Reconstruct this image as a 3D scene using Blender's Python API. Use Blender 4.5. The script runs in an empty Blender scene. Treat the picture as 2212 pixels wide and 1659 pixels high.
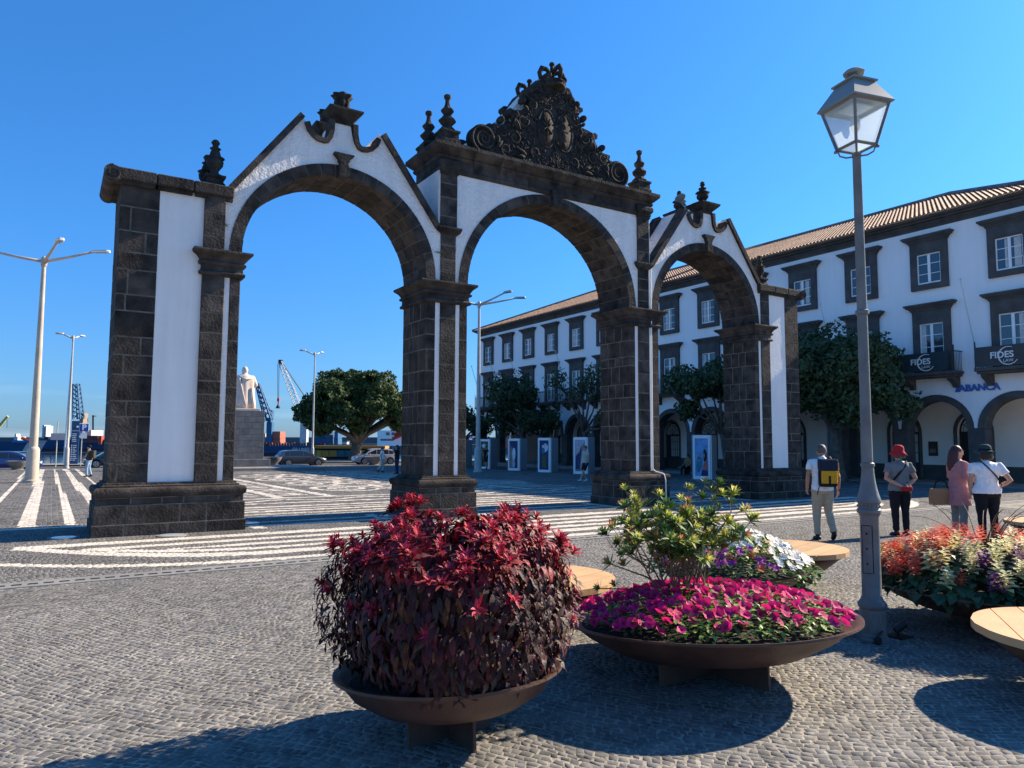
import bpy, math, random
import numpy as np
from mathutils import Vector, Matrix, noise
random.seed(7); rng = np.random.default_rng(7)
S = bpy.context.scene
COL = S.collection
R = math.radians
# ---------------------------------------------------------------- camera
TILT, ROLL, YAW = R(4.6248), R(0.2599), R(32.3193)
fw = Vector((math.sin(YAW)*math.cos(TILT), math.cos(YAW)*math.cos(TILT), math.sin(TILT)))
rt = Vector((math.cos(YAW), -math.sin(YAW), 0)); up = rt.cross(fw)
rt, up = rt*math.cos(ROLL)+up*math.sin(ROLL), -rt*math.sin(ROLL)+up*math.cos(ROLL)
cd = bpy.data.cameras.new('camera'); cam = bpy.data.objects.new('camera', cd); COL.objects.link(cam)
cd.sensor_fit = 'HORIZONTAL'; cd.sensor_width = 36.0; cd.lens = 1564.9/2212*36
cd.clip_start = 0.1; cd.clip_end = 6000
cam.matrix_world = Matrix(((rt.x, up.x, -fw.x, 0), (rt.y, up.y, -fw.y, 0), (rt.z, up.z, -fw.z, 1.7), (0, 0, 0, 1)))
S.camera = cam
# ---------------------------------------------------------------- light
SUN_EL, SUN_AZ = R(32.0), R(-3.3)          # azimuth measured from +X towards +Y
sd = Vector((math.cos(SUN_EL)*math.cos(SUN_AZ), math.cos(SUN_EL)*math.sin(SUN_AZ), math.sin(SUN_EL)))
w = bpy.data.worlds.new('World'); S.world = w; w.use_nodes = True
nt = w.node_tree; nt.nodes.clear()
sk = nt.nodes.new('ShaderNodeTexSky'); sk.sky_type = 'NISHITA'; sk.sun_disc = False
sk.sun_elevation = SUN_EL; sk.sun_rotation = math.pi/2 - SUN_AZ
sk.air_density = 1.0; sk.dust_density = 0.4; sk.ozone_density = 2.5; sk.altitude = 50
hs = nt.nodes.new('ShaderNodeMix'); hs.data_type = 'RGBA'; hs.blend_type = 'MULTIPLY'; hs.inputs[0].default_value = 1
# deep marine blue: the clear sea air tints the sky by height above the horizon, alike all round
tcw = nt.nodes.new('ShaderNodeTexCoord'); sx = nt.nodes.new('ShaderNodeSeparateXYZ'); rampw = nt.nodes.new('ShaderNodeValToRGB')
nt.links.new(tcw.outputs['Generated'], sx.inputs[0]); nt.links.new(sx.outputs[2], rampw.inputs[0]); nt.links.new(rampw.outputs[0], hs.inputs[7])
e = rampw.color_ramp.elements; e[0].position = 0; e[0].color = (.27, .43, .78, 1); e[1].position = .55; e[1].color = (.265, .755, 1.20, 1)
q = e.new(.09); q.color = (.27, .53, .88, 1); q = e.new(.25); q.color = (.25, .655, 1.08, 1)
bg = nt.nodes.new('ShaderNodeBackground'); bg.inputs['Strength'].default_value = 0.092
wo = nt.nodes.new('ShaderNodeOutputWorld')
nt.links.new(sk.outputs[0], hs.inputs[6]); nzw = nt.nodes.new('ShaderNodeTexNoise'); vmw = nt.nodes.new('ShaderNodeVectorMath'); vmw.operation = 'MULTIPLY'; vmw.inputs[1].default_value = (5, 5, 60)
nt.links.new(tcw.outputs['Generated'], vmw.inputs[0]); nt.links.new(vmw.outputs[0], nzw.inputs['Vector']); nzw.inputs['Scale'].default_value = 1; nzw.inputs['Detail'].default_value = 5
cw_ = nt.nodes.new('ShaderNodeValToRGB'); cw_.color_ramp.elements[0].position = .53; cw_.color_ramp.elements[1].position = .75; nt.links.new(nzw.outputs['Fac'], cw_.inputs[0])
bw_ = nt.nodes.new('ShaderNodeValToRGB'); bw_.color_ramp.elements[0].position = .02; bw_.color_ramp.elements[0].color = (.22, .22, .22, 1); bw_.color_ramp.elements[1].position = .085; bw_.color_ramp.elements[1].color = (0, 0, 0, 1); nt.links.new(sx.outputs[2], bw_.inputs[0])
mw_ = nt.nodes.new('ShaderNodeMath'); mw_.operation = 'MULTIPLY'; nt.links.new(cw_.outputs[0], mw_.inputs[0]); nt.links.new(bw_.outputs[0], mw_.inputs[1])
cl = nt.nodes.new('ShaderNodeMix'); cl.data_type = 'RGBA'; cl.inputs[7].default_value = (5.2, 6.2, 7.4, 1)          # faint low cloud wisps
nt.links.new(mw_.outputs[0], cl.inputs[0]); nt.links.new(hs.outputs[2], cl.inputs[6]); nt.links.new(cl.outputs[2], bg.inputs[0]); nt.links.new(bg.outputs[0], wo.inputs[0])
sl = bpy.data.lights.new('sun', 'SUN'); sl.energy = 5.0; sl.angle = R(0.53); sl.color = (1.0, 0.85, 0.66)
so = bpy.data.objects.new('sun', sl); COL.objects.link(so); so.location = (60, -5, 50)
so.rotation_euler = (-sd).to_track_quat('-Z', 'Y').to_euler()
S.view_settings.view_transform = 'Standard'; S.view_settings.look = 'None'
S.view_settings.exposure = 1.1; S.view_settings.gamma = 1.0; S.view_settings.use_curve_mapping = False
S.render.engine = 'CYCLES'
S.cycles.max_bounces = 8; S.cycles.diffuse_bounces = 6; S.cycles.transparent_max_bounces = 8

# ---------------------------------------------------------------- materials
MATS = {}
def mat(name, col, rough=.65, var=.12, scale=5., bump=0., bscale=40., metal=0., spec=.4, objrand=0.,
        col2=None, trans=0., coat=0., spots=None, sscale=9., sthr=.66, vcol=False, detail=5., transcol=None, big=0., streak=0.):
    m = bpy.data.materials.new(name); m.use_nodes = True; MATS[name] = m
    t = m.node_tree; n = t.nodes; L = t.links
    b = n['Principled BSDF']; out = n['Material Output']
    b.inputs['Roughness'].default_value = rough; b.inputs['Metallic'].default_value = metal
    b.inputs['Specular IOR Level'].default_value = spec
    if coat: b.inputs['Coat Weight'].default_value = coat; b.inputs['Coat Roughness'].default_value = .08
    tc = n.new('ShaderNodeTexCoord')
    oi = n.new('ShaderNodeObjectInfo')
    add = n.new('ShaderNodeVectorMath'); add.operation = 'MULTIPLY_ADD'
    L.new(oi.outputs['Random'], add.inputs[0]); add.inputs[1].default_value = (37, 53, 71); L.new(tc.outputs['Object'], add.inputs[2])
    vec = add.outputs[0]
    cur = None
    if vcol:
        at = n.new('ShaderNodeAttribute'); at.attribute_name = 'col'; cur = at.outputs['Color']
    if var or col2 is not None:
        nz = n.new('ShaderNodeTexNoise'); nz.inputs['Scale'].default_value = scale; nz.inputs['Detail'].default_value = detail
        L.new(vec, nz.inputs['Vector'])
        cr = n.new('ShaderNodeValToRGB'); e = cr.color_ramp.elements
        a = tuple(c*(1-var) for c in col); c2 = col2 if col2 is not None else tuple(min(1, c*(1+var)) for c in col)
        if vcol: a = (1-var,)*3; c2 = (1+var,)*3
        e[0].position = .3; e[1].position = .7; e[0].color = (*a, 1); e[1].color = (*c2, 1)
        L.new(nz.outputs['Fac'], cr.inputs[0])
        if vcol:
            mx = n.new('ShaderNodeMix'); mx.data_type = 'RGBA'; mx.blend_type = 'MULTIPLY'; mx.inputs[0].default_value = 1
            L.new(cur, mx.inputs[6]); L.new(cr.outputs[0], mx.inputs[7]); cur = mx.outputs[2]
        else: cur = cr.outputs[0]
    if spots is not None:
        nz = n.new('ShaderNodeTexNoise'); nz.inputs['Scale'].default_value = sscale; nz.inputs['Detail'].default_value = 6; nz.inputs['Roughness'].default_value = .7
        L.new(vec, nz.inputs['Vector'])
        cr = n.new('ShaderNodeValToRGB'); cr.color_ramp.elements[0].position = sthr; cr.color_ramp.elements[1].position = sthr+.07
        L.new(nz.outputs['Fac'], cr.inputs[0])
        mx = n.new('ShaderNodeMix'); mx.data_type = 'RGBA'
        L.new(cr.outputs[0], mx.inputs[0]); L.new(cur, mx.inputs[6]); mx.inputs[7].default_value = (*spots, 1); cur = mx.outputs[2]
    if big or streak:
        ge = n.new('ShaderNodeNewGeometry')
        for amt, scv in ((big, (.45, .45, .45)), (streak, (5., 5., .35))):
            if not amt: continue
            vm = n.new('ShaderNodeVectorMath'); vm.operation = 'MULTIPLY'; vm.inputs[1].default_value = scv; L.new(ge.outputs['Position'], vm.inputs[0])
            nz = n.new('ShaderNodeTexNoise'); nz.inputs['Scale'].default_value = 1; nz.inputs['Detail'].default_value = 5; nz.inputs['Roughness'].default_value = .6; L.new(vm.outputs[0], nz.inputs['Vector'])
            mr = n.new('ShaderNodeMapRange'); mr.inputs[1].default_value = .32; mr.inputs[2].default_value = .68; mr.inputs[3].default_value = 1-amt; mr.inputs[4].default_value = 1+(amt if scv[2] == .45 else 0)
            L.new(nz.outputs['Fac'], mr.inputs[0]); mx = n.new('ShaderNodeVectorMath'); mx.operation = 'SCALE'; L.new(cur, mx.inputs[0]); L.new(mr.outputs[0], mx.inputs[3]); cur = mx.outputs[0]
    if objrand:
        mr = n.new('ShaderNodeMapRange'); mr.inputs[3].default_value = 1-objrand; mr.inputs[4].default_value = 1+objrand
        L.new(oi.outputs['Random'], mr.inputs[0])
        mx = n.new('ShaderNodeVectorMath'); mx.operation = 'SCALE'; L.new(cur, mx.inputs[0]); L.new(mr.outputs[0], mx.inputs[3]); cur = mx.outputs[0]
    if cur is None: b.inputs['Base Color'].default_value = (*col, 1)
    else: L.new(cur, b.inputs['Base Color'])
    if bump:
        nb = n.new('ShaderNodeTexNoise'); nb.inputs['Scale'].default_value = bscale; nb.inputs['Detail'].default_value = 6
        L.new(vec, nb.inputs['Vector'])
        bp = n.new('ShaderNodeBump'); bp.inputs['Strength'].default_value = min(1, bump); bp.inputs['Distance'].default_value = .02 if bump <= 1 else .02*bump
        L.new(nb.outputs['Fac'], bp.inputs['Height']); L.new(bp.outputs[0], b.inputs['Normal'])
    if trans:
        tr = n.new('ShaderNodeBsdfTranslucent'); ms = n.new('ShaderNodeMixShader'); ms.inputs[0].default_value = trans
        if transcol: tr.inputs['Color'].default_value = (*transcol, 1)
        elif cur is not None: L.new(cur, tr.inputs['Color'])
        else: tr.inputs['Color'].default_value = (*col, 1)
        L.new(b.outputs[0], ms.inputs[1]); L.new(tr.outputs[0], ms.inputs[2]); L.new(ms.outputs[0], out.inputs['Surface'])
    return m

mat('basalt', (.030, .027, .0255), .9, .4, 3.5, 1.0, 22, col2=(.080, .066, .055), objrand=.3, big=.22, spots=(.17, .16, .14), sscale=5, sthr=.71, detail=8, spec=.2)
mat('basalt_carved', (.024, .022, .02), .92, .4, 4, 1.0, 16, col2=(.06, .055, .05), spots=(.15, .145, .13), sscale=6, sthr=.66, spec=.2)
mat('mortar', (.145, .125, .10), .95, .45, 5, .6, 30, spec=.1)
mat('plaster', (.87, .83, .78), .85, .02, 2, .35, 14, spec=.2, spots=(.70, .69, .67), sscale=1.3, sthr=.72, streak=.09)
mat('plaster_rough', (.87, .83, .78), .85, .03, 2, 2.6, 11, spec=.2, spots=(.64, .63, .6), sscale=2.2, sthr=.69, streak=.12)
mat('plaster_wall', (.90, .885, .86), .85, .0, .8, .15, 9, spec=.2, col2=(.90, .885, .86), streak=.045)
mat('cobble_dark', (.098, .096, .093), .85, .3, 7, .16, 60, col2=(.19, .186, .177), objrand=.2, spec=.25, big=.16)
mat('cobble_far', (.13, .127, .124), .8, .3, 3, .4, 20, col2=(.20, .195, .186), spec=.2, big=.15)
mat('cobble_light', (.62, .56, .47), .75, .14, 9, .3, 60, objrand=.1, spec=.3, big=.1)
mat('joint_sand', (.30, .275, .23), .95, .3, 9, .6, 50, col2=(.42, .385, .32), spec=.1, big=.2)
mat('asphalt', (.055, .055, .058), .9, .2, 4, .4, 60)
mat('kerbstone', (.22, .215, .2), .85, .15, 3, .3, 30)
mat('slot_dark', (.012, .012, .012), .9, 0)
mat('glass_disc', (.5, .58, .6), .15, 0, spec=.6)
mat('water', (.02, .07, .12), .12, .2, .3, .5, .8, spec=.5)
mat('stone_grey', (.17, .165, .155), .9, .25, 2.5, .5, 25, spots=(.25, .24, .22), sscale=3)

# ---------------------------------------------------------------- mesh builder
LOCAL = set()
def wloc(o):
    v = Vector((0, 0, 0))
    while o is not None:
        if o.name in LOCAL: return v          # its parts are written in its own frame
        v += o.location; o = o.parent
    return v
def link(o, parent=None, label=None, cat=None, group=None, kind=None):
    COL.objects.link(o)
    if parent is not None: o.parent = parent
    if label: o['label'] = label
    if cat: o['category'] = cat
    if group: o['group'] = group
    if kind: o['kind'] = kind
    return o
def thing(name, label, cat, loc=(0, 0, 0), group=None):
    o = bpy.data.objects.new(name, None); o.location = loc; o.empty_display_size = .1
    return link(o, None, label, cat, group)
def xf(V, M4):
    return [tuple(M4 @ Vector(v)) for v in V]
class MB:
    def __init__(s): s.v = []; s.f = []; s.m = []
    def add(s, V, F, mi=0, M4=None):
        o = len(s.v)
        if M4 is not None: V = xf(V, M4)
        s.v.extend(V); s.f.extend([tuple(i+o for i in f) for f in F]); s.m.extend([mi]*len(F)); return s
    def box(s, x0, x1, y0, y1, z0, z1, mi=0, bev=0, M4=None):
        if not bev:
            V = [(x0,y0,z0),(x1,y0,z0),(x1,y1,z0),(x0,y1,z0),(x0,y0,z1),(x1,y0,z1),(x1,y1,z1),(x0,y1,z1)]
            F = [(0,3,2,1),(4,5,6,7),(0,1,5,4),(1,2,6,5),(2,3,7,6),(3,0,4,7)]
            return s.add(V, F, mi, M4)
        b = min(bev, (x1-x0)*.45, (y1-y0)*.45, (z1-z0)*.45)
        V = []; ids = {}
        for ix, (xo, xi) in enumerate(((x0, x0+b), (x1, x1-b))):
            for iy, (yo, yi) in enumerate(((y0, y0+b), (y1, y1-b))):
                for iz, (zo, zi) in enumerate(((z0, z0+b), (z1, z1-b))):
                    ids[ix, iy, iz] = len(V); V += [(xo, yi, zi), (xi, yo, zi), (xi, yi, zo)]
        g = lambda a, b_, c, k: ids[a, b_, c]+k
        F = [(g(0,0,0,0),g(0,0,1,0),g(0,1,1,0),g(0,1,0,0)),(g(1,0,0,0),g(1,1,0,0),g(1,1,1,0),g(1,0,1,0)),
             (g(0,0,0,1),g(1,0,0,1),g(1,0,1,1),g(0,0,1,1)),(g(0,1,0,1),g(0,1,1,1),g(1,1,1,1),g(1,1,0,1)),
             (g(0,0,0,2),g(0,1,0,2),g(1,1,0,2),g(1,0,0,2)),(g(0,0,1,2),g(1,0,1,2),g(1,1,1,2),g(0,1,1,2))]
        for z in (0, 1):
            for a in (0, 1):
                q = (g(a,0,z,0),g(a,1,z,0),g(a,1,z,2),g(a,0,z,2)); F.append(q if (a+z) % 2 else q[::-1])
                q = (g(0,a,z,1),g(1,a,z,1),g(1,a,z,2),g(0,a,z,2)); F.append(q[::-1] if (a+z) % 2 else q)
        for a in (0, 1):
            for c in (0, 1):
                q = (g(a,c,0,0),g(a,c,1,0),g(a,c,1,1),g(a,c,0,1)); F.append(q if (a+c) % 2 == 0 else q[::-1])
        for a in (0, 1):
            for c in (0, 1):
                for d in (0, 1):
                    q = (g(a,c,d,0),g(a,c,d,1),g(a,c,d,2)); F.append(q if (a+c+d) % 2 == 0 else q[::-1])
        return s.add(V, F, mi, M4)
    def rings(s, rs, mi=0, cap=True, M4=None, close=True):
        n = len(rs[0]); V = [p for r in rs for p in r]; F = []
        for i in range(len(rs)-1):
            for j in range(n if close else n-1):
                k = (j+1) % n; F.append((i*n+j, i*n+k, (i+1)*n+k, (i+1)*n+j))
        if cap: F.append(tuple(range(n-1, -1, -1))); F.append(tuple(range((len(rs)-1)*n, len(rs)*n)))
        return s.add(V, F, mi, M4)
    def lathe(s, prof, n=16, c=(0, 0, 0), mi=0, cap=True, M4=None, ph=0.):
        rs = [[(c[0]+r*math.cos(ph+2*math.pi*j/n), c[1]+r*math.sin(ph+2*math.pi*j/n), c[2]+z) for j in range(n)] for r, z in prof]
        return s.rings(rs, mi, cap, M4)
    def tube(s, pts, rad, n=8, mi=0, cap=True, M4=None, flat=1.):
        P = [Vector(p) for p in pts]; k = len(P)
        if not hasattr(rad, '__len__'): rad = [rad]*k
        rs = []; pu = None
        for i in range(k):
            d = (P[min(i+1, k-1)]-P[max(i-1, 0)])
            d = d.normalized() if d.length > 1e-9 else Vector((0, 0, 1))
            if pu is None:
                a = Vector((0, 0, 1)) if abs(d.z) < .9 else Vector((1, 0, 0)); pu = d.cross(a).normalized()
            else:
                pu = pu-d*pu.dot(d); pu = pu.normalized() if pu.length > 1e-6 else d.orthogonal().normalized()
            pv = d.cross(pu)
            rs.append([tuple(P[i]+(pu*math.cos(2*math.pi*j/n)+pv*(math.sin(2*math.pi*j/n)*flat))*rad[i]) for j in range(n)])
        return s.rings(rs, mi, cap, M4)
    def prism(s, poly, y0, y1, mi=0, M4=None, plane='xz'):
        n = len(poly)
        if plane == 'xz': V = [(p[0], y0, p[1]) for p in poly]+[(p[0], y1, p[1]) for p in poly]
        elif plane == 'yz': V = [(y0, p[0], p[1]) for p in poly]+[(y1, p[0], p[1]) for p in poly]
        else: V = [(p[0], p[1], y0) for p in poly]+[(p[0], p[1], y1) for p in poly]
        F = [tuple(range(n)), tuple(range(2*n-1, n-1, -1))]
        F += [(i, i+n, (i+1) % n+n, (i+1) % n) for i in range(n)]
        return s.add(V, F, mi, M4)
    def ball(s, c, r, n=10, m=7, mi=0, M4=None):
        rx, ry, rz = r if hasattr(r, '__len__') else (r, r, r)
        rs = []
        for i in range(m):
            t = math.pi*(i+.02)/(m-1+.04); 
            rs.append([(c[0]+rx*math.sin(t)*math.cos(2*math.pi*j/n), c[1]+ry*math.sin(t)*math.sin(2*math.pi*j/n), c[2]-rz*math.cos(t)) for j in range(n)])
        return s.rings(rs, mi, True, M4)
    def mesh(s, name, mats, off=(0, 0, 0), smooth=False, fix=True):
        me = bpy.data.meshes.new(name)
        V = s.v if tuple(off) == (0, 0, 0) else [(v[0]-off[0], v[1]-off[1], v[2]-off[2]) for v in s.v]
        me.from_pydata(V, [], s.f)
        for k in mats: me.materials.append(MATS[k])
        if len(mats) > 1: me.polygons.foreach_set('material_index', s.m)
        if smooth:
            me.polygons.foreach_set('use_smooth', [True]*len(s.f))
        if fix:
            import bmesh
            bm = bmesh.new(); bm.from_mesh(me); bmesh.ops.recalc_face_normals(bm, faces=bm.faces); bm.to_mesh(me); bm.free()
        return me
    def build(s, name, mats, parent=None, smooth=False, label=None, cat=None, group=None, kind=None, fix=True, sharp=None):
        if isinstance(mats, str): mats = [mats]
        o = bpy.data.objects.new(name, s.mesh(name, mats, wloc(parent), smooth, fix))
        link(o, parent, label, cat, group, kind)
        if smooth and sharp: o.data.set_sharp_from_angle(angle=R(sharp))
        return o
def clone(o, parent=None, label=None, group=None):
    c = o.copy(); COL.objects.link(c); c.parent = parent
    if parent is not None: c.matrix_parent_inverse = o.matrix_parent_inverse.copy()
    if label: c['label'] = label
    if group: c['group'] = group
    for k in list(o.children): clone(k, c)
    return c
def inst(me, name, parent, loc=(0, 0, 0), rot=(0, 0, 0), sc=(1, 1, 1)):
    o = bpy.data.objects.new(name, me); o.location = loc; o.rotation_euler = rot; o.scale = sc
    COL.objects.link(o)
    if parent is not None: o.parent = parent
    return o
def npmesh(name, V, F, mats, mi=None, smooth=False, col=None):
    """V (n,3) array, F (m,4) array of quads"""
    me = bpy.data.meshes.new(name); V = np.asarray(V, np.float32); F = np.asarray(F, np.int32); k = F.shape[1]
    me.vertices.add(len(V)); me.vertices.foreach_set('co', V.ravel())
    me.loops.add(F.size); me.loops.foreach_set('vertex_index', F.ravel())
    me.polygons.add(len(F)); me.polygons.foreach_set('loop_start', np.arange(0, F.size, k, dtype=np.int32)); me.polygons.foreach_set('loop_total', np.full(len(F), k, np.int32))
    for q in mats: me.materials.append(MATS[q])
    if mi is not None: me.polygons.foreach_set('material_index', np.asarray(mi, np.int32))
    if smooth: me.polygons.foreach_set('use_smooth', np.ones(len(F), bool))
    me.update(calc_edges=True)
    if col is not None:
        a = me.color_attributes.new('col', 'FLOAT_COLOR', 'POINT'); c4 = np.ones((len(V), 4), np.float32); c4[:, :3] = col; a.data.foreach_set('color', c4.ravel())
    return me
def txt(name, s_, size, depth, M4, m, parent=None, align='CENTER', bold=0., label=None, cat=None):
    cu = bpy.data.curves.new(name, 'FONT'); cu.body = s_; cu.size = size; cu.extrude = depth; cu.align_x = align; cu.align_y = 'CENTER'; cu.offset = bold
    tmp = bpy.data.objects.new(name, cu); COL.objects.link(tmp)
    bpy.context.view_layer.update()
    me = bpy.data.meshes.new_from_object(tmp.evaluated_get(bpy.context.evaluated_depsgraph_get())); me.name = name
    bpy.data.objects.remove(tmp); me.materials.clear(); me.materials.append(MATS[m])
    me.transform(M4); me.transform(Matrix.Translation(-wloc(parent)))
    o = bpy.data.objects.new(name, me); return link(o, parent, label, cat)
def basis(x, y, z, o):
    return Matrix(((x[0], y[0], z[0], o[0]), (x[1], y[1], z[1], o[1]), (x[2], y[2], z[2], o[2]), (0, 0, 0, 1)))
def gz(x, y): return -0.008*max(0., y-17.)
# ================================================================ ground, road, sea
def sheet(name, x0, x1, ys, m, dz=0., kind='structure', label=None, zf=None):
    b = MB()
    V = []; F = []
    for y in ys:
        z = (zf(y) if zf else gz(0, y))+dz
        V += [(x0, y, z), (x1, y, z)]
    for i in range(len(ys)-1): F.append((2*i, 2*i+1, 2*i+3, 2*i+2))
    b.add(V, F); o = b.build(name, m, kind=kind, fix=False); 
    if label: o['label'] = label
    return o
pav = sheet('plaza_pavement', -45, 60, [-12, 17, 62.5], 'joint_sand')
sheet('road', -160, 220, [62.5, 66, 76.4], 'asphalt', -.10)
kb = MB(); kb.box(-160, 220, 62.15, 62.5, -.6, gz(0, 62)+.012); kb.build('kerb', 'kerbstone', kind='structure')
sheet('promenade', -160, 220, [76.4, 84.2], 'kerbstone', .02)
kb = MB(); kb.box(-160, 220, 84.2, 84.7, -6, gz(0, 84)+.02); kb.build('quay_wall', 'stone_grey', kind='structure')
sheet('street', -160, -45, [-12, 17, 62.14], 'asphalt', -.02); sheet('street', 60, 220, [-12, 17, 62.14], 'asphalt', -.02)
sheet('sea', -3500, 3500, [84.7, 400, 4800], 'water', zf=lambda y: -3.2)
# ---- cobbles
def stripes(x, y):
    x = np.asarray(x); y = np.asarray(y); L = np.zeros(x.shape, bool)
    xm = np.where(x > 10.73, 21.46-x, x)                    # the pattern is symmetric about the gate's axis
    def hair(t, Lc, a, b, wa, wb):
        u = np.clip((xm-t)/Lc, 0, 1); bot = b+(a-b)*(1-u)**2.1
        return (xm > t-.1) & ((np.abs(y-a) < wa/2) | (np.abs(y-bot) < wb/2*(1+.25*(1-u)))) 
    fr = (y < 14.75)
    L |= fr & hair(-.35, 3.6, 13.95, 11.55, .36, .36)
    L |= fr & hair(.55, 2.6, 13.25, 12.10, .27, .23)
    L |= fr & (xm > 1.6) & (np.abs(y-12.66) < .13*np.clip((xm-1.6)/1.2, .3, 1))
    u = np.clip((xm+1.9)/5.2, 0, 1); L |= fr & (xm > -1.9) & (np.abs(y-(10.88+2.9*(1-u)**2.4)) < .125)
    # under the arches
    for a, b in ((3.4, 6.5), (8.6, 12.9), (15., 18.)):
        ins = (x > a) & (x < b) & (y > 14.8) & (y < 16.4)
        L |= ins & ((np.abs(y-15.25) < .1) | (np.abs(y-15.9) < .1) | (np.abs(x-a-.12) < .12) | (np.abs(x-b+.12) < .12))
    # behind the gate
    mid = (xm > 2.2) & (y > 16.4)
    for c, wd in ((16.95, .26), (17.6, .24), (18.3, .27), (18.95, .16), (19.65, .28), (20.9, .28), (22.9, .26)):
        L |= mid & (np.abs(y-c) < wd/2)
    L |= mid & (np.abs(y-21.9-.3*np.sin(x*2.4)) < .13)
    L |= (np.abs(xm-7.68) < .17) & (y > 22.9) & (y < 47)
    L |= (np.abs(xm-6.1) < .17) & (y > 22.9) & (y < 47)
    me = (xm > 6.3) & (xm < 7.5) & (y > 23.6) & (y < 47)
    ph = np.mod(y, 2.6)
    L |= me & ((ph < .22) & (xm > 6.45) | (np.abs(ph-.75) < .11) & (xm < 7.25) | (np.abs(ph-1.3) < .11) & (xm > 6.5) & (xm < 7.3) | (np.abs(ph-1.9) < .11) & (xm < 7.3) | (np.abs(xm-6.95) < .1) & (ph > .75) & (ph < 1.9))
    le = (xm > 2.6) & (xm < 5.7) & (y > 23.6) & (y < 47)
    L |= le & (np.mod(y, .78) < .26) & (xm > 2.7+1.1*np.abs(np.mod(y*.31, 2)-1))
    # scroll panel
    def spiral(cx, cy, r0, tw, s):
        dx = (x-cx)*s; dy = (y-cy)*.62; r = np.hypot(dx, dy); th = np.arctan2(dy, dx)
        q = np.mod(r/r0-th/(2*np.pi), 1.)
        return (r < r0*tw) & (r > r0*.2) & (q < .42)
    pn = (xm > 8.2) & (y > 24.4) & (y < 46)
    sp = np.zeros(x.shape, bool)
    for cy, sg in ((27.3, 1), (31.6, -1), (36.2, 1), (41, -1)):
        sp |= spiral(9.55, cy, .62, 2.1, sg) | spiral(11.91, cy, .62, 2.1, -sg)
        sp |= (np.abs(np.hypot((x-10.73), (y-cy-2.1)*.7)-.75) < .13)
    L |= pn & sp
    L |= (xm > 8) & (np.abs(y-46.6) < .2)
    # bands running away from the viewer on the left
    lf = (y > 17.3) & (y < 62)
    for c, wd in ((-1.22, .13), (-.38, .31), (.36, .16), (1.03, .29), (1.68, .16)):
        L |= lf & (np.abs(x-(c-.004*(y-30))) < wd/2)
    L |= (x > -1.3) & (x < 1.8) & ((np.abs(y-16.95) < .12) | (np.abs(y-61.6) < .25))
    return L
def cobbles(x0, x1, y0, y1, cw, ch, ang, wav, gap, jit, keep, sides=True, hh=.012, seed=1):
    g = np.random.default_rng(seed)
    cx, cy = (x0+x1)/2, (y0+y1)/2; rad = math.hypot(x1-x0, y1-y0)/2
    nr = int(2*rad/ch)+2; nc = int(2*rad/cw)+2
    J, I = np.meshgrid(np.arange(nr), np.arange(nc), indexing='ij')
    edge = np.cumsum(cw*(1+jit*g.uniform(-1, 1, (nr, nc+1))), 1)-rad + g.uniform(0, cw, (nr, 1))
    a = edge[:, :-1]; b = edge[:, 1:]; rowh = np.cumsum(ch*(1+.32*g.uniform(-1, 1, nr+1)))-rad
    lo = np.repeat(rowh[:-1, None], nc, 1); hi = np.repeat(rowh[1:, None], nc, 1)
    P = np.stack([np.stack([a, lo], -1), np.stack([b, lo], -1), np.stack([b, hi], -1), np.stack([a, hi], -1)], 2).reshape(-1, 4, 2)
    c = P.mean(1, keepdims=True); P = c+(P-c)*(1-gap/np.array([cw, ch]))+g.normal(0, jit*.32*min(cw, ch), P.shape)
    if wav: 
        P[..., 1] += .012*np.sin(P[..., 0]*9+P[..., 1]*3)
        P[..., 1] += wav*np.sin(P[..., 0]*.55)+wav*.5*np.sin(P[..., 0]*1.3+1)
        P[..., 0] += wav*.6*np.sin(P[..., 1]*.7)
    ca, sa = math.cos(ang), math.sin(ang)
    Q = np.empty_like(P); Q[..., 0] = cx+P[..., 0]*ca-P[..., 1]*sa; Q[..., 1] = cy+P[..., 0]*sa+P[..., 1]*ca
    ctr = Q.mean(1); k = (ctr[:, 0] > x0) & (ctr[:, 0] < x1) & (ctr[:, 1] > y0) & (ctr[:, 1] < y1)
    k[k] &= keep(ctr[k, 0], ctr[k, 1])
    Q = Q[k]; ctr = ctr[k]; n = len(Q)
    zb = -.008*np.maximum(0, Q[..., 1]-17)
    tilt = g.normal(0, .013 if sides else .02, (n, 1, 2)); top = zb+hh*(1+.35*g.uniform(-1, 1, (n, 1)))+((Q-ctr[:, None])*tilt).sum(-1)
    if sides:
        T = ctr[:, None]+(Q-ctr[:, None])*.93
        V = np.concatenate([np.dstack([T, top]), np.dstack([Q, zb+.001])], 1)       # n,8,3
        base = np.array([[0, 1, 2, 3], [0, 4, 5, 1], [1, 5, 6, 2], [2, 6, 7, 3], [3, 7, 4, 0]])
    else:
        V = np.dstack([Q, top]); base = np.array([[0, 1, 2, 3]])
    return V, base, ctr
def infr(x, y, m=1.6):
    d = x*fw.x+y*fw.y; s = x*rt.x+y*rt.y
    return (d > 1.8) & (np.abs(s) < d*.72+m)
def visible(x, y):
    d = (x*fw.x+y*fw.y); s = x*rt.x+y*rt.y
    ratio = (1.7*math.cos(TILT)+d*0)/np.maximum(d, .1)
    return (np.abs(s) < d*.69) & (d > 2.62)
FURN = [(2.0, 3.85, .3), (4.2, 3.86, .5), (6.09, 3.76, .16)]
V, base, ctr = cobbles(-4, 22, -1, 10.22, .064, .054, R(-50), .3, .0125, .3, infr, True, .0024, 3)
order = np.argsort(np.hypot(ctr[:, 0], ctr[:, 1])); vis = visible(ctr[order, 0], ctr[order, 1])
for fx, fy, fr_ in FURN: vis &= np.hypot(ctr[order, 0]-fx, ctr[order, 1]-fy) > fr_
near = order[vis][:300]; rest = np.setdiff1d(order, near)
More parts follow.
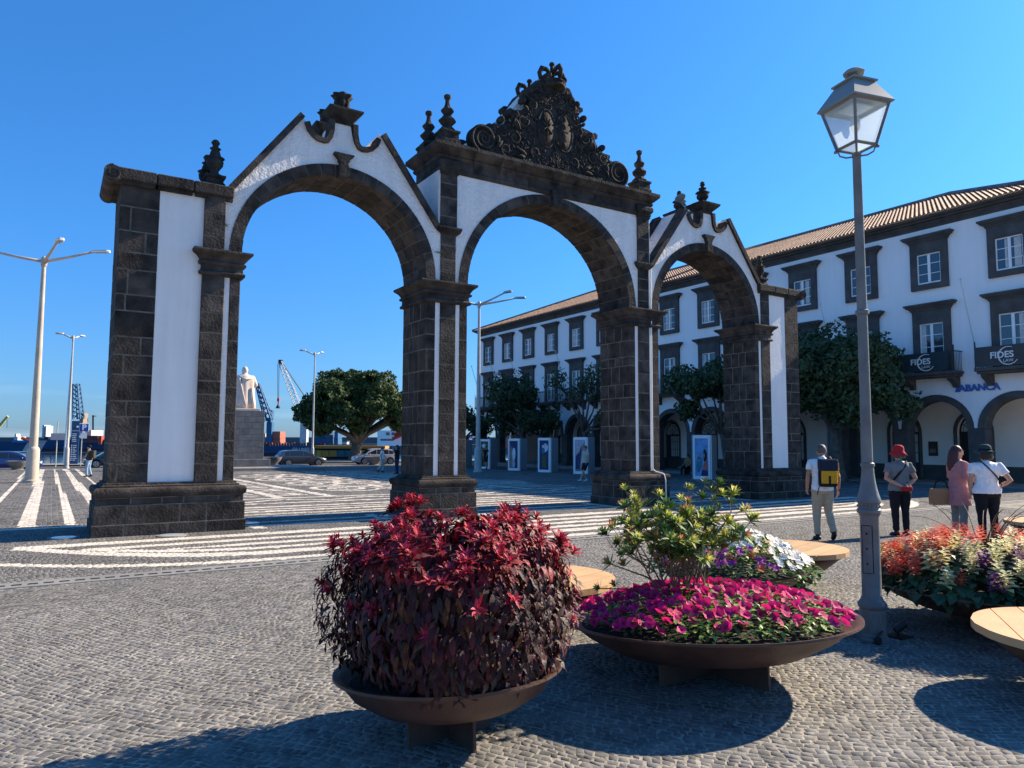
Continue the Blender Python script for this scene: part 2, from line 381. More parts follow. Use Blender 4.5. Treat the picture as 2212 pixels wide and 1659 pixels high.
for i in near:
    v = V[i]-np.array([ctr[i, 0], ctr[i, 1], 0])
    o = bpy.data.objects.new('cobblestone', npmesh('cobblestone', v, base, ['cobble_dark'])); o.location = (ctr[i, 0], ctr[i, 1], 0); link(o, pav)
def many(name, V, base, mats, mi=None, parent=pav, col=None):
    n, k = V.shape[0], V.shape[1]
    F = (np.arange(n)[:, None, None]*k+base[None]).reshape(-1, base.shape[1])
    me = npmesh(name, V.reshape(-1, 3), F, mats, None if mi is None else np.repeat(mi, len(base)))
    o = bpy.data.objects.new(name, me); link(o, parent, kind='stuff'); return o
many('paving_cobbles', V[rest], base, ['cobble_dark'])
V, base, ctr = cobbles(-9, 31.8, 10.62, 17.6, .074, .064, 0, .015, .011, .2, infr, True, .0028, 5)
Lm = stripes(ctr[:, 0], ctr[:, 1]); cc = np.dstack([ctr[:, None, :], np.zeros((len(ctr), 1, 1))]); V[Lm] = (cc+(V-cc)*np.array([1.17, 1.17, 1]))[Lm]; many('striped_cobbles', V, base, ['cobble_dark', 'cobble_light'], Lm.astype(int))
for (xa, xb_, an, sd_) in ((-22, 2.2, R(90), 6), (2.2, 31.8, 0, 8)):
    V, base, ctr = cobbles(xa, xb_, 17.6, 62.1, .115, .1, an, 0, .013, .2, lambda x, y: infr(x, y, 3), False, .006, sd_)
    Lm = stripes(ctr[:, 0], ctr[:, 1]); cc = np.dstack([ctr[:, None, :], np.zeros((len(ctr), 1, 1))]); V[Lm] = (cc+(V-cc)*np.array([1.16, 1.16, 1]))[Lm]
    many('distant_cobbles', V, base, ['cobble_far', 'cobble_light'], Lm.astype(int))
# slot drain in front of the stripes
dr = thing('slot_drain', 'long dark slotted drain line set between plain cobbles and the stripes', 'drain', (8, 10.42, 0))
n = 0; b = MB()
b.box(-12, 30, 10.23, 10.60, -.03, .012); b.build('drain_slab', 'kerbstone', dr)
b = MB()
for i in range(int(42/.16)): b.box(-12+i*.16, -12+i*.16+.1, 10.36, 10.42, .0125, .017)
b.build('slots', 'slot_dark', dr, kind='stuff')
# lights let into the paving beside the piers
gl = None
for i, (x, y, lb) in enumerate(((3.55, 15.75, 'round glass uplighter in the paving, in shade just right of the left gate pier'),
        (1.9, 14.42, 'round glass uplighter set flush in front of the left pier plinth'),
        (.25, 15.0, 'round glass uplighter in the shade at the left end of the gate'),
        (6.6, 15.75, 'round glass uplighter in shade left of the second pier'), (8.75, 15.75, 'round glass uplighter in shade right of the second pier'))):
    if gl is None:
        gl = thing('ground_light', lb, 'light', (0, 0, 0), 'uplighters let into the paving')
        b = MB(); b.lathe([(.25, 0), (.25, .018), (.2, .02)], 20); b.build('ring', 'kerbstone', gl)
        b = MB(); b.lathe([(.19, .01), (.19, .022), (.02, .026)], 20); b.build('glass', 'glass_disc', gl); o = gl
    else: o = clone(gl, None, lb)
    o.location = (x, y, 0)
# ================================================================ the three-arched gate
YF, YB = 14.95, 16.22
CX = 10.73
gate = thing('city_gate', 'old basalt and white plaster city gate of three arches with carved crest on top', 'gate', (CX, 15.6, 0))
def rough_stone(name, x0, x1, y0, y1, z0, z1, m='basalt', j=.012):
    r = lambda: random.uniform(-j*.4, j*.4)
    b = MB(); b.box(x0, x1, y0, y1, z0, z1, 0, .010)
    V = []
    for v in b.v: V.append((v[0]+r()*.5, v[1]+r()*.5, v[2]+r()*.5))
    c = ((x0+x1)/2, (y0+y1)/2, (z0+z1)/2)
    b.v = [(v[0]-c[0], v[1]-c[1], v[2]-c[2]) for v in V]
    o = bpy.data.objects.new(name, b.mesh(name, [m], (0, 0, 0), False, False))
    link(o, gate); o.location = Vector(c)-gate.location; return o
def splits(a, b, n, j=.25):
    if n <= 1: return [(a, b)]
    e = [a]+[a+(b-a)*(i+random.uniform(-j, j))/n for i in range(1, n)]+[b]
    return [(e[i]+(.008 if i else 0), e[i+1]-(.008 if i < n-1 else 0)) for i in range(n)]
mort = MB(); white = MB()
def courses(z0, z1, n):
    e = [z0]
    for i in range(1, n): e.append(z0+(z1-z0)*(i+random.uniform(-.24, .24))/n)
    e.append(z1); return [(e[i]+(.008 if i else 0), e[i+1]-(.008 if i < n-1 else 0)) for i in range(n)]
def stack(x0, x1, z0, z1, n, wrap, ysp=3, xs=1, face=0., name='stone_block'):
    """courses of blocks; wrap -1: left flank shows, +1: right flank shows, 0: front face only"""
    mort.box(x0+.004, x1-.004, YF+.004-face, YB-.004, z0, z1)
    for k, (a, b) in enumerate(courses(z0, z1, n)):
        xx = [(x0, x1)]
        if xs > 1 and k % 3 != 1:
            q = x0+(x1-x0)*random.choice((.24, .28, .4, .68)); xx = [(x0, q-.008), (q+.008, x1)]
        for i, (p, q) in enumerate(xx):
            if (wrap == -1 and i == 0) or (wrap == 1 and i == len(xx)-1):
                for (u, v) in splits(YF-face, YB, ysp if k % 2 else ysp-1, .2): rough_stone(name, p, q, u, v, a, b)
            else:
                rough_stone(name, p, q, YF-face, YF+.4, a, b)
def plaster_strip(x0, x1, z0, z1):
    b = MB(); b.box(x0, x1, YF+.012, YB-.012, z0, z1); b.build('plaster_panel', 'plaster', gate)
Z0, Z1 = .93, 4.94       # shaft between plinth and impost
def mirror(x): return 2*CX-x
# pier shafts (left half mirrored to the right)
for sgn in (1, -1):
    X = (lambda a, b: (a, b)) if sgn == 1 else (lambda a, b: (mirror(b), mirror(a)))
    a, b = X(.86, 1.52); stack(a, b, Z0, 6.46, 14, -1 if sgn == 1 else 1, 3, 2)
    plaster_strip(*X(1.52, 2.31), Z0, 6.52)
    a, b = X(2.31, 2.72); stack(a, b, Z0, Z1, 10, 0, face=.06 if sgn == 1 else .02)
    a, b = X(2.31, 2.70); stack(a, b, 5.42, 6.5, 3, 0, face=.06 if sgn == 1 else .02)
    plaster_strip(*X(2.72, 2.83), Z0, Z1)
    a, b = X(2.83, 3.03); stack(a, b, Z0, Z1, 9, 1 if sgn == 1 else -1, 4)
    a, b = X(7.11, 7.352); stack(a, b, Z0, Z1, 10, -1 if sgn == 1 else 1, 4)
    plaster_strip(*X(7.352, 7.472), Z0, Z1)
    a, b = X(7.472, 7.873); stack(a, b, Z0, Z1, 9, 0, face=.02)
    plaster_strip(*X(7.873, 7.985), Z0, Z1)
    a, b = X(7.985, 8.19); stack(a, b, Z0, Z1, 10, 1 if sgn == 1 else -1, 4)
    a, b = X(7.472, 7.86); stack(a, b, 5.42, 6.57, 4, 0, face=.02)
    a, b = X(7.45, 7.88); stack(a, b, 6.75, 8.06, 4, 0, face=.03)
# loft of rectangles for mouldings
def moulding(name, x0, x1, y0, y1, prof, m='basalt'):
    b = MB(); rs = []
    for p, z in prof: rs.append([(x0-p, y0-p, z), (x1+p, y0-p, z), (x1+p, y1+p, z), (x0-p, y1+p, z)])
    b.rings(rs); return b.build(name, m, gate)
IMP = [(.0, 4.93), (.06, 4.94), (.07, 4.99), (.03, 5.03), (.025, 5.12), (.075, 5.14), (.08, 5.19), (.045, 5.2), (.06, 5.24), (.10, 5.30), (.175, 5.36), (.19, 5.385), (.185, 5.42), (.0, 5.425)]
for a, b in ((2.31, 3.03), (7.11, 8.19)):
    moulding('impost', a, b, YF-(.05 if a < 3 else .01), YB+.01, IMP); moulding('impost', mirror(b), mirror(a), YF-.01, YB+.01, IMP)
NECK = [(.0, 6.56), (.07, 6.62), (.1, 6.70), (.1, 6.74), (0, 6.75)]
for a, b in ((7.472, 7.873),): 
    moulding('necking', a, b, YF-.02, YF+.3, NECK); moulding('necking', mirror(b), mirror(a), YF-.02, YF+.3, NECK)
CAPI = [(0, 8.02), (.06, 8.06), (.08, 8.12), (.05, 8.15), (.1, 8.2), (.14, 8.26), (0, 8.27)]
# plinths
def plinth(x0, x1, flank):
    y0, y1 = YF, YB
    mort.box(x0-.13, x1+.13, y0-.13, y1+.13, 0, .70)
    for (za, zb, p, nx) in ((0., .205, .215, 1.6), (.215, .545, .19, 1.5), (.555, .675, .165, 1.4)):
        mort.box(x0-p+.004, x1+p-.004, y0-p+.004, y1+p-.004, za-.008, zb+.008)
        n = max(3, int((x1-x0+.4)/(.36*nx)))
        for i, (a, b) in enumerate(splits(x0-p, x1+p, n, .22)):
            rough_stone('plinth_block', a, b, y0-p, y0+.12, za, zb)
        for xa, xb in ((x0-p, x0+.1), (x1-.1, x1+p)):
            for (a, b) in splits(y0+.127, y1+p, 3, .2): rough_stone('plinth_block', xa, xb, a, b, za, zb)
    tor = [(.165, .68)]+[(.15+.06*math.sin(t), .77-.085*math.cos(t)) for t in np.linspace(.15, math.pi-.1, 8)]+[(.09, .86), (.09, .885), (.05, .9), (.045, .935), (0, .94)]
    moulding('plinth_torus', x0, x1, y0, y1, tor)
plinth(.86, 3.03, -1); plinth(7.11, 8.19, -1); plinth(mirror(8.19), mirror(7.11), -1); plinth(mirror(3.03), mirror(.86), -1)
# arches: voussoirs in three rows of depth
def arch(cx, ri, hi, t, n):
    zs = 5.425
    P = lambda a, r, h: (cx+r*math.cos(a), zs+h*math.sin(a))
    for k in range(n):
        a0 = math.pi-(math.pi*k/n)-.0035; a1 = math.pi-(math.pi*(k+1)/n)+.0035
        e = [YF-.012, YF+.36+random.uniform(-.1, .1), YF+.8+random.uniform(-.1, .1), YB+.01]
        for i in range(3):
            ya, yb = e[i]+(.005 if i else 0), e[i+1]-(.005 if i < 2 else 0)
            rj = random.uniform(-.008, .001)
            am = (a0+a1)/2
            po = [P(a0, ri+rj, hi+rj), P(am, ri+rj, hi+rj), P(a1, ri+rj, hi+rj), P(a1, ri+t, hi+t), P(am, ri+t, hi+t), P(a0, ri+t, hi+t)]
            b = MB(); b.prism(po, ya, yb); c = po[1][0], (ya+yb)/2, po[1][1]
            b.v = [(v[0]-c[0], v[1]-c[1], v[2]-c[2]) for v in b.v]
            o = bpy.data.objects.new('voussoir', b.mesh('voussoir', ['basalt'], (0, 0, 0), False, True)); link(o, gate); o.location = Vector(c)-gate.location
    po = [P(a, ri+.005, hi+.005) for a in np.linspace(math.pi, 0, 40)]+[P(a, ri+t-.004, hi+t-.004) for a in np.linspace(0, math.pi, 40)]
    V = [(p[0], YF-.007, p[1]) for p in po]+[(p[0], YB-.01, p[1]) for p in po]; F = []
    for i in range(39):
        j = 79-i; F += [(i, i+1, j-1, j), (80+i, 80+j, 80+j-1, 80+i+1), (i, 80+i, 80+i+1, i+1), (j, j-1, 80+j-1, 80+j)]
    mort.add(V, F)
ARC = ((5.07, 2.04, 2.03, .235, 21), (CX, 2.54, 2.42, .235, 25), (2*CX-5.07, 2.04, 2.03, .235, 21))
for A in ARC: arch(*A)
# white spandrels
def spandrel(x0, x1, topf, A, y0=YF+.012, y1=YB-.012):
    cx, ri, hi, t, n = A; ri += t-.02; hi += t-.02
    xs = sorted(set(list(np.linspace(x0, x1, 90))+[cx-ri, cx+ri]))
    V = []; F = []
    for x in xs:
        u = (x-cx)/ri; lo = 5.43 if abs(u) >= 1 else 5.43+hi*math.sqrt(max(0, 1-u*u)); hi_ = max(topf(x), lo+.01)
        V += [(x, y0, lo), (x, y0, hi_), (x, y1, lo), (x, y1, hi_)]
    for i in range(len(xs)-1):
        a = 4*i; c = a+4; F += [(a, c, c+1, a+1), (a+2, a+3, c+3, c+2), (a+1, c+1, c+3, a+3), (a, a+2, c+2, c)]
    white_up.add(V, F)
white_up = MB()
GP = [(2.74, 6.60), (4.23, 8.62), (4.26, 8.36), (4.36, 8.22), (4.50, 8.135), (4.64, 8.115), (4.76, 8.16), (4.84, 8.28), (4.875, 8.45), (4.88, 8.72)]
GC = 5.07
def gtop(pts):
    full = pts+[(2*GC-x, z) for x, z in reversed(pts)]
    X = [p[0] for p in full]; Zz = [p[1] for p in full]
    return lambda x: float(np.interp(x, X, Zz)), full
gt, gfull = gtop(GP)
spandrel(2.705, 7.46, gt, ARC[0])
gt2 = lambda x: gt(mirror(x)); spandrel(mirror(7.46), mirror(2.705), gt2, ARC[2])
spandrel(7.466, mirror(7.466), lambda x: 8.1, ARC[1])
white_up.box(7.40, 7.462, YF+.012, YB-.012, 6.6, 8.1); white_up.box(mirror(7.462), mirror(7.40), YF+.012, YB-.012, 6.6, 8.1)
# coping along the gables: front and back ribs, plaster slope between
def rib(path, y0, y1, th):
    b = MB(); n = len(path); lo = []; hi = []
    for i, p in enumerate(path):
        a = Vector(path[max(i-1, 0)]); c = Vector(path[min(i+1, n-1)]); d = (c-a).normalized(); nn = Vector((-d.y, d.x))
        lo.append(Vector(p)-nn*.01); hi.append(Vector(p)+nn*th)
    V = []; F = []
    for i in range(n): V += [(lo[i].x, y0, lo[i].y), (hi[i].x, y0, hi[i].y), (hi[i].x, y1, hi[i].y), (lo[i].x, y1, lo[i].y)]
    for i in range(n-1):
        for k in range(4): a = 4*i+k; c = 4*i+(k+1) % 4; F.append((a, c, c+4, a+4))
    F += [(0, 1, 2, 3), tuple(4*(n-1)+k for k in (3, 2, 1, 0))]
    b.add(V, F); return b
rake = [(2.80, 6.67), (4.20, 8.57)]
scr = [(4.22, 8.46), (4.28, 8.30), (4.38, 8.19), (4.50, 8.125), (4.64, 8.105), (4.74, 8.14), (4.81, 8.25), (4.845, 8.42), (4.855, 8.66)]
for mirr in (False, True):
    for m2 in (False, True):
        for (y0, y1) in ((YF-.07, YF+.26), (YB-.26, YB+.07)):
            def tr(pts):
                q = [(2*GC-x, z) for x, z in pts] if m2 else list(pts)
                q = [(mirror(x), z) for x, z in q] if mirr else q
                return q if (m2 ^ mirr) is False else q[::-1]
            rib(tr(rake), y0, y1, .115).build('gable_coping', 'basalt', gate)
            b = rib(tr(scr), y0+.012, y1-.012, .1); b.build('gable_scroll', 'basalt', gate)
# pedestals and urns on the side gables
PED = [(.0, 8.62), (.02, 8.70), (.05, 8.73), (.16, 8.84), (.19, 8.88), (.19, 8.92), (.06, 8.95), (.05, 8.99), (0, 9.0)]
def lobed(prof, n, c, lob, amp):
    b = MB(); rs = []
    for r, z in prof: rs.append([(c[0]+(r*(1+amp*math.cos(lob*t)))*math.cos(t), c[1]+(r*(1+amp*math.cos(lob*t)))*math.sin(t), c[2]+z) for t in np.linspace(0, 2*math.pi, n, endpoint=False)])
    b.rings(rs); return b
for cx in (GC, mirror(GC)):
    for y in (YF+.15, YB-.15):
        moulding('urn_pedestal', cx-.19, cx+.19, y-.17, y+.17, PED, 'basalt_carved')
        if cx < CX:
            b = lobed([(.07, 0), (.13, .06), (.165, .16), (.15, .24), (.19, .30), (.23, .34), (.17, .36), (.1, .33)], 28, (cx, y, 8.98), 7, .12)
        else:
            b = lobed([(.09, 0), (.08, .04), (.1, .08), (.17, .16), (.18, .24), (.14, .30), (.22, .32), (.12, .37), (.1, .43), (.13, .46), (.055, .49), (.05, .53), (.085, .57), (.06, .6), (.07, .64), (.03, .68)], 20, (cx, y, 8.98), 6, .05)
        b.build('urn', 'basalt_carved', gate, True)
# corner pinnacles on the end piers
PIN = [(.16, 0), (.16, .03), (.09, .06), (.075, .12), (.1, .16), (.155, .24), (.165, .32), (.12, .36), (.185, .385), (.11, .43), (.1, .48), (.075, .55), (.11, .58), (.06, .61), (.055, .65), (.085, .7), (.055, .75), (.02, .77)]
for cx in (2.5, mirror(2.5)):
    for y in (YF+.18, YB-.18):
        moulding('pinnacle_base', cx-.13, cx+.13, y-.13, y+.13, [(.05, 6.74), (.05, 6.8), (.02, 6.83), (.02, 6.9), (.06, 6.93), (.06, 6.97), (0, 6.98)], 'basalt_carved')
        b = MB(); b.lathe(PIN, 16, (cx, y, 6.97)); b.build('pinnacle', 'basalt_carved', gate, True)
# copings of the end piers, rolled at the outer end
for s in (0, 1):
    X = (lambda x: x) if s == 0 else mirror
    for i, (a, b_) in enumerate(((.74, 1.45), (1.455, 2.1), (2.105, 2.84))):
        p, q = sorted((X(a), X(b_))); moulding('coping_stone', p, q, YF, YB, [(0 if i else .0, 6.46), (.0, 6.5), (.0, 6.52)]) if False else None
        b = MB(); b.box(p, q, YF-.12, YB+.12, 6.52, 6.74, 0, .02); b.box(p+.02, q-.02, YF-.06, YB+.06, 6.45, 6.52); b.build('coping_stone', 'basalt', gate)
    b = MB(); c = (X(.72), 6.6)
    pts = []
    for t in np.linspace(0, 2*math.pi*1.6, 40): r = .155-.0115*t; pts.append((c[0]+r*math.cos(math.pi/2+t*(1 if s == 0 else -1)), c[1]+r*math.sin(math.pi/2+t*(1 if s == 0 else -1))))
    ring = [(c[0]+.15*math.cos(t), c[1]+.15*math.sin(t)) for t in np.linspace(0, 2*math.pi, 20, endpoint=False)]
    b.prism(ring, YF-.13, YB+.13); b.tube([(p[0], YF-.135, p[1]) for p in pts], .016, 5); b.build('scroll_roll', 'basalt', gate)
# main cornice, in blocks
CORN = [(.0, 8.08), (.03, 8.1), (.05, 8.17), (.03, 8.19), (.03, 8.36), (.08, 8.40), (.1, 8.46), (.07, 8.48), (.14, 8.54), (.22, 8.62), (.24, 8.65), (.24, 8.73), (.02, 8.77)]
xa, xb = 7.44, mirror(7.44)
def cornice_side(x0, x1, ends):
    b = MB(); rs = []
    for p, z in CORN:
        l = x0-(p if ends[0] else 0); r = x1+(p if ends[1] else 0)
        rs.append([(l, YF-p, z), (r, YF-p, z), (r, YB+p, z), (l, YB+p, z)])
    b.rings(rs); b.build('cornice_block', 'basalt', gate)
cuts = [xa, 8.3, 9.05, 9.9, 10.58, 11.3, 12.1, 12.95, xb]
for i in range(len(cuts)-1): cornice_side(cuts[i]+.004*(i > 0), cuts[i+1]-.004*(i < len(cuts)-2), (i == 0, i == len(cuts)-2))
moulding('capital', 7.47, 7.86, YF-.03, YF+.3, [(0, 8.0), (.05, 8.05), (.03, 8.07), (.06, 8.12), (.05, 8.16), (.1, 8.22), (.1, 8.3), (.09, 8.34), (.05, 8.37)], 'basalt_carved')
moulding('capital', mirror(7.86), mirror(7.47), YF-.03, YF+.3, [(0, 8.0), (.05, 8.05), (.03, 8.07), (.06, 8.12), (.05, 8.16), (.1, 8.22), (.1, 8.3), (.09, 8.34), (.05, 8.37)], 'basalt_carved')
# keystones
for cx, zb, zt, w_ in ((GC, 7.42, 7.93, .22), (mirror(GC), 7.42, 7.93, .22), (CX, 7.78, 8.2, .15)):
    b = MB(); 
    po = [(-.1, zb), (.1, zb), (.11, zb+.2), (.08, zt-.22), (.12, zt-.17), (.12, zt-.13), (w_, zt-.03), (w_, zt)]
    po = [(cx+x, z) for x, z in po]+[(cx-x, z) for x, z in reversed(po[2:])]+[]
    b.prism(po[:8]+po[8:], YF-.12, YF+.1); b.build('keystone', 'basalt_carved', gate)
# obelisk pinnacles at the corners of the cornice
OB = [(.2, 0), (.22, .04), (.16, .1), (.11, .16), (.2, .25), (.21, .29), (.13, .37), (.09, .42), (.15, .5), (.155, .54), (.08, .62), (.055, .7), (.05, .78), (.085, .84), (.085, .9), (.04, .93)]
for cx in (7.66, mirror(7.66)):
    for y in (YF+.12, YB-.12):
        moulding('obelisk_base', cx-.19, cx+.19, y-.19, y+.19, [(.05, 8.76), (.05, 8.86), (.02, 8.88), (.02, 9.02), (.05, 9.05), (.05, 9.1), (0, 9.12)], 'basalt_carved')
        b = MB(); b.lathe([(r*1.02, z*1.02) for r, z in OB], 8, (cx, y, 9.1), ph=R(22.5)); b.build('obelisk', 'basalt_carved', gate)
# carved pediment
RS = [(640, 330), (690, 440), (712, 500), (722, 560), (760, 562), (812, 585), (815, 625), (775, 655), (738, 715), (758, 752), (790, 770), (788, 805), (790, 832), (900, 885), (925, 915), (975, 905), (1007, 935), (1000, 985), (965, 1000), (1010, 1110), (1080, 1170), (1170, 1205), (1160, 1260), (1250, 1310)]
def pxy(x, y, Yp):
    vx, vy = (2050+x/3.318)/1.8228, (250+y/3.318)/1.8228
    d = fw+rt*((vx-1106)/1564.9)-up*((vy-829.5)/1564.9); t = Yp/d.y; return (d.x*t, 1.7+d.z*t)
YR = YF-.02
half = [pxy(x, y, YR) for x, y in RS]
half = [(CX+.06, half[0][1]+.05), (half[0][0], half[0][1])]+half[1:]
half += [(13.0, 9.1), (13.0, 8.77)]
poly = half+[(mirror(x), z) for x, z in reversed(half)]
seen = []; [seen.append(p) for p in poly if not seen or math.hypot(p[0]-seen[-1][0], p[1]-seen[-1][1]) > .012]
poly = seen[1:]+[] 
for y0, y1 in ((YF-.02, YF+.26), (YB-.26, YB+.02)):
    b = MB(); b.prism(poly, y0, y1); b.build('pediment_slab', 'basalt_carved', gate)
body = [(8.35, 8.77), (8.5, 9.25), (9.55, 10.2), (10.2, 11.0), (CX, 11.05), (mirror(10.2), 11.0), (mirror(9.55), 10.2), (mirror(8.5), 9.25), (mirror(8.35), 8.77)]
b = MB(); b.prism(body, YF+.265, YB-.265); b.build('pediment_back', 'plaster_rough', gate)
def spiral(cx, cz, r, turns, sx=1, y=YF-.05, rad=.035, ph=0, n=48, tail=None):
    pts = []
    for i in range(n):
        t = i/(n-1); a = ph+turns*2*math.pi*t; q = r*(1-t*.86)
        pts.append((cx+sx*q*math.cos(a), y, cz+q*math.sin(a)))
    if tail: pts = [(p[0], y, p[1]) for p in tail]+pts
    return pts, [rad*(1-.45*i/len(pts)) for i in range(len(pts))]
for sx in (1, -1):
    c0 = lambda x: CX+sx*x
    for y in (YF-.03, YB+.03):
        b = MB(); b.prism([(c0(2.14)+.36*math.cos(t), 9.12+.36*math.sin(t)) for t in np.linspace(0, 2*math.pi, 28, endpoint=False)], min(y, y+(.26 if y < 15.5 else -.26)), max(y, y+(.26 if y < 15.5 else -.26)))
        pts, rd = spiral(c0(2.14), 9.12, .37, 2.4, sx, y-.01 if y < 15.5 else y+.01, .045, R(-100)); b.tube(pts, rd, 6)
        b.build('volute', 'basalt_carved', gate, True, sharp=40)
    if True:
        rel = MB()
        for (x, z, r, t, ph) in ((1.25, 9.35, .2, 1.7, 0), (1.0, 9.85, .17, 1.6, 160), (.72, 10.35, .15, 1.5, 60), (1.5, 8.98, .19, 1.5, 200), (.62, 9.1, .15, 1.4, -60), (1.62, 9.42, .15, 1.4, 100), (.55, 10.72, .12, 1.3, 0)):
            pts, rd = spiral(c0(x), z, r, t, sx, YF-.032, .036, R(ph)); rel.tube(pts, rd, 6)
        for (x, z, a, l) in ((1.1, 9.6, 60, .3), (1.2, 9.55, 85, .32), (1.32, 9.6, 110, .26), (.9, 8.98, 20, .3), (.95, 8.92, -5, .3), (1.8, 8.95, 130, .3), (1.75, 9.05, 95, .25), (.6, 10.5, 70, .2), (.85, 10.15, 40, .2)):
            p = Vector((c0(x), YF-.05, z)); d = Vector((sx*math.cos(R(a)), 0, math.sin(R(a))))
            rel.tube([p, p+d*l*.35, p+d*l*.7, p+d*l], [.02, .055, .045, .008], 6)
        for (x, z, r) in ((1.2, 10.0, .1), (.75, 10.75, .1), (1.62, 9.75, .09), (.98, 10.42, .09), (.5, 10.9, .08)):
            rel.ball((c0(x), YF+.05, z), (r, .16, r), 10, 7)
        rel.build('leaf_carving', 'basalt_carved', gate, True)
fil = MB(); rg = random.Random(4)
def inside(x, z):
    hit = False; n = len(poly); j = n-1
    for i in range(n):
        if (poly[i][1] > z) != (poly[j][1] > z) and x < (poly[j][0]-poly[i][0])*(z-poly[i][1])/(poly[j][1]-poly[i][1])+poly[i][0]: hit = not hit
        j = i
    return hit
k = 0
while k < 210:
    x, z = rg.uniform(0, 2.3), rg.uniform(8.82, 11.0)
    if not (inside(CX+x, z) and inside(CX+x+.1, z) and inside(CX+x, z+.08)) or (x < .62 and 9.25 < z < 10.4): continue
    k += 1; a = rg.uniform(0, 6.28)
    for sx in (1, -1):
        c = (CX+sx*x, z)
        if k % 3 == 0:
            pts, rd = spiral(c[0], c[1], rg.uniform(.05, .11), rg.uniform(.8, 1.5), sx, YF-.03, .022, a, 16); fil.tube(pts, rd, 5)
        elif k % 3 == 1:
            d = Vector((sx*math.cos(a), 0, math.sin(a))); p = Vector((c[0], YF-.03, c[1])); L = rg.uniform(.1, .22); fil.tube([p, p+d*L*.4, p+d*L], [.012, .034, .006], 5)
        else: fil.ball((c[0], YF-.01, c[1]), (rg.uniform(.03, .07), .045, rg.uniform(.03, .06)), 7, 5)
fil.build('relief_carving', 'basalt_carved', gate, True, kind='stuff')
sh = MB()
for cx in (CX-.27, CX+.29):
    pts = [(cx+.27*math.cos(t), YF-.03, 9.82+.5*math.sin(t)) for t in np.linspace(0, 2*math.pi, 33)]; sh.tube(pts, .03, 6, cap=False)
    sh.prism([(cx+.25*math.cos(t), 9.82+.48*math.sin(t)) for t in np.linspace(0, 2*math.pi, 24, endpoint=False)], YF-.045, YF)
for z in (9.5, 9.75, 10.0, 10.2): sh.ball((CX+.29, YF-.05, z), (.07, .05, .08), 8, 6)
sh.ball((CX+.29, YF-.05, 9.86), (.16, .03, .05), 8, 6)
sh.tube([(CX-.27, YF-.06, 9.45), (CX-.27, YF-.07, 10.15)], .02, 6)
for a in (35, 60, 120, 145, -35, -145): sh.tube([(CX-.27, YF-.06, 9.85), (CX-.27+.2*math.cos(R(a)), YF-.06, 9.85+.26*math.sin(R(a)))], [.02, .035], 6)
sh.build('twin_shields', 'basalt_carved', gate, True)
txt('date_numerals', '1783', .25, .012, basis((1, 0, 0), (0, 0, 1), (0, -1, 0), (CX+.05, YF-.035, 8.95)), 'basalt', gate)
# crown
for y, nm in ((YF+.1, 0), (YB-.1, 1)):
    cr = MB(); cz = 10.98
    cr.lathe([(.3, 0), (.36, .02), (.37, .07), (.34, .09), (.36, .13), (.38, .15), (.36, .18), (.3, .18)], 20, (CX, y, cz))
    for k in range(8):
        a = 2*math.pi*k/8; c_, s_ = math.cos(a), math.sin(a)
        cr.ball((CX+.35*c_, y+.35*s_, cz+.24), (.06, .06, .08), 7, 5)
        if k % 2 == 0: cr.tube([(CX+.36*c_, y+.36*s_, cz+.2), (CX+.4*c_, y+.4*s_, cz+.38), (CX+.33*c_, y+.33*s_, cz+.52), (CX+.18*c_, y+.18*s_, cz+.53), (CX+.05*c_, y+.05*s_, cz+.44)], [.05, .065, .075, .06, .05], 7)
    cr.tube([(CX, y, cz+.38), (CX, y, cz+.52), (CX, y, cz+.66)], [.07, .06, .05], 8); cr.ball((CX, y, cz+.71), (.08, .08, .065), 10, 6)
    cr.build('crown', 'basalt_carved', gate, True)
mort.build('mortar_core', 'mortar', gate); white_up.build('plaster_spandrels', 'plaster_rough', gate)
# small weeds rooted on the ledges, a horn loudspeaker and a cable
# ================================================================ the long arcaded building
mat('trachyte', (.075, .072, .069), .85, .2, 2, .3, 25, col2=(.105, .10, .095), spec=.25)
mat('roof_clay', (.24, .15, .11), .8, .25, 1.2, .3, 30, objrand=.22, col2=(.34, .25, .20))
mat('win_white', (.86, .85, .82), .5, .02)
mat('pane', (.03, .045, .06), .06, .1, 1, spec=.8)
mat('curtain', (.55, .53, .49), .9, .15, 12)
mat('iron_black', (.02, .02, .022), .5, .1)
mat('iron_white', (.6, .62, .62), .5, .05)
mat('inner_wall', (.85, .80, .72), .9, .04, 1, .1, 9)
mat('dark_door', (.03, .027, .025), .6, .2)
mat('grille_white', (.55, .53, .48), .6, .05)
mat('sign_blue', (.05, .13, .42), .5, 0)
mat('sign_red', (.45, .06, .05), .6, 0)
mat('banner_green', (.018, .04, .045), .7, .1)
mat('banner_grey', (.055, .055, .055), .7, .1)
mat('print_white', (.75, .76, .74), .7, 0)
XB = 33.0; BY0, BY1 = 12.18, 57.68; ZB = -.45
bld = thing('arcaded_building', 'long white three storey building with black stone window frames, arcade and red tile roof', 'building', (XB+7.5, 35, 0))
win_y = [13.80+3.25*k for k in range(14)]
RO, HI, RI = 1.555, 1.50, 1.28; ZS = 2.40
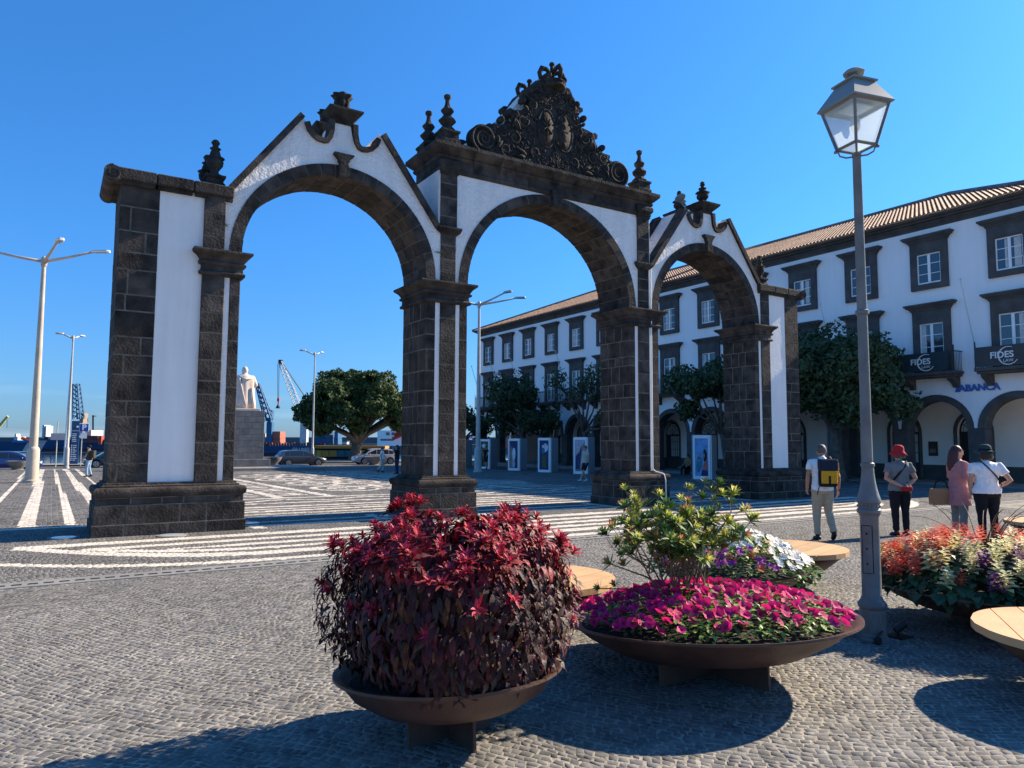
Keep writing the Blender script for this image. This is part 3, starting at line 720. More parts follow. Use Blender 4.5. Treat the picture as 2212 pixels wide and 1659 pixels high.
# facade with openings for arches: strip by strip
def facade():
    b = MB(); V = []; F = []
    ys = []
    for yc in win_y: ys += [yc+RO*math.cos(t) for t in np.linspace(math.pi, 0, 21)]
    ys = sorted(set([BY0, BY1]+[round(y, 5) for y in ys]))
    for i, y in enumerate(ys):
        lo = ZB
        for yc in win_y:
            if abs(y-yc) < RO-1e-4: lo = ZS+HI*math.sqrt(1-((y-yc)/RO)**2)
            elif abs(abs(y-yc)-RO) < 1e-3: lo = ZS
        V += [(XB, y, lo), (XB, y, 11.45), (XB+.55, y, lo), (XB+.55, y, 11.45)]
    for i in range(len(ys)-1):
        m = (ys[i]+ys[i+1])/2; a = 4*i; c = a+4
        F += [(a, a+1, c+1, c), (a+2, c+2, c+3, a+3), (a, c, c+2, a+2), (a+1, a+3, c+3, c+1)]
    n = 4*(len(ys)-1); F += [(0, 2, 3, 1), (n, n+1, n+3, n+2)]
    b.add(V, F)
    # between the arches the strips already reach the springing; piers are stone, added below
    return b
facade().build('facade_wall', 'plaster_wall', bld)
b = MB(); b.box(XB+.55, XB+15, BY0, BY0+.4, 4.4, 11.45); b.box(XB+3, XB+15, BY0, BY0+.4, ZB, 4.4); b.build('end_wall', 'plaster_wall', bld)
b = MB(); b.box(XB+.55, XB+15, BY1-.4, BY1, 4.3, 11.45); b.box(XB+3.2, XB+15, BY1-.4, BY1, ZB, 4.3); b.build('end_wall', 'plaster_wall', bld)
b = MB(); b.box(XB+14.6, XB+15, BY0+.4, BY1-.4, ZB, 11.45); b.build('rear_wall', 'plaster_wall', bld)
b = MB(); b.box(XB+.55, XB+14.6, BY0+.4, BY1-.4, 4.35, 4.5); b.build('arcade_ceiling', 'inner_wall', bld)
b = MB(); b.box(XB-.7, XB+14.6, BY0, BY1+.5, -.9, -.02); b.build('arcade_floor', 'kerbstone', bld)
b = MB(); b.box(XB-1.1, XB-.71, BY0, BY1+.7, -.9, -.16); b.build('step', 'kerbstone', bld)
# arcade piers and arches
for i in range(15):
    y = 13.80-1.625+3.25*i; y0, y1 = max(BY0, y-.345), min(BY1, y+.345)
    if i == 0: y1 = y+.345
    b = MB(); b.box(XB-.03, XB+.58, y0, y1, ZB, ZS-.02, 0, .02); b.box(XB-.07, XB+.62, y0-.03, y1+.03, ZB, .28, 0, .02); b.build('arcade_pier', 'trachyte', bld)
    bx = MB(); 
for yc in win_y:
    b = MB(); n = 24; V = []; F = []
    for k in range(n+1):
        t = math.pi*k/n; c_, s_ = math.cos(t), math.sin(t)
        for (r, h, x) in ((RO, HI, XB-.04), (RI, HI-.27, XB-.04), (RI, HI-.27, XB+.6), (RO, HI, XB+.6)): V.append((x, yc+r*c_, ZS-.02+h*s_))
    for k in range(n):
        a = 4*k; c = a+4
        for q in range(4): F.append((a+q, a+(q+1) % 4, c+(q+1) % 4, c+q))
    b.add(V, F); b.build('arch_surround', 'trachyte', bld, sharp=30)
# inner wall of the arcade with arched doors and grilles
b = MB()
XI = XB+3.2
iw = [y for y in win_y if y < 50.5]
ys = [BY0+.4]; 
def inner():
    b = MB(); V = []; F = []; ys = []
    for yc in iw: ys += [yc+.72*math.cos(t) for t in np.linspace(math.pi, 0, 15)]
    ys = sorted(set([BY0+.4, 50.6]+[round(y, 5) for y in ys]))
    for y in ys:
        lo = .75
        for yc in iw:
            if abs(y-yc) < .72-1e-4: lo = 2.35+.85*math.sqrt(1-((y-yc)/.72)**2)
            elif abs(abs(y-yc)-.72) < 1e-3: lo = .75
        V += [(XI, y, lo), (XI, y, 4.36)]
    for i in range(len(ys)-1):
        m = (ys[i]+ys[i+1])/2; F.append((2*i, 2*i+1, 2*i+3, 2*i+2))
    b.add(V, F)
    return b
# built as separate wall panels between the openings plus arched heads
def inner_panels():
    e = [BY0+.4]+[v for yc in iw for v in (yc-.72, yc+.72)]+[50.6]
    for i in range(0, len(e), 2):
        b = MB(); b.box(XI, XI+.3, e[i], e[i+1], .72, 4.35); b.build('inner_wall', 'inner_wall', bld)
        b = MB(); b.box(XI-.02, XI+.3, e[i], e[i+1], -.02, .72); b.build('wall_base', 'trachyte', bld)
    for j, yc in enumerate(iw):
        V = []; F = []; n = 16
        for k in range(n+1):
            t = math.pi*k/n; y = yc+.72*math.cos(t); z = 2.3+.85*math.sin(t); V += [(XI, y, z), (XI, y, 4.35), (XI+.3, y, z)]
        for k in range(n): a = 3*k; F += [(a, a+1, a+4, a+3), (a, a+3, a+5, a+2)]
        b = MB(); b.add(V, F); b.build('arch_head', 'inner_wall', bld, fix=False)
        door = MB()
        po = [(yc-.72, .0)]+[(yc-.72*math.cos(t), 2.3+.85*math.sin(t)) for t in np.linspace(0, math.pi, 15)]+[(yc+.72, 0)]
        door.prism(po, XI+.22, XI+.3, plane='yz'); d = door.build('arched_door', 'dark_door', bld)
        fr = MB(); pts = [(XI-.02, yc-.8, .0)]+[(XI-.02, yc-.8*math.cos(t), 2.3+.93*math.sin(t)) for t in np.linspace(0, math.pi, 15)]+[(XI-.02, yc+.8, 0)]
        fr.tube(pts, .09, 4); fr.build('door_surround', 'trachyte', d)
        if j % 5 != 3:
            gl = MB(); gl.box(XI+.15, XI+.18, yc-.62, yc+.2, .8, 2.2); gl.build('glazing', 'grille_white', d)
            gr = MB()
            for k in range(7): y = yc-.62+k*.2; gr.box(XI+.1, XI+.13, y-.012, y+.012, .75, 2.25)
            for z in (.8, 1.3, 1.8, 2.25): gr.box(XI+.09, XI+.1, yc-.68, yc+.68, z-.015, z+.015)
            for k in range(1, 6): t = math.pi*k/6; gr.tube([(XI+.1, yc, 2.3), (XI+.1, yc-.66*math.cos(t), 2.3+.8*math.sin(t))], .014, 4)
            for r in (.3, .5): gr.tube([(XI+.1, yc-r*math.cos(t), 2.3+r*1.15*math.sin(t)) for t in np.linspace(0, math.pi, 10)], .014, 4)
            gl2 = MB(); gl2.prism([(yc-.6*math.cos(t), 2.32+.72*math.sin(t)) for t in np.linspace(0, math.pi, 12)], XI+.15, XI+.18, plane='yz'); gl2.build('fanlight', 'grille_white', d)
            gr.build('grille', 'iron_black', d)
inner_panels()
# windows: one of each kind, then copies
def make_window(z0, z1, zo0, zo1, zc, tall):
    s = MB(); w2 = .815; o2 = .52
    s.box(-.14, -.003, -w2, -o2, z0, zo1); s.box(-.14, -.003, o2, w2, z0, zo1)
    if not tall: s.box(-.14, -.003, -o2, o2, z0, zo0)
    s.box(-.14, -.003, -w2, w2, zo1, zc-.38)
    for p, za, zb in ((.01, zc-.38, zc-.30), (.06, zc-.30, zc-.22), (.12, zc-.22, zc-.15), (.22, zc-.15, zc-.08), (.28, zc-.08, zc)):
        s.box(-.14-p*.8, -.003, -w2-p, w2+p, za, zb)
    o = s.build('window', 'trachyte', None)
    f = MB(); d = .055
    f.box(-.07, -.012, -o2, -o2+d, zo0, zo1); f.box(-.07, -.012, o2-d, o2, zo0, zo1); f.box(-.07, -.012, -o2+d, o2-d, zo0, zo0+d+.02); f.box(-.07, -.012, -o2+d, o2-d, zo1-d, zo1); f.box(-.078, -.02, -.06, .06, zo0+d+.02, zo1-d)
    rows = 4 if tall else 3
    for k in range(1, rows):
        z = zo0+(zo1-zo0)*k/rows; f.box(-.06, -.025, -o2+d, -.06, z-.014, z+.014); f.box(-.06, -.025, .06, o2-d, z-.014, z+.014)
    f.build('frame', 'win_white', o)
    for s_ in (0, 1):
        for k in range(rows):
            za, zb = zo0+(zo1-zo0)*k/rows, zo0+(zo1-zo0)*(k+1)/rows
            p = MB(); ya, yb = (-o2+d, -.06) if s_ == 0 else (.06, o2-d); p.box(-.042, -.038, ya, yb, za+.012, zb-.012); p.build('pane', 'pane', o)
    c = MB(); 
    ca, cb = (.18, o2-.06) if not tall else (.25, o2-.06)
    c.box(-.0445, -.0425, ca, cb, zo0+.1, zo1-.08)
    if not tall: c.box(-.0445, -.0425, -.2, -.1, zo0+.1, zo1-.08)
    c.build('curtain', 'curtain', o)
    return o
def relk(o, root, loc): o.parent = root; o.location = Vector(loc)-root.location
w3 = make_window(8.65, 11.1, 8.9, 10.27, 11.11, False); w2 = make_window(4.86, 8.0, 4.98, 7.1, 7.99, True)
first = True
for k, yc in enumerate(win_y):
    for wn in (w3, w2):
        o = wn if k == 0 else clone(wn, bld)
        relk(o, bld, (XB, yc, 0))
        for ch in list(o.children):
            if ch.name.startswith('curtain'):
                q = random.random()
                if q < .22: bpy.data.objects.remove(ch)
                else: ch.scale = (1, (-1 if q > .6 else 1)*random.uniform(.8, 1.02), random.choice((1, 1, 1, .999)))
# balconies
def make_balcony():
    s = MB(); s.box(-.78, 0, -1.25, 1.25, 4.72, 4.86, 0, .02); s.box(-.70, 0, -1.19, 1.19, 4.62, 4.72, 0, .02)
    o = s.build('balcony', 'trachyte', None)
    for y in (-.95, .95):
        c = MB(); c.prism([(-.62, 4.62), (0, 4.62), (0, 4.15), (-.12, 4.18), (-.28, 4.34), (-.5, 4.45), (-.6, 4.52)], y-.13, y+.13, plane='xz'); c.build('corbel', 'trachyte', o)
    r = MB()
    for y in np.linspace(-1.2, 1.2, 25): r.box(-.735, -.72, y-.008, y+.008, 4.86, 5.68)
    for s_ in (-1, 1):
        for x in np.linspace(-.6, -.1, 5): r.box(x-.008, x+.008, s_*1.2-.008, s_*1.2+.008, 4.86, 5.68)
        r.box(-.745, 0, s_*1.2-.02, s_*1.2+.02, 5.68, 5.72); r.box(-.75, -.71, s_*1.2-.02, s_*1.2+.02, 4.86, 5.9); r.ball((-.73, s_*1.2, 5.93), .035, 8, 6)
    r.box(-.75, -.705, -1.2, 1.2, 5.68, 5.715); r.box(-.745, -.71, -1.2, 1.2, 4.93, 4.95)
    r.build('railing', 'iron_black', o)
    return o
bal = make_balcony()
for k, yc in enumerate(win_y): 
    o = bal if k == 0 else clone(bal, bld)
    relk(o, bld, (XB, yc, 0))
# cornice and hipped roof
b = MB()
for p, za, zb in ((.03, 11.42, 11.55), (.07, 11.55, 11.62), (.12, 11.62, 11.72), (.28, 11.72, 11.82), (.45, 11.82, 11.9)): b.box(XB-p, XB+15+p, BY0-p, BY1+p, za, zb)
b.build('eaves_cornice', 'trachyte', bld)
EX0, EX1, EY0, EY1 = XB-.55, XB+15.55, BY0-.55, BY1+.55; ZE = 11.94; HW = (EX1-EX0)/2; SL = .405
RX = (EX0+EX1)/2; ZR = ZE+SL*HW
b = MB(); b.add([(EX0+.05, EY0+.05, ZE-.04), (EX1, EY0+.05, ZE-.04), (EX1, EY1-.05, ZE-.04), (EX0+.05, EY1-.05, ZE-.04), (RX, EY0+HW, ZR-.04), (RX, EY1-HW, ZR-.04)],
    [(0, 4, 5, 3), (0, 1, 4), (1, 2, 5, 4), (2, 3, 5), (0, 3, 2, 1)]); roof = b.build('roof', 'roof_clay', bld)
# rows of barrel tiles up the slope
def tile_row(L):
    V = []; F = []; n = int(L/.42); seg = 5
    for k in range(n):
        a, c = k*.42, k*.42+.46
        o = len(V)
        for (d, z, r) in ((a, .03, .085), (c, .0, .07)):
            for j in range(seg+1): t = math.pi*j/seg; V.append((d, r*math.cos(t), z+r*.8*math.sin(t)))
        for j in range(seg): F.append((o+j, o+j+1, o+seg+2+j, o+seg+1+j))
        F.append(tuple(o+j for j in range(seg+1)))
    me = MB(); me.add(V, F); return me.mesh('roof_tile_row', ['roof_clay'], (0, 0, 0), True, False)
ang = math.atan(SL); full = HW/math.cos(ang)
TL = {}
y = EY0+.15
while y < EY1-.1:
    d = min(HW, y-EY0, EY1-y); L = d/math.cos(ang); q = max(1, round(L/.42))
    if q not in TL: TL[q] = tile_row(q*.42+.001)
    o = inst(TL[q], 'roof_tile_row', roof, (EX0-.02-bld.location.x+0, y-bld.location.y, ZE-.03), (0, -ang, 0)); y += .205
# hips and ridge
b = MB(); b.tube([(EX0, EY0, ZE+.05), (RX, EY0+HW, ZR+.05), (RX, EY1-HW, ZR+.05), (EX0, EY1, ZE+.05)], .13, 7); b.build('ridge_tiles', 'roof_clay', roof)
b = MB(); b.box(38.2, 39.6, 33.2, 34.4, 13.5, 15.6); b.box(38.1, 39.7, 33.1, 34.5, 15.6, 15.75); b.build('chimney', 'plaster_wall', bld)
# signs and banners
yv, zv, xv = Vector((0, -1, 0)), Vector((0, 0, 1)), Vector((-1, 0, 0))
sg = thing('bank_sign', 'blue raised letter bank sign on white wall above the right arches', 'sign', (XB-.05, 15.37, 4.12))
txt('lettering', 'ABANCA', .40, .03, basis(yv, zv, xv, (XB-.05, 15.22, 4.1)), 'sign_blue', sg, bold=.012)
b = MB()
for k in range(2): y0 = 16.12-k*.1; b.prism([(y0+.06, 3.96), (y0, 3.96), (y0-.09, 4.24), (y0-.03, 4.24)], XB-.08, XB-.02, plane='yz'); 
b.build('slashes', 'sign_blue', sg)
sg = thing('shop_sign', 'small red letter sign on the far wall behind the bare tree', 'sign', (XB-.05, 46.6, 4.05))
txt('lettering', 'TURISMO', .42, .02, basis(yv, zv, xv, (XB-.04, 46.6, 4.15)), 'sign_red', sg)
for i, (m_, lb) in enumerate((('banner_grey', 'grey law firm banner hung on the rightmost balcony railing'), ('banner_green', 'dark green law firm banner on balcony left of the grey one'))):
    yc = win_y[i]; bn = thing('balcony_banner', lb, 'banner', (XB-.77, yc, 5.2), 'law firm banners on the balconies')
    b = MB(); b.box(XB-.775, XB-.765, yc-.98+(.0), yc+1.2, 4.9, 5.7); b.build('cloth', m_, bn)
    txt('lettering', 'FIDES', .36, .004, basis(yv, zv, xv, (XB-.782, yc+.18, 5.32)), 'print_white', bn, bold=.008)
    txt('lettering', 'LAW', .17, .004, basis(yv, zv, xv, (XB-.782, yc-.05, 5.08)), 'print_white', bn)
    b = MB(); b.tube([(XB-.78, yc-.06+.36*math.cos(t), 5.28+.36*math.sin(t)) for t in np.linspace(R(-150), R(115), 30)], [.012+.016*math.sin(k/29*math.pi) for k in range(30)], 5); b.build('ring_mark', 'print_white', bn)
# flag poles on the facade
fp = thing('flag_pole', 'white slanted flag pole on the facade, right of the banner windows', 'pole', (XB, 15.3, 5.9), 'bare flag poles fixed to the facade')
b = MB(); b.tube([(XB, 15.3, 5.7), (XB-1.0, 15.3, 8.6)], [.03, .02], 6); b.ball((XB-1.0, 15.3, 8.64), .05, 8, 6); b.build('pole', 'iron_white', fp)
for y, lb in ((21.9, 'white slanted flag pole above the crown of the big plaza tree'), (44.4, 'white slanted flag pole over the bare tree'), (50.8, 'white slanted flag pole over the far dark tree'), (54.1, 'white slanted flag pole near the far end of the facade'), (57.5, 'white slanted flag pole at the far corner of the building')):
    o = clone(fp, None, lb); o.location = (XB, y, 5.9)
# cash machine and notices on the inner wall
atm = thing('cash_machine', 'dark cash machine set in the wall right of the grilled bank door', 'cash machine', (XI, 12.9, 1.6))
b = MB(); b.box(XI-.06, XI-.005, 12.6, 13.15, 1.35, 2.0, 0, .02); b.box(XI-.09, XI-.06, 12.65, 13.1, 1.38, 1.46); b.build('housing', 'dark_door', atm); b = MB(); b.box(XI-.065, XI-.061, 12.72, 13.03, 1.55, 1.9); b.build('screen', 'pane', atm)
nb = thing('notice_board', 'dark framed notice board on the arcade wall behind the red hat', 'board', (XI, 18.6, 1.5))
b = MB(); b.box(XI-.05, XI-.004, 18.68, 19.12, 1.15, 1.85, 0, .015); b.build('frame', 'dark_door', nb); b = MB(); b.box(XI-.055, XI-.051, 18.75, 19.05, 1.3, 1.5); b.build('notice', 'stone_grey', nb)
# ================================================================ planters, plants, round benches
mat('corten', (.085, .042, .03), .55, .3, 4, .25, 60, col2=(.12, .062, .042), spec=.4)
mat('soil', (.02, .014, .01), .95, .4, 20, 1., 40)
mat('wood', (.60, .37, .17), .5, .12, 3, .15, 30, objrand=.1, spec=.4)
mat('leaf_maroon', (1, 1, 1), .58, .35, 14, .6, 30, vcol=True, trans=.2, spec=.4)
mat('leaf_green', (1, 1, 1), .45, .25, 14, .3, 40, vcol=True, trans=.25, spec=.45)
mat('petal', (1, 1, 1), .6, .12, 10, .2, 30, vcol=True, trans=.3, spec=.25)
mat('twig', (.2, .13, .075), .85, .3, 10, .5, 40)
def tilt(cx, cy, z=0, a=0., b=0.): return Matrix.Translation((cx, cy, z))
VR = Vector((rt.x, rt.y, 0)).normalized(); VF = Vector((fw.x, fw.y, 0)).normalized()
def lean(roll, pitch):      # the paving slopes a little here: right side up, far side down
    return Matrix.Rotation(R(-pitch), 4, VR) @ Matrix.Rotation(R(-roll), 4, VF)
def bowl(name, label, cx, cy, r, zr, roll=1.6, pitch=1.5, foot=.5, ring=.07):
    t = thing(name, label, 'planter', (cx, cy, 0), 'rusty steel bowl planters')
    d = zr-.12-.0
    b = MB(); prof = [(.0, .13), (r*.42, .15), (r*.66, .2), (r*.84, zr-.11), (r*.93, zr-.035), (r, zr-.004), (r, zr+.012), (r-ring*.5, zr+.006), (r-ring, zr-.02), (r*.84, zr-.055), (r*.6, zr-.09), (.0, zr-.09)]
    b.lathe([(max(q, .001), z) for q, z in prof], 72, (cx, cy, 0), cap=False); o = b.build('bowl', 'corten', t, True, sharp=50)
    for k in range(2):
        f = MB(); M4 = Matrix.Translation((cx, cy, 0)) @ Matrix.Rotation(R(2.5+90*k), 4, 'Z')
        f.box(-foot, foot, -.008-.002*k, .008+.002*k, -.02, .165+.01*k, 0, 0, M4); f.build('foot_plate', 'corten', t)
    s = MB(); s.lathe([(r*.9, zr-.05), (r*.5, zr-.0), (.01, zr+.02)], 32, (cx, cy, 0), cap=False); s.build('soil', 'soil', t)
    t.rotation_euler = lean(roll, pitch).to_euler()
    return t
# ---- leaves
def leafshape(L, W, droop, fold=.25, n=4, curl=0.):
    """lance-shaped leaf along +x, bending down; returns verts, quads"""
    V = []; 
    for i in range(n+1):
        u = i/n; w_ = W*math.sin(math.pi*min(1, .06+.94*u)**.8)*(1 if u < 1 else .02)
        a = droop*u; x = L*u*(1-.22*abs(droop)*u); z = -L*.5*droop*u*u
        yw = w_*.5
        V += [(x, -yw, z+fold*yw+curl*yw*math.sin(u*9)), (x, 0, z), (x, yw, z+fold*yw-curl*yw*math.sin(u*9+1))]
    F = []
    for i in range(n):
        a = 3*i; F += [(a, a+3, a+4, a+1), (a+1, a+4, a+5, a+2)]
    return np.array(V), np.array(F)
def frame(d, upv):
    d = d/np.linalg.norm(d); s = np.cross(upv, d); n = np.linalg.norm(s); s = np.array([1., 0, 0]) if n < 1e-5 else s/n
    return np.stack([d, s, np.cross(d, s)], 1)
class Leaves:
    def __init__(s): s.V = []; s.F = []; s.C = []; s.n = 0
    def put(s, V, F, Mx, o, sc, col):
        s.V.append((V*sc) @ Mx.T+o); s.F.append(F+s.n); s.n += len(V); s.C.append(np.tile(col, (len(V), 1)))
    def build(s, name, m, parent, kind='stuff', smooth=True):
        V = np.concatenate(s.V)-np.array(wloc(parent)) if parent is not None else np.concatenate(s.V)
        me = npmesh(name, V, np.concatenate(s.F), [m], None, smooth, np.concatenate(s.C))
        o = bpy.data.objects.new(name, me); return link(o, parent, kind=kind)
def leafmesh(name, V, F, col, m):
    return npmesh(name, V, F, [m], None, True, np.tile(col, (len(V), 1)))
def inst_m(me, name, parent, Mx, o, sc):
    ob = bpy.data.objects.new(name, me); COL.objects.link(ob); ob.parent = parent
    p = np.array(wloc(parent)); M4 = Matrix.Identity(4)
    for i in range(3):
        for j in range(3): M4[i][j] = Mx[i, j]*sc
        M4[i][3] = o[i]-p[i]
    ob.matrix_basis = M4; return ob
CAM2 = np.array([0, 0, 1.7])
# ---- amaranth bush
B1 = (2.03, 3.86)
bowl('bowl_planter', 'small rusty steel bowl holding the dark red leafy bush', *B1, .665, .385, 2.2, 3.6, foot=.27)
am = thing('amaranth_bush', 'tall bushy dark red amaranth with drooping maroon leaves and crimson tops', 'plant', (*B1, .38))
g = np.random.default_rng(11)
st = MB()
MAR = np.array([.042, .009, .011]); MAR2 = np.array([.09, .013, .02]); CRI = np.array([.38, .016, .03]); PNK = np.array([.5, .035, .09]); BRZ = np.array([.16, .055, .015]); GRY = np.array([.06, .038, .03])
LV = [leafshape(1, .25 if dr < .35 else .30, dr, .22, 4, cu) for dr, cu in ((.3, .15), (.8, .35), (1.2, .45), (1.6, .5), (.5, .5))]
def am_surf(az, el):       # bush outline: wide dome, slightly overhanging the bowl
    rx = .735*(1+.07*math.sin(3*az+1)+.06*math.sin(5*az)+.04*math.sin(9*az+2)); ce = abs(math.cos(el))**(.62 if el > 0 else .25); se = math.copysign(abs(math.sin(el))**.8, math.sin(el))
    if el < 0: rx *= 1-.17*abs(se)
    return np.array([math.cos(az)*ce*rx, math.sin(az)*ce*rx, .33+(.45+.05*math.sin(4*az)+.05*math.sin(7*az+1))*se if el > 0 else .33+.36*se])
items = []      # (position, matrix, scale, variant, colour)
c0 = np.array([B1[0]+.015, B1[1]-.01, .42])
tops = []
def rosette(p, ax, size, n, cols, dr=(0, 1), openness=1.):
    for k in range(n):
        a = k*2.4+g.uniform(-.3, .3); u = k/n
        side = np.cross(ax, [0.3, .2, 1.]); side /= np.linalg.norm(side); s2 = np.cross(ax, side)
        out = side*math.cos(a)+s2*math.sin(a)
        d = out*(.35+.9*u*openness)+ax*(1.05-.75*u)
        items.append((p+ax*size*.25*(1-u)*1.0, frame(d, ax+out*.01+np.array([0, 0, .2])), size*(.5+.65*u)*g.uniform(.8, 1.15), dr[int(g.integers(len(dr)))], cols[min(len(cols)-1, int(u*len(cols)))]*g.uniform(.75, 1.25)))
# leafy mass
for i in range(10500):
    az = g.uniform(0, 2*math.pi); el = math.asin(g.uniform(-1., 1.)); k = g.uniform(.45, 1.0)**.4 if i % 4 else g.uniform(.2, .8)
    p0 = am_surf(az, el); p = c0+p0*np.array([k, k, 1 if i % 4 else g.uniform(.55, .95)]); nrm = np.array([math.cos(az)*math.cos(el), math.sin(az)*math.cos(el), .2+math.sin(el)*.6])
    d = np.array([math.cos(az+g.normal(0, .65)), math.sin(az+g.normal(0, .65)), -g.uniform(.45, 2.1)*(1 if el < .6 else .4)])
    u = g.uniform(); hgt_ = (p[2]-.45)/.76
    col = (MAR if u < .55 else MAR2 if u < .8 else GRY if u < .92 else BRZ)*g.uniform(.7, 1.3)
    if hgt_ > .72 and u > .3: col = CRI*g.uniform(.35, .85)
    items.append((p, frame(d, nrm), g.uniform(.05, .115)*(1.15 if i % 9 == 0 else 1), int(g.choice([1, 1, 2, 3, 4])), col))
# shoots with crimson rosettes on top and some on the flank
for i in range(165):
    if i < 140: az = g.uniform(0, 2*math.pi); el = math.asin(g.uniform(.5, 1.))
    else: az = g.uniform(0, 2*math.pi); el = g.uniform(-.25, .65)
    p = c0+am_surf(az, el)*(1.0 if i < 140 else .9); ax = np.array([math.cos(az)*math.cos(el)*.6, math.sin(az)*math.cos(el)*.6, 1.]); ax /= np.linalg.norm(ax)
    if i >= 140: ax = np.array([math.cos(az), math.sin(az), .55]); ax /= np.linalg.norm(ax)
    p = p+ax*.03
    rosette(p, ax, g.uniform(.065, .115), int(g.integers(12, 20)), [PNK, CRI, CRI, CRI*.7, MAR2*1.5], (0, 0, 1, 4), 1.1 if i < 140 else 1.2)
    if i % 3 == 0: rosette(p+ax*.04, ax, .06, 7, [PNK, CRI], (0,), .4)
for k in range(9):
    a = k*2*math.pi/9; st.tube([(B1[0]+.12*math.cos(a), B1[1]+.12*math.sin(a), .36), (B1[0]+.25*math.cos(a), B1[1]+.25*math.sin(a), .75), (B1[0]+.36*math.cos(a), B1[1]+.36*math.sin(a), 1.15)], [.014, .011, .006], 6)
st.build('stems', 'twig', am, kind='stuff')
score = []
for i, it in enumerate(items):
    d = it[0]-CAM2; dist = np.linalg.norm(d); off = it[0][:2]-np.array(B1); front = -(off @ np.array([fw.x, fw.y]))
    rad = np.hypot(*off)/.7+max(0, (it[0][2]-1.0))
    score.append(it[2]/dist*(1+1.4*front)*rad)
order_ = np.argsort(score)[::-1]; big = set(order_[:300].tolist())
rest_ = Leaves()
for i, (p, Mx, sc, v, col) in enumerate(items):
    V, F = LV[v]
    if i in big: inst_m(leafmesh('leaf', V, F, col, 'leaf_maroon'), 'leaf', am, Mx, p, sc)
    else: rest_.put(V, F, Mx, p, sc, col)
rest_.build('foliage', 'leaf_maroon', am)
# ---- petunia bowl with a shrub
B2 = (4.2, 3.88)
bowl('bowl_planter', 'wide rusty steel bowl of magenta petunias in front of the lamp post', *B2, 1.075, .415, 1.8, 3.6, foot=.52)
def flower5(r, cup, n=5, notch=.12):
    V = [(0, 0, -cup*.9)]; F = []
    m = n*4
    for ring, (rr, z) in enumerate(((.4, -cup*.3), (1., cup*.25))):
        for k in range(m):
            a = 2*math.pi*k/m; q = rr*(1-notch*(1 if ring else .2)*(abs(math.cos(a*n/2))**6))
            V.append((r*q*math.cos(a), r*q*math.sin(a), z*(1+(.5 if ring else 0)*math.sin(a*n*1.5+1))+.05*r*math.sin(a*3+.7)))
    F = []
    for k in range(0, m, 2): F.append((0, 1+k, 1+(k+1) % m, 1+(k+2) % m))
    for k in range(m): F.append((1+k, 1+m+k, 1+m+(k+1) % m, 1+(k+1) % m))
    return np.array(V), np.array(F)
pet = thing('petunia_bed', 'low carpet of magenta petunias filling the wide bowl', 'flowers', (*B2, .4))
g = np.random.default_rng(21)
MAG = np.array([.78, .025, .20])
G1 = np.array([.16, .29, .05]); G2 = np.array([.07, .16, .03]); G3 = np.array([.32, .43, .09])
lv = [leafshape(1, .55, .5, .2, 3), leafshape(1, .5, .9, .2, 3), leafshape(1, .6, .2, .2, 3)]
lf = Leaves()
def mound(r): return .43+.19*(1-(r/1.0)**2)
def lz(x, y):    # follow the lean of the bowl
    return ((x-B2[0])*VR.x+(y-B2[1])*VR.y)*math.tan(R(1.8))-((x-B2[0])*VF.x+(y-B2[1])*VF.y)*math.tan(R(3.6))
for i in range(3600):
    r = .9*math.sqrt(g.uniform()); a = g.uniform(0, 2*math.pi); x, y = B2[0]+r*math.cos(a), B2[1]+r*math.sin(a)
    d = np.array([math.cos(a+g.normal(0, 1)), math.sin(a+g.normal(0, 1)), g.uniform(-.3, .7)])
    col = (G1 if g.uniform() < .5 else G2 if g.uniform() < .6 else G3)*g.uniform(.7, 1.2)
    lf.put(*lv[int(g.integers(3))], frame(d, np.array([0, 0, 1.])), np.array([x, y, mound(r)+lz(x, y)-.02+g.uniform(-.06, .05)]), g.uniform(.035, .07), col)
lf.build('foliage', 'leaf_green', pet)
fm = []
for k in range(8):
    c = MAG*g.uniform(.8, 1.2)*np.array([1, 1, g.uniform(.8, 1.25)]); V, F = flower5(1, .35, 5, .14)
    C = np.tile(c, (len(V), 1)); C[0] = c*.25; C[1:21] *= .75
    me = npmesh('flower', V, F, ['petal'], None, True, C); fm.append(me)
cand = []
for i in range(1000):
    r = .98*math.sqrt(g.uniform(.02, 1)); a = g.uniform(0, 2*math.pi)
    x, y = B2[0]+r*math.cos(a), B2[1]+r*math.sin(a)
    if any((x-q[0])**2+(y-q[1])**2 < .0014 for q in cand): continue
    front = -(math.cos(a)*fw.x+math.sin(a)*fw.y)*r
    if front > .74 and g.uniform() < .8: continue
    cand.append((x, y, r, a))
cand.sort(key=lambda q: math.hypot(q[0], q[1])); more = Leaves()
for qi, (x, y, r, a) in enumerate(cand):
    nz_ = np.array([-fw.x*.55+g.normal(0, .55)+.2, -fw.y*.55+g.normal(0, .55), .8]); d = np.cross(nz_, [g.uniform(-1, 1), 1, 0]); 
    nz_ /= np.linalg.norm(nz_); d /= np.linalg.norm(d); Mx = np.stack([d, np.cross(nz_, d), nz_], 1)
    fo = np.array([x, y, mound(r)+lz(x, y)+.02+g.uniform(-.01, .03)])
    if qi < 298: inst_m(fm[int(g.integers(8))], 'flower', pet, Mx, fo, g.uniform(.026, .041))
    else: more.put(*flower5(1, .6, 5, .2), Mx, fo, g.uniform(.026, .041), MAG*g.uniform(.75, 1.15))
if more.n: more.build('flowers', 'petal', pet)
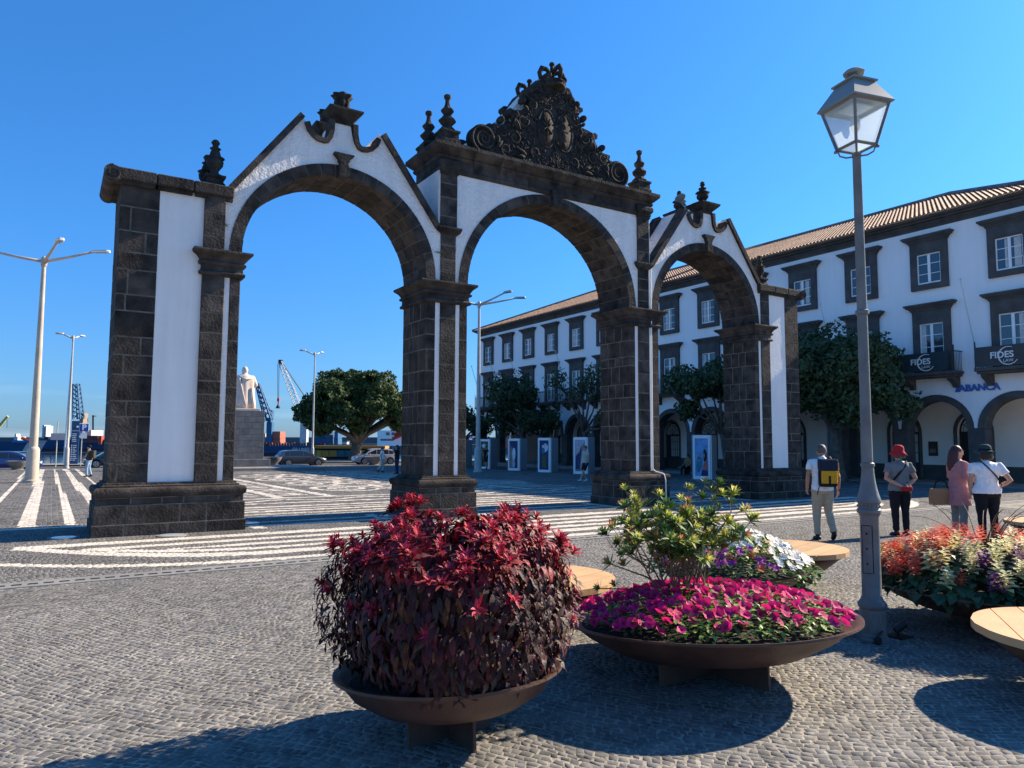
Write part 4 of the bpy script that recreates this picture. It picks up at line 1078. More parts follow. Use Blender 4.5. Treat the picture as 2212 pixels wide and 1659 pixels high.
# ---- callistemon-like shrub in the middle
shr = thing('shrub', 'airy shrub with yellow green leaf tufts rising from the magenta petunias', 'shrub', (*B2, .5))
g = np.random.default_rng(5)
tw = MB(); ends = []
base0 = np.array([B2[0]-.14, B2[1]+.12, .5])
def grow(p, d, L, rad, lev):
    n = 3; pts = [p]
    for i in range(n):
        d = d+g.normal(0, .13, 3)+np.array([0, 0, .07]); d /= np.linalg.norm(d); pts.append(pts[-1]+d*L/n)
    tw.tube([tuple(q) for q in pts], [rad*(1-.12*i) for i in range(n+1)], 5)
    if lev == 0 or L < .1: ends.append((pts[-1], d)); return
    if lev <= 2: ends.append((pts[2], d+g.normal(0, .4, 3)))
    for k in range(int(g.integers(2, 4))):
        nd = d+g.normal(0, .55, 3); nd[2] = abs(nd[2])*.8+.12; nd /= np.linalg.norm(nd); grow(pts[-1 if k else -2], nd, L*g.uniform(.55, .85), rad*.66, lev-1)
for k in range(13):
    a = k*2*math.pi/13+g.uniform(-.3, .3); d = np.array([math.cos(a)*.62, math.sin(a)*.62, 1.05]); d /= np.linalg.norm(d)
    grow(base0+np.array([.07*math.cos(a), .07*math.sin(a), -.05]), d, g.uniform(.28, .38), .010, 3)
for ex, ey, ez in ((-.62, .05, .1), (-.55, -.05, .3), (.18, 0, .9), (.30, .05, .88), (.05, .0, .86)):
    e = base0+np.array([VR.x*ex+VF.x*ey, VR.y*ex+VF.y*ey, ez]); m_ = (base0+e)/2+np.array([0, 0, .05]); tw.tube([tuple(base0), tuple(m_), tuple(e)], [.01, .007, .004], 5); ends.insert(0, (e, e-m_)); ends.insert(0, (m_*.35+e*.65+np.array([.01, 0, .02]), e-m_+np.array([0, 0, .3])))
tw.build('branches', 'twig', shr)
YG = [np.array([.60, .60, .07]), np.array([.72, .62, .14]), np.array([.22, .32, .05]), np.array([.10, .16, .035]), np.array([.72, .36, .15]), np.array([.40, .47, .08])]
tv = leafshape(1, .30, .3, .15, 3)
def tuft(col, col2):
    L_ = Leaves()
    for k in range(16):
        a = k*2.4; u = k/16; out = np.array([math.cos(a), math.sin(a), 0])
        d = out*(.3+.9*u)+np.array([0, 0, 1.1-.8*u]); L_.put(*tv, frame(d, np.array([0, 0, 1.])+out*.1), np.array([0, 0, .2-.3*u]), .7+.5*u, (col2 if u < .4 else col)*g.uniform(.75, 1.25))
    V = np.concatenate(L_.V); return npmesh('leaf_tuft', V, np.concatenate(L_.F), ['leaf_green'], None, True, np.concatenate(L_.C))
TM = [tuft(YG[3], YG[0]), tuft(YG[2], YG[1]), tuft(YG[3], YG[5]), tuft(YG[2], YG[4]), tuft(YG[3], YG[2]), tuft(YG[3], YG[3]), tuft(YG[3], YG[2])]
keep_ = ends[:10]; ends = keep_+sorted(ends[10:], key=lambda e: -e[0][2])
for i, (p, d) in enumerate(ends[:300]):
    d = d/np.linalg.norm(d)+np.array([0, 0, .3]); d /= np.linalg.norm(d); s_ = np.cross(d, [g.normal(), g.normal(), .1]); s_ /= np.linalg.norm(s_)
    hi_ = p[2] > .95 or g.uniform() < .5
    inst_m(TM[int(g.choice([0, 1, 2, 3])) if hi_ else int(g.choice([2, 4, 5, 6]))], 'leaf_tuft', shr, np.stack([s_, np.cross(d, s_), d], 1), p, g.uniform(.06, .092))
# ---- white and purple impatiens bowl behind
B4 = (6.1, 5.3)
bowl('bowl_planter', 'rusty steel bowl of white and purple flowers behind the petunia shrub', *B4, .76, .40, .8, .5, foot=.4)
imp = thing('impatiens_bed', 'mounded white impatiens with purple blooms on their left side', 'flowers', (*B4, .4))
g = np.random.default_rng(31); lf = Leaves()
def m4(r): return .42+.36*(1-(r/.86)**2)
for i in range(1500):
    r = .86*math.sqrt(g.uniform()); a = g.uniform(0, 2*math.pi); d = np.array([math.cos(a+g.normal(0, 1)), math.sin(a+g.normal(0, 1)), g.uniform(-.4, .6)])
    lf.put(*lv[int(g.integers(3))], frame(d, np.array([0, 0, 1.])), np.array([B4[0]+r*math.cos(a), B4[1]+r*math.sin(a), m4(r)-.02+g.uniform(-.08, .02)]), g.uniform(.05, .1), (G2 if g.uniform() < .6 else G1)*g.uniform(.6, 1.1))
lf.build('foliage', 'leaf_green', imp)
fw_, fp_, fo_ = [], [], []
for c, lst in ((np.array([.82, .80, .74]), fw_), (np.array([.45, .05, .3]), fp_), (np.array([.7, .12, .03]), fo_)):
    V, F = flower5(1, .12, 5, .3); lst.append(npmesh('flower', V, F, ['petal'], None, True, np.tile(c, (len(V), 1))))
for i in range(300):
    r = .80*math.sqrt(g.uniform(.03, 1)); a = g.uniform(0, 2*math.pi); off = np.array([math.cos(a)*r, math.sin(a)*r]); side = off @ np.array([VR.x, VR.y]); fr_ = -(off @ np.array([VF.x, VF.y]))
    lst = fw_ if side > -.36+.1*g.normal() and not (fr_ > .5 and side < .2) else (fo_ if g.uniform() < .12 else fp_)
    nz_ = np.array([math.cos(a)*.5-fw.x*.4+g.normal(0, .2), math.sin(a)*.5-fw.y*.4+g.normal(0, .2), .9]); nz_ /= np.linalg.norm(nz_); d = np.cross(nz_, [1, .2, 0]); d /= np.linalg.norm(d)
    inst_m(lst[0], 'flower', imp, np.stack([d, np.cross(nz_, d), nz_], 1), np.array([B4[0]+off[0], B4[1]+off[1], m4(r)+.03]), g.uniform(.03, .042))
# ---- salvia bowl on the right
B3 = (7.55, 3.38)
bowl('bowl_planter', 'rusty steel bowl of orange and cream salvias at the right edge', *B3, 1.1, .40, .5, .3, foot=.45)
sal = thing('salvia_bed', 'dense orange, cream and purple salvia spikes over dark green leaves', 'flowers', (*B3, .4))
g = np.random.default_rng(41); lf = Leaves(); hv = [leafshape(1, .8, .7, .15, 3), leafshape(1, .75, 1.2, .15, 3)]
def m3(r): return .42+.36*(1-(r/1.13)**3)
for i in range(2300):
    r = 1.1*math.sqrt(g.uniform()); a = g.uniform(0, 2*math.pi); d = np.array([math.cos(a+g.normal(0, .9)), math.sin(a+g.normal(0, .9)), g.uniform(-.8, .5)])
    lf.put(*hv[int(g.integers(2))], frame(d, np.array([math.cos(a)*.3, math.sin(a)*.3, 1.])), np.array([B3[0]+r*math.cos(a), B3[1]+r*math.sin(a), m3(r)-.02+g.uniform(-.12, .02)]), g.uniform(.07, .12), np.array([.03, .085, .035])*g.uniform(.6, 1.3))
lf.build('foliage', 'leaf_green', sal)
def spike(col):
    L_ = Leaves(); pv = leafshape(1, .5, .4, .2, 2)
    for k in range(22):
        u = k/22; a = k*2.4; out = np.array([math.cos(a), math.sin(a), .35-.5*u*0]); L_.put(*pv, frame(out, np.array([0, 0, 1.])), np.array([0, 0, u*1.0]), (.68-.4*u), col*g.uniform(.7, 1.25))
    return npmesh('flower_spike', np.concatenate(L_.V), np.concatenate(L_.F), ['petal'], None, True, np.concatenate(L_.C))
ORG = np.array([.85, .17, .085]); CRM = np.array([.80, .74, .36]); PUR = np.array([.22, .04, .16])
SP = [[spike(ORG), spike(ORG*.85)], [spike(CRM), spike(CRM*.85)], [spike(PUR), spike(PUR*.7)]]
for i in range(280):
    r = 1.08*math.sqrt(g.uniform()); a = g.uniform(0, 2*math.pi); x, y = r*math.cos(a), r*math.sin(a)
    q = math.sin(x*4.1+1)+math.sin(y*3.7)+g.normal(0, .8); k = 0 if q > -.35 else 1 if q > -1.9 else 2
    if -(x*VF.x+y*VF.y) > .95 and g.uniform() < .45: continue
    d = np.array([math.cos(a)*r*.35+g.normal(0, .15), math.sin(a)*r*.35+g.normal(0, .15), 1.]); d /= np.linalg.norm(d); s_ = np.cross(d, [1, 0, .1]); s_ /= np.linalg.norm(s_)
    inst_m(SP[k][int(g.integers(2))], 'flower_spike', sal, np.stack([s_, np.cross(d, s_), d], 1), np.array([B3[0]+x, B3[1]+y, m3(r)+.0]), g.uniform(.12, .18))
gr = MB()
for k in range(15):
    a = g.uniform(0, 6.28); P0 = Vector((B3[0]-.1+.12*math.cos(a), B3[1]+.1+.12*math.sin(a), .75)); e = Vector((math.cos(a), math.sin(a), 0))*g.uniform(.3, .8); h = g.uniform(.2, .5)
    pts = [P0+e*t+Vector((0, 0, h*(1.7*t-.9*t*t))) for t in np.linspace(0, 1, 9)]; gr.tube(pts, [.006-.0005*q for q in range(9)], 4)
gr.build('dry_stalks', 'twig', sal)
# ---- round wooden benches
def bench(label, cx, cy, r, z=.45, ang=0.):
    t = thing('round_bench', label, 'bench', (cx, cy, 0), 'round wooden benches on steel bowls')
    n = 7; M4 = Matrix.Translation((cx, cy, 0)) @ Matrix.Rotation(ang, 4, 'Z')
    for k in range(n):
        a, b_ = -r+2*r*k/n+.004, -r+2*r*(k+1)/n-.004
        ts = np.linspace(a, b_, 5); top = [(v, math.sqrt(max(r*r-v*v, 0))) for v in ts]
        poly = [(-w_, v) for v, w_ in top]+[(w_, v) for v, w_ in reversed(top)]
        pl = []; 
        for p in poly:
            if not pl or math.hypot(p[0]-pl[-1][0], p[1]-pl[-1][1]) > .002: pl.append(p)
        b = MB(); b.prism(pl, z-.055, z, 0, M4, 'xy'); b.build('plank', 'wood', t)
    b = MB(); b.lathe([(r*.82, z-.06), (r*.9, z-.075), (r*.62, z-.24), (r*.3, z-.32), (.02, z-.33)], 40, (cx, cy, 0), cap=False); b.build('base_bowl', 'corten', t, True)
    for k in range(2):
        f = MB(); f.box(-r*.45, r*.45, -.008-.002*k, .008+.002*k, -.01, z-.29, 0, 0, M4 @ Matrix.Rotation(R(45+90*k), 4, 'Z')); f.build('foot_plate', 'corten', t)
    return t
bench('round wooden bench half hidden behind the dark red bush', 3.92, 5.72, .72, ang=R(18))
bench('round wooden bench behind the white flowers, left of the lamp post', 7.63, 5.78, .70, ang=R(18))
bench('round wooden bench nearest the viewer at the right edge', 6.02, 2.12, .72, ang=R(35))
bench('round wooden bench beyond the salvia bowl, cut by the right edge', 14.0, 5.4, .72, ang=R(18))
# ================================================================ street furniture
mat('lamp_grey', (.13, .135, .13), .5, .15, 6, .15, 40, col2=(.18, .185, .18), spec=.4)
mat('lamp_hood', (.21, .225, .205), .45, .1, 4, spec=.5)
mat('frosted', (.36, .45, .50), .3, .06, 8, .3, 60, trans=.7, transcol=(.85, .93, .97), spec=.5)
def glassy():
    m = MATS['frosted']; t = m.node_tree; o = t.nodes['Material Output']; cur = o.inputs['Surface'].links[0].from_socket
    tp = t.nodes.new('ShaderNodeBsdfTransparent'); tp.inputs[0].default_value = (.86, .93, .96, 1); ms = t.nodes.new('ShaderNodeMixShader'); ms.inputs[0].default_value = .42
    t.links.new(cur, ms.inputs[1]); t.links.new(tp.outputs[0], ms.inputs[2]); t.links.new(ms.outputs[0], o.inputs['Surface'])
glassy()
mat('galv', (.42, .41, .38), .5, .15, 3, spec=.5)
mat('pole_beige', (.46, .40, .32), .6, .15, 2, .2, 20, spots=(.3, .26, .2), sscale=3)
mat('lamp_white', (.7, .7, .68), .4, .05)
mat('limestone', (.62, .53, .45), .8, .12, 1.5, .2, 10)
mat('kiosk_grey', (.36, .37, .38), .6, .05)
mat('white_frame', (.87, .87, .86), .5, .02)
mat('black_plastic', (.015, .015, .016), .4, 0)
mat('totem_blue', (.015, .07, .16), .5, .05)
mat('parking_blue', (.02, .09, .42), .5, 0)
# ---- lantern post in the foreground
LX, LY = 6.125, 3.775
lp = thing('lantern_post', 'tall grey cast iron lantern post standing beside the petunia bowl', 'street lamp', (LX, LY, 0))
b = MB(); b.lathe([(.125, -.02), (.125, .02), (.115, .03), (.115, .05), (.106, .06), (.106, .27), (.115, .28)], 8, (LX, LY, 0), ph=R(22.5)); b.build('base', 'lamp_grey', lp)
for k in range(8):
    a = R(45*k); M4 = Matrix.Translation((LX, LY, 0)) @ Matrix.Rotation(a, 4, 'Z'); b = MB(); b.box(.092, .102, -.03, .03, .08, .25, 0, .006, M4); b.build('base_panel', 'lamp_grey', lp)
b = MB(); b.lathe([(.112, .28), (.12, .295), (.118, .315), (.1, .34), (.088, .36), (.08, .38), (.077, 1.06), (.09, 1.09), (.1, 1.1), (.1, 1.125), (.088, 1.14), (.088, 1.175), (.1, 1.19), (.1, 1.21), (.09, 1.24), (.076, 1.29), (.062, 1.36), (.053, 1.44), (.05, 1.5), (.058, 1.505), (.058, 1.53), (.044, 1.54)], 24, (LX, LY, 0)); b.build('shaft', 'lamp_grey', lp, True, sharp=35)
for k in range(14): a = R(360/14*k); b = MB(); b.ball((LX+.09*math.cos(a), LY+.09*math.sin(a), 1.158), .011, 8, 6); b.build('stud', 'lamp_grey', lp, True)
da = math.atan2(-LY, -LX)-.35
b = MB()
pts = [(LX+.0785*math.cos(da+t), LY+.0785*math.sin(da+t), z) for z, t in [(.58, -.6), (.58, -.3), (.58, 0), (.58, .3), (.58, .6), (.99, .6), (.99, .3), (.99, 0), (.99, -.3), (.99, -.6), (.58, -.6)]]
b.tube(pts, .0035, 5); b.build('door_seam', 'slot_dark', lp)
for z in (.66, .79, .92): b = MB(); b.ball((LX+.079*math.cos(da), LY+.079*math.sin(da), z), .009, 8, 6); b.build('bolt', 'slot_dark', lp)
b = MB(); b.lathe([(.046, 1.53), (.043, 2.88), (.043, 2.89), (.037, 4.34), (.042, 4.35), (.03, 4.37)], 20, (LX, LY, 0)); b.lathe([(.044, 2.86), (.058, 2.87), (.058, 2.9), (.044, 2.91)], 20, (LX, LY, 0)); b.build('pole', 'lamp_grey', lp, True, sharp=40)
b = MB(); b.box(LX-.13, LX-.08, LY-.13, LY-.08, 0, .06, 0, .01); b.tube([(LX-.1, LY-.1, .06), (LX-.03, LY-.1, .1)], .01, 6); b.build('cable_box', 'black_plastic', lp)
# lantern head
la = R(-13.4)
HM = Matrix.Translation((LX, LY, 0)) @ Matrix.Rotation(la, 4, 'Z')
zb, zt = 4.42, 4.80; rb, rt_ = .115, .2
def sq(r, z): return [(r, -r, z), (r, r, z), (-r, r, z), (-r, -r, z)]
b = MB()
for k in range(4):
    c0_, c1_ = sq(rb, zb)[k], sq(rt_, zt)[k]; b.tube([c0_, c1_], .018, 4, 0, True, HM)
    d0, d1 = sq(rb, zb)[(k+1) % 4], sq(rt_, zt)[(k+1) % 4]; b.tube([c0_, d0], .016, 4, 0, True, HM); b.tube([c1_, d1], .022, 4, 0, True, HM)
b.build('lantern_frame', 'lamp_grey', lp)
for k in range(4):
    p0, p1 = sq(rb, zb)[k], sq(rb, zb)[(k+1) % 4]; p2, p3 = sq(rt_, zt)[(k+1) % 4], sq(rt_, zt)[k]
    b = MB(); b.add([p0, p1, p2, p3], [(0, 1, 2, 3)], 0, HM); b.build('glass_pane', 'frosted', lp, fix=False)
b = MB(); b.add(sq(rb-.01, zb-.004), [(0, 1, 2, 3)], 0, HM); b.build('glass_pane', 'frosted', lp, fix=False)
b = MB(); b.rings([sq(.23, zt-.0), sq(.23, zt+.014), sq(.125, zt+.20), sq(.118, zt+.21), sq(.14, zt+.215), sq(.14, zt+.23), sq(.08, zt+.265)], 0, True, HM); b.build('hood', 'lamp_hood', lp)
b = MB(); b.lathe([(.055, zt+.26), (.045, zt+.28), (.04, zt+.295), (.085, zt+.31), (.095, zt+.33), (.075, zt+.35), (.02, zt+.36)], 20, (LX, LY, 0)); b.build('vent_cap', 'lamp_hood', lp, True, sharp=40)
b = MB()
for k in range(4):
    c = sq(rb+.01, zb-.005)[k]; b.tube([(0, 0, 4.335), (c[0]*.5, c[1]*.5, 4.335), (c[0]*.8, c[1]*.8, 4.36), (c[0]*.85, c[1]*.85, 4.39), c], .008, 6, 0, True, HM); b.ball((c[0], c[1], c[2]-.012), .016, 6, 5, 0, HM)
b.build('bracket_arms', 'lamp_grey', lp)
b = MB(); b.ball((0, 0, 4.64), (.045, .045, .08), 10, 8, 0, HM); b.box(-.11, .11, -.11, .11, 4.775, 4.79, 0, 0, HM); b.build('bulb_holder', 'lamp_white', lp)
ft = thing('foot_spot', 'small black ground spotlight beside the lantern post base', 'light', (LX+.28, LY-.06, 0))
b = MB(); b.tube([(LX+.28, LY-.06, 0), (LX+.28, LY-.06, .06)], .012, 6); b.tube([(LX+.25, LY-.05, .06), (LX+.33, LY-.09, .12)], [.03, .036], 8); b.build('spot_head', 'black_plastic', ft); b = MB(); b.box(LX+.2, LX+.38, LY-.14, LY+.02, -.01, .014); b.build('base_plate', 'black_plastic', ft)
# ---- small lantern post by the tree
def small_lantern(label, x, y, H=5.0):
    t = thing('lantern_post', label, 'street lamp', (x, y, 0))
    b = MB(); b.lathe([(.13, -.1), (.13, .4), (.09, .5), (.06, .55), (.045, H-.95)], 12, (x, y, 0)); b.build('pole', 'lamp_grey', t, True, sharp=40)
    M4 = Matrix.Translation((x, y, 0)) @ Matrix.Rotation(R(10), 4, 'Z')
    b = MB(); b.rings([[(r*math.cos(R(60*k)), r*math.sin(R(60*k)), z) for k in range(6)] for r, z in ((.17, H-.9), (.3, H-.32))], 0, True, M4); b.build('glass', 'frosted', t)
    b = MB(); b.rings([[(r*math.cos(R(60*k)), r*math.sin(R(60*k)), z) for k in range(6)] for r, z in ((.36, H-.32), (.36, H-.28), (.15, H-.05), (.07, H+.0), (.09, H+.06), (.02, H+.09))], 0, True, M4)
    for k in range(6): b.tube([(.172*math.cos(R(60*k)), .172*math.sin(R(60*k)), H-.9), (.302*math.cos(R(60*k)), .302*math.sin(R(60*k)), H-.32)], .013, 4, 0, True, M4)
    b.build('hood', 'lamp_hood', t); return t
small_lantern('small six sided lantern post in front of the big plaza tree', 30.3, 20.55, 5.0)
# ---- tall street lights
def tri_light(label, x, y, H, rb_, arms, m='galv', armL=2.6, rise=.35, group=None, head=.62):
    z = gz(x, y); t = thing('street_light', label, 'street light', (x, y, z), group)
    b = MB(); b.lathe([(rb_*2.0, -.05), (rb_*2.0, .1), (rb_*1.55, .13), (rb_*1.5, 1.45), (rb_*1.3, 1.55), (rb_, 1.6), (rb_*.95, 3.0), (rb_*.5, H)], 16, (x, y, z)); b.build('pole', m, t, True, sharp=40)
    b = MB(); b.lathe([(rb_*.62, H-.35), (rb_*.75, H-.3), (rb_*.75, H+.05), (rb_*.4, H+.12)], 12, (x, y, z)); b.build('collar', m, t, True, sharp=40)
    for a in arms:
        d = Vector((math.cos(R(a)), math.sin(R(a)), 0)); s_ = Vector((0, 0, 1)); p0 = Vector((x, y, z+H-.12)); p1 = p0+d*armL+s_*rise
        b = MB(); b.tube([p0, p0+d*armL*.5+s_*rise*.45, p1], [.075, .06, .05], 8); b.build('arm', m, t, True)
        M4 = basis(d, s_.cross(d), s_, p1); b = MB()
        b.rings([[(u, w_*c, h) for c, h in ((-1, 0), (-.8, .07), (.8, .07), (1, 0), (.8, -.035), (-.8, -.035))] for u, w_ in ((-.08, .06), (.0, .13), (head*.5, .17), (head*.9, .14), (head, .06))], 0, True, M4); b.build('lamp_head', 'lamp_white' if m == 'pole_beige' else 'galv', t)
        b = MB(); b.box(.05, head*.85, -.1, .1, -.045, -.036, 0, 0, M4); b.build('lens', 'frosted', t)
    return t
tri_light('big three armed street light at the far left, beige pole', -.69, 39.24, 10.2, .17, (-34, 148, -78), 'pole_beige', 2.3, .45, head=.75)
tri_light('three armed street light seen just right of the second gate pier', 23.0, 40.38, 10.9, .15, (-34, 148, -78), 'galv', 2.4, .45)
tri_light('slim street light standing at the kerb before the big round tree', 20.6, 67.38, 10.4, .10, (170, 40), 'galv', .9, .35, head=.5)
tri_light('slim street light at the kerb left of the gate', 1.0, 63.69, 9.9, .10, (175, 50), 'galv', .7, .3, head=.45)
mast = thing('flag_mast', 'plain white flag mast leaning beside the slim street light at left', 'mast', (1.1, 82.2, -.5))
b = MB(); b.tube([(1.1, 82.2, -.6), (1.25, 82.2, 9.6)], [.12, .06], 8); b.build('mast_pole', 'lamp_white', mast)
# ---- signs at the kerb
ps = thing('parking_sign', 'blue parking sign with white letter P on a thin post', 'sign', (2.22, 74.6, -.46))
b = MB(); b.tube([(2.22, 74.6, -.5), (2.22, 74.6, 3.3)], .05, 6); b.build('post', 'galv', ps); b = MB(); b.box(2.0, 2.72, 74.5, 74.54, 2.5, 3.22, 0, .01); b.build('plate', 'white_frame', ps)
b = MB(); b.box(2.035, 2.685, 74.48, 74.497, 2.535, 3.185); b.build('blue_field', 'parking_blue', ps); txt('letter', 'P', .66, .005, basis((1, 0, 0), (0, 0, 1), (0, -1, 0), (2.36, 74.47, 2.86)), 'white_frame', ps, bold=.03)
b = MB(); b.box(2.1, 2.6, 74.5, 74.54, 1.9, 2.42); b.build('small_plate', 'white_frame', ps)
p2 = clone(ps, None, 'distant blue parking sign beneath the right side of the round tree'); p2.location = (51., 92., -.6)
tm = thing('information_totem', 'tall dark blue information totem with white lines beside parking sign', 'sign', (1.75, 79.5, -.48))
b = MB(); b.box(1.5, 2.16, 79.4, 79.6, -.5, 3.55, 0, .02); b.build('panel', 'totem_blue', tm)
b = MB(); b.box(1.53, 2.13, 79.37, 79.395, 2.6, 2.63)
for k in range(9): b.box(1.54, 1.62, 79.37, 79.395, 1.2-k*.17, 1.29-k*.17); b.box(1.68, 1.68+.15+.2*random.random(), 79.37, 79.395, 1.22-k*.17, 1.27-k*.17)
for k in range(5): b.box(1.58, 1.75+.3*random.random(), 79.37, 79.395, 2.3-k*.17, 2.36-k*.17)
b.lathe([(.1, 0), (.02, .005)], 12, (0, 0, 0), 0, True, basis((1, 0, 0), (0, 0, 1), (0, -1, 0), (1.97, 79.385, 3.0))); b.build('print', 'white_frame', tm)
# bench and thin board left
pb = thing('post_board', 'thin grey post with a pale blank board left of the slim light', 'sign', (-.1, 71, -.43))
b = MB(); b.tube([(.35, 71, -.5), (.35, 71, 3.2)], .05, 6); b.build('post', 'galv', pb); b = MB(); b.box(-.1, .9, 70.95, 71, 1.75, 2.3); b.build('board', 'kiosk_grey', pb)
ra = thing('quay_railing', 'dark blue railing frame along the quay edge at the left', 'railing', (-4, 83.7, -.5))
b = MB()
for k in range(26): x = -24+k*2.0; b.box(x-.05, x+.05, 83.66, 83.76, -.55, .45)
b.build('post', 'totem_blue', ra); b = MB(); b.box(-24.1, 26.1, 83.64, 83.78, .45, .6); b.build('rail', 'totem_blue', ra)
# ---- stone bowl planters at the kerb
def stone_bowl(label, x, y, h):
    z = gz(x, y); t = thing('stone_planter', label, 'planter', (x, y, z))
    b = MB(); s_ = h/.6; b.lathe([(.4*s_, -.05), (.4*s_, .04), (.3*s_, .08), (.36*s_, .15*s_), (.6*s_, .4*s_), (.68*s_, .55*s_), (.7*s_, .6*s_), (.58*s_, .6*s_), (.5*s_, .5*s_)], 18, (x, y, z)); b.build('bowl', 'stone_grey', t, True, sharp=40); b = MB(); b.lathe([(.56*s_, .52*s_), (.01, .54*s_)], 18, (x, y, z)); b.build('soil', 'soil', t)
stone_bowl('pale stone bowl planter beside the blue car at far left', -1.95, 61.6, .62); stone_bowl('mossy stone bowl planter right of the statue plinth', 15.0, 60.2, .78); stone_bowl('dark stone bowl planter in front of the silver car', 24.3, 61.4, .75)
# ---- statue
SX, SY = 11.3, 54.5; SZ = gz(SX, SY)
stt = thing('statue', 'pale stone statue of a robed man seen from behind on tall block pedestal', 'statue', (SX, SY, SZ))
b = MB(); b.box(SX-3.6, SX+5.2, SY-3.6, SY+2.5, SZ-.1, SZ+.22, 0, .03); b.build('step', 'kerbstone', stt)
b = MB(); b.box(SX-.95, SX+2.35-.4, SY-1.3, SY+1.3, SZ+.2, SZ+.75, 0, .02); b.build('plinth_foot', 'stone_grey', stt)
px0, px1 = SX-.8, SX+1.5
for k in range(8):
    za, zb_ = SZ+.75+k*.43, SZ+.75+(k+1)*.43-.008; off = .3 if k % 2 else -.25
    xm_ = (px0+px1)/2+off; b = MB(); b.box(px0, xm_-.004, SY-1.15, SY+1.15, za, zb_, 0, .012); b.build('pedestal_block', 'stone_grey', stt); b = MB(); b.box(xm_+.004, px1, SY-1.15, SY+1.15, za, zb_, 0, .012); b.build('pedestal_block', 'stone_grey', stt)
zt_ = SZ+.75+8*.43; cxs = SX+.28
b = MB(); b.box(cxs-.95, cxs+.95, SY-.9, SY+.9, zt_, zt_+.16, 0, .02); b.build('statue_base', 'limestone', stt)
def ell(cx, cy, z, rx, ry, n=20, fold=0., ph=0.): return [(cx+rx*math.cos(2*math.pi*j/n)*(1+fold*math.sin(7*2*math.pi*j/n+ph)), cy+ry*math.sin(2*math.pi*j/n)*(1+fold*math.sin(7*2*math.pi*j/n+ph)), z) for j in range(n)]
b = MB(); z0 = zt_+.16; n = 36
b.rings([ell(cxs, SY, z0+z, rx, ry, n, f, .4) for z, rx, ry, f in ((0, .82, .62, .09), (.5, .78, .58, .09), (1.1, .72, .52, .08), (1.7, .7, .48, .06), (2.1, .74, .46, .04), (2.3, .66, .42, .02), (2.42, .45, .34, 0), (2.5, .2, .2, 0), (2.6, .17, .18, 0))])
b.ball((cxs, SY, z0+2.78), (.22, .25, .29), 14, 10)
b.tube([(cxs-.5, SY-.1, z0+2.25), (cxs-.78, SY-.1, z0+1.7), (cxs-.62, SY+.35, z0+1.35)], [.22, .19, .13], 10); b.tube([(cxs+.5, SY-.1, z0+2.25), (cxs+.74, SY, z0+1.75), (cxs+.6, SY+.35, z0+1.45)], [.22, .2, .13], 10)
b.tube([(cxs-.55, SY-.3, z0+2.32), (cxs, SY-.5, z0+2.05), (cxs+.55, SY-.3, z0+2.32)], [.1, .12, .1], 8)
b.tube([(cxs-.45, SY-.45, z0+2.15), (cxs-.2, SY-.6, z0+1.0), (cxs+.02, SY-.64, z0+.05)], [.07, .06, .09], 7); b.tube([(cxs+.42, SY-.45, z0+1.5), (cxs+.55, SY-.58, z0+.05)], [.05, .08], 7)
b.build('robed_figure', 'limestone', stt, True)
b = MB(); b.tube([(cxs-.85, SY+.4, z0+1.2), (cxs-.85, SY+.4, z0+2.75)], .03, 6); b.build('staff', 'limestone', stt)
# ---- exhibition kiosks with photographs
PC = {}
def pm(name, c):
    if name not in MATS: mat(name, c, .6, .25, 6, 0)
    return name
for nm, c in (('p_sky', (.16, .36, .62)), ('p_deep', (.02, .04, .12)), ('p_olive', (.09, .10, .04)), ('p_gold', (.22, .14, .03)), ('p_white', (.68, .68, .7)), ('p_rock', (.3, .2, .17)), ('p_lilac', (.5, .42, .48)), ('p_skin', (.45, .24, .16)), ('p_coral', (.55, .13, .11)), ('p_hair', (.03, .015, .01)), ('p_teal', (.05, .2, .28)), ('p_black', (.02, .025, .02))): pm(nm, c)
def blob(seed, cx, cz, rx, rz, n=12, jag=.25):
    q = random.Random(seed); return [(cx+rx*(1+q.uniform(-jag, jag))*math.cos(2*math.pi*k/n), cz+rz*(1+q.uniform(-jag, jag))*math.sin(2*math.pi*k/n)) for k in range(n)]
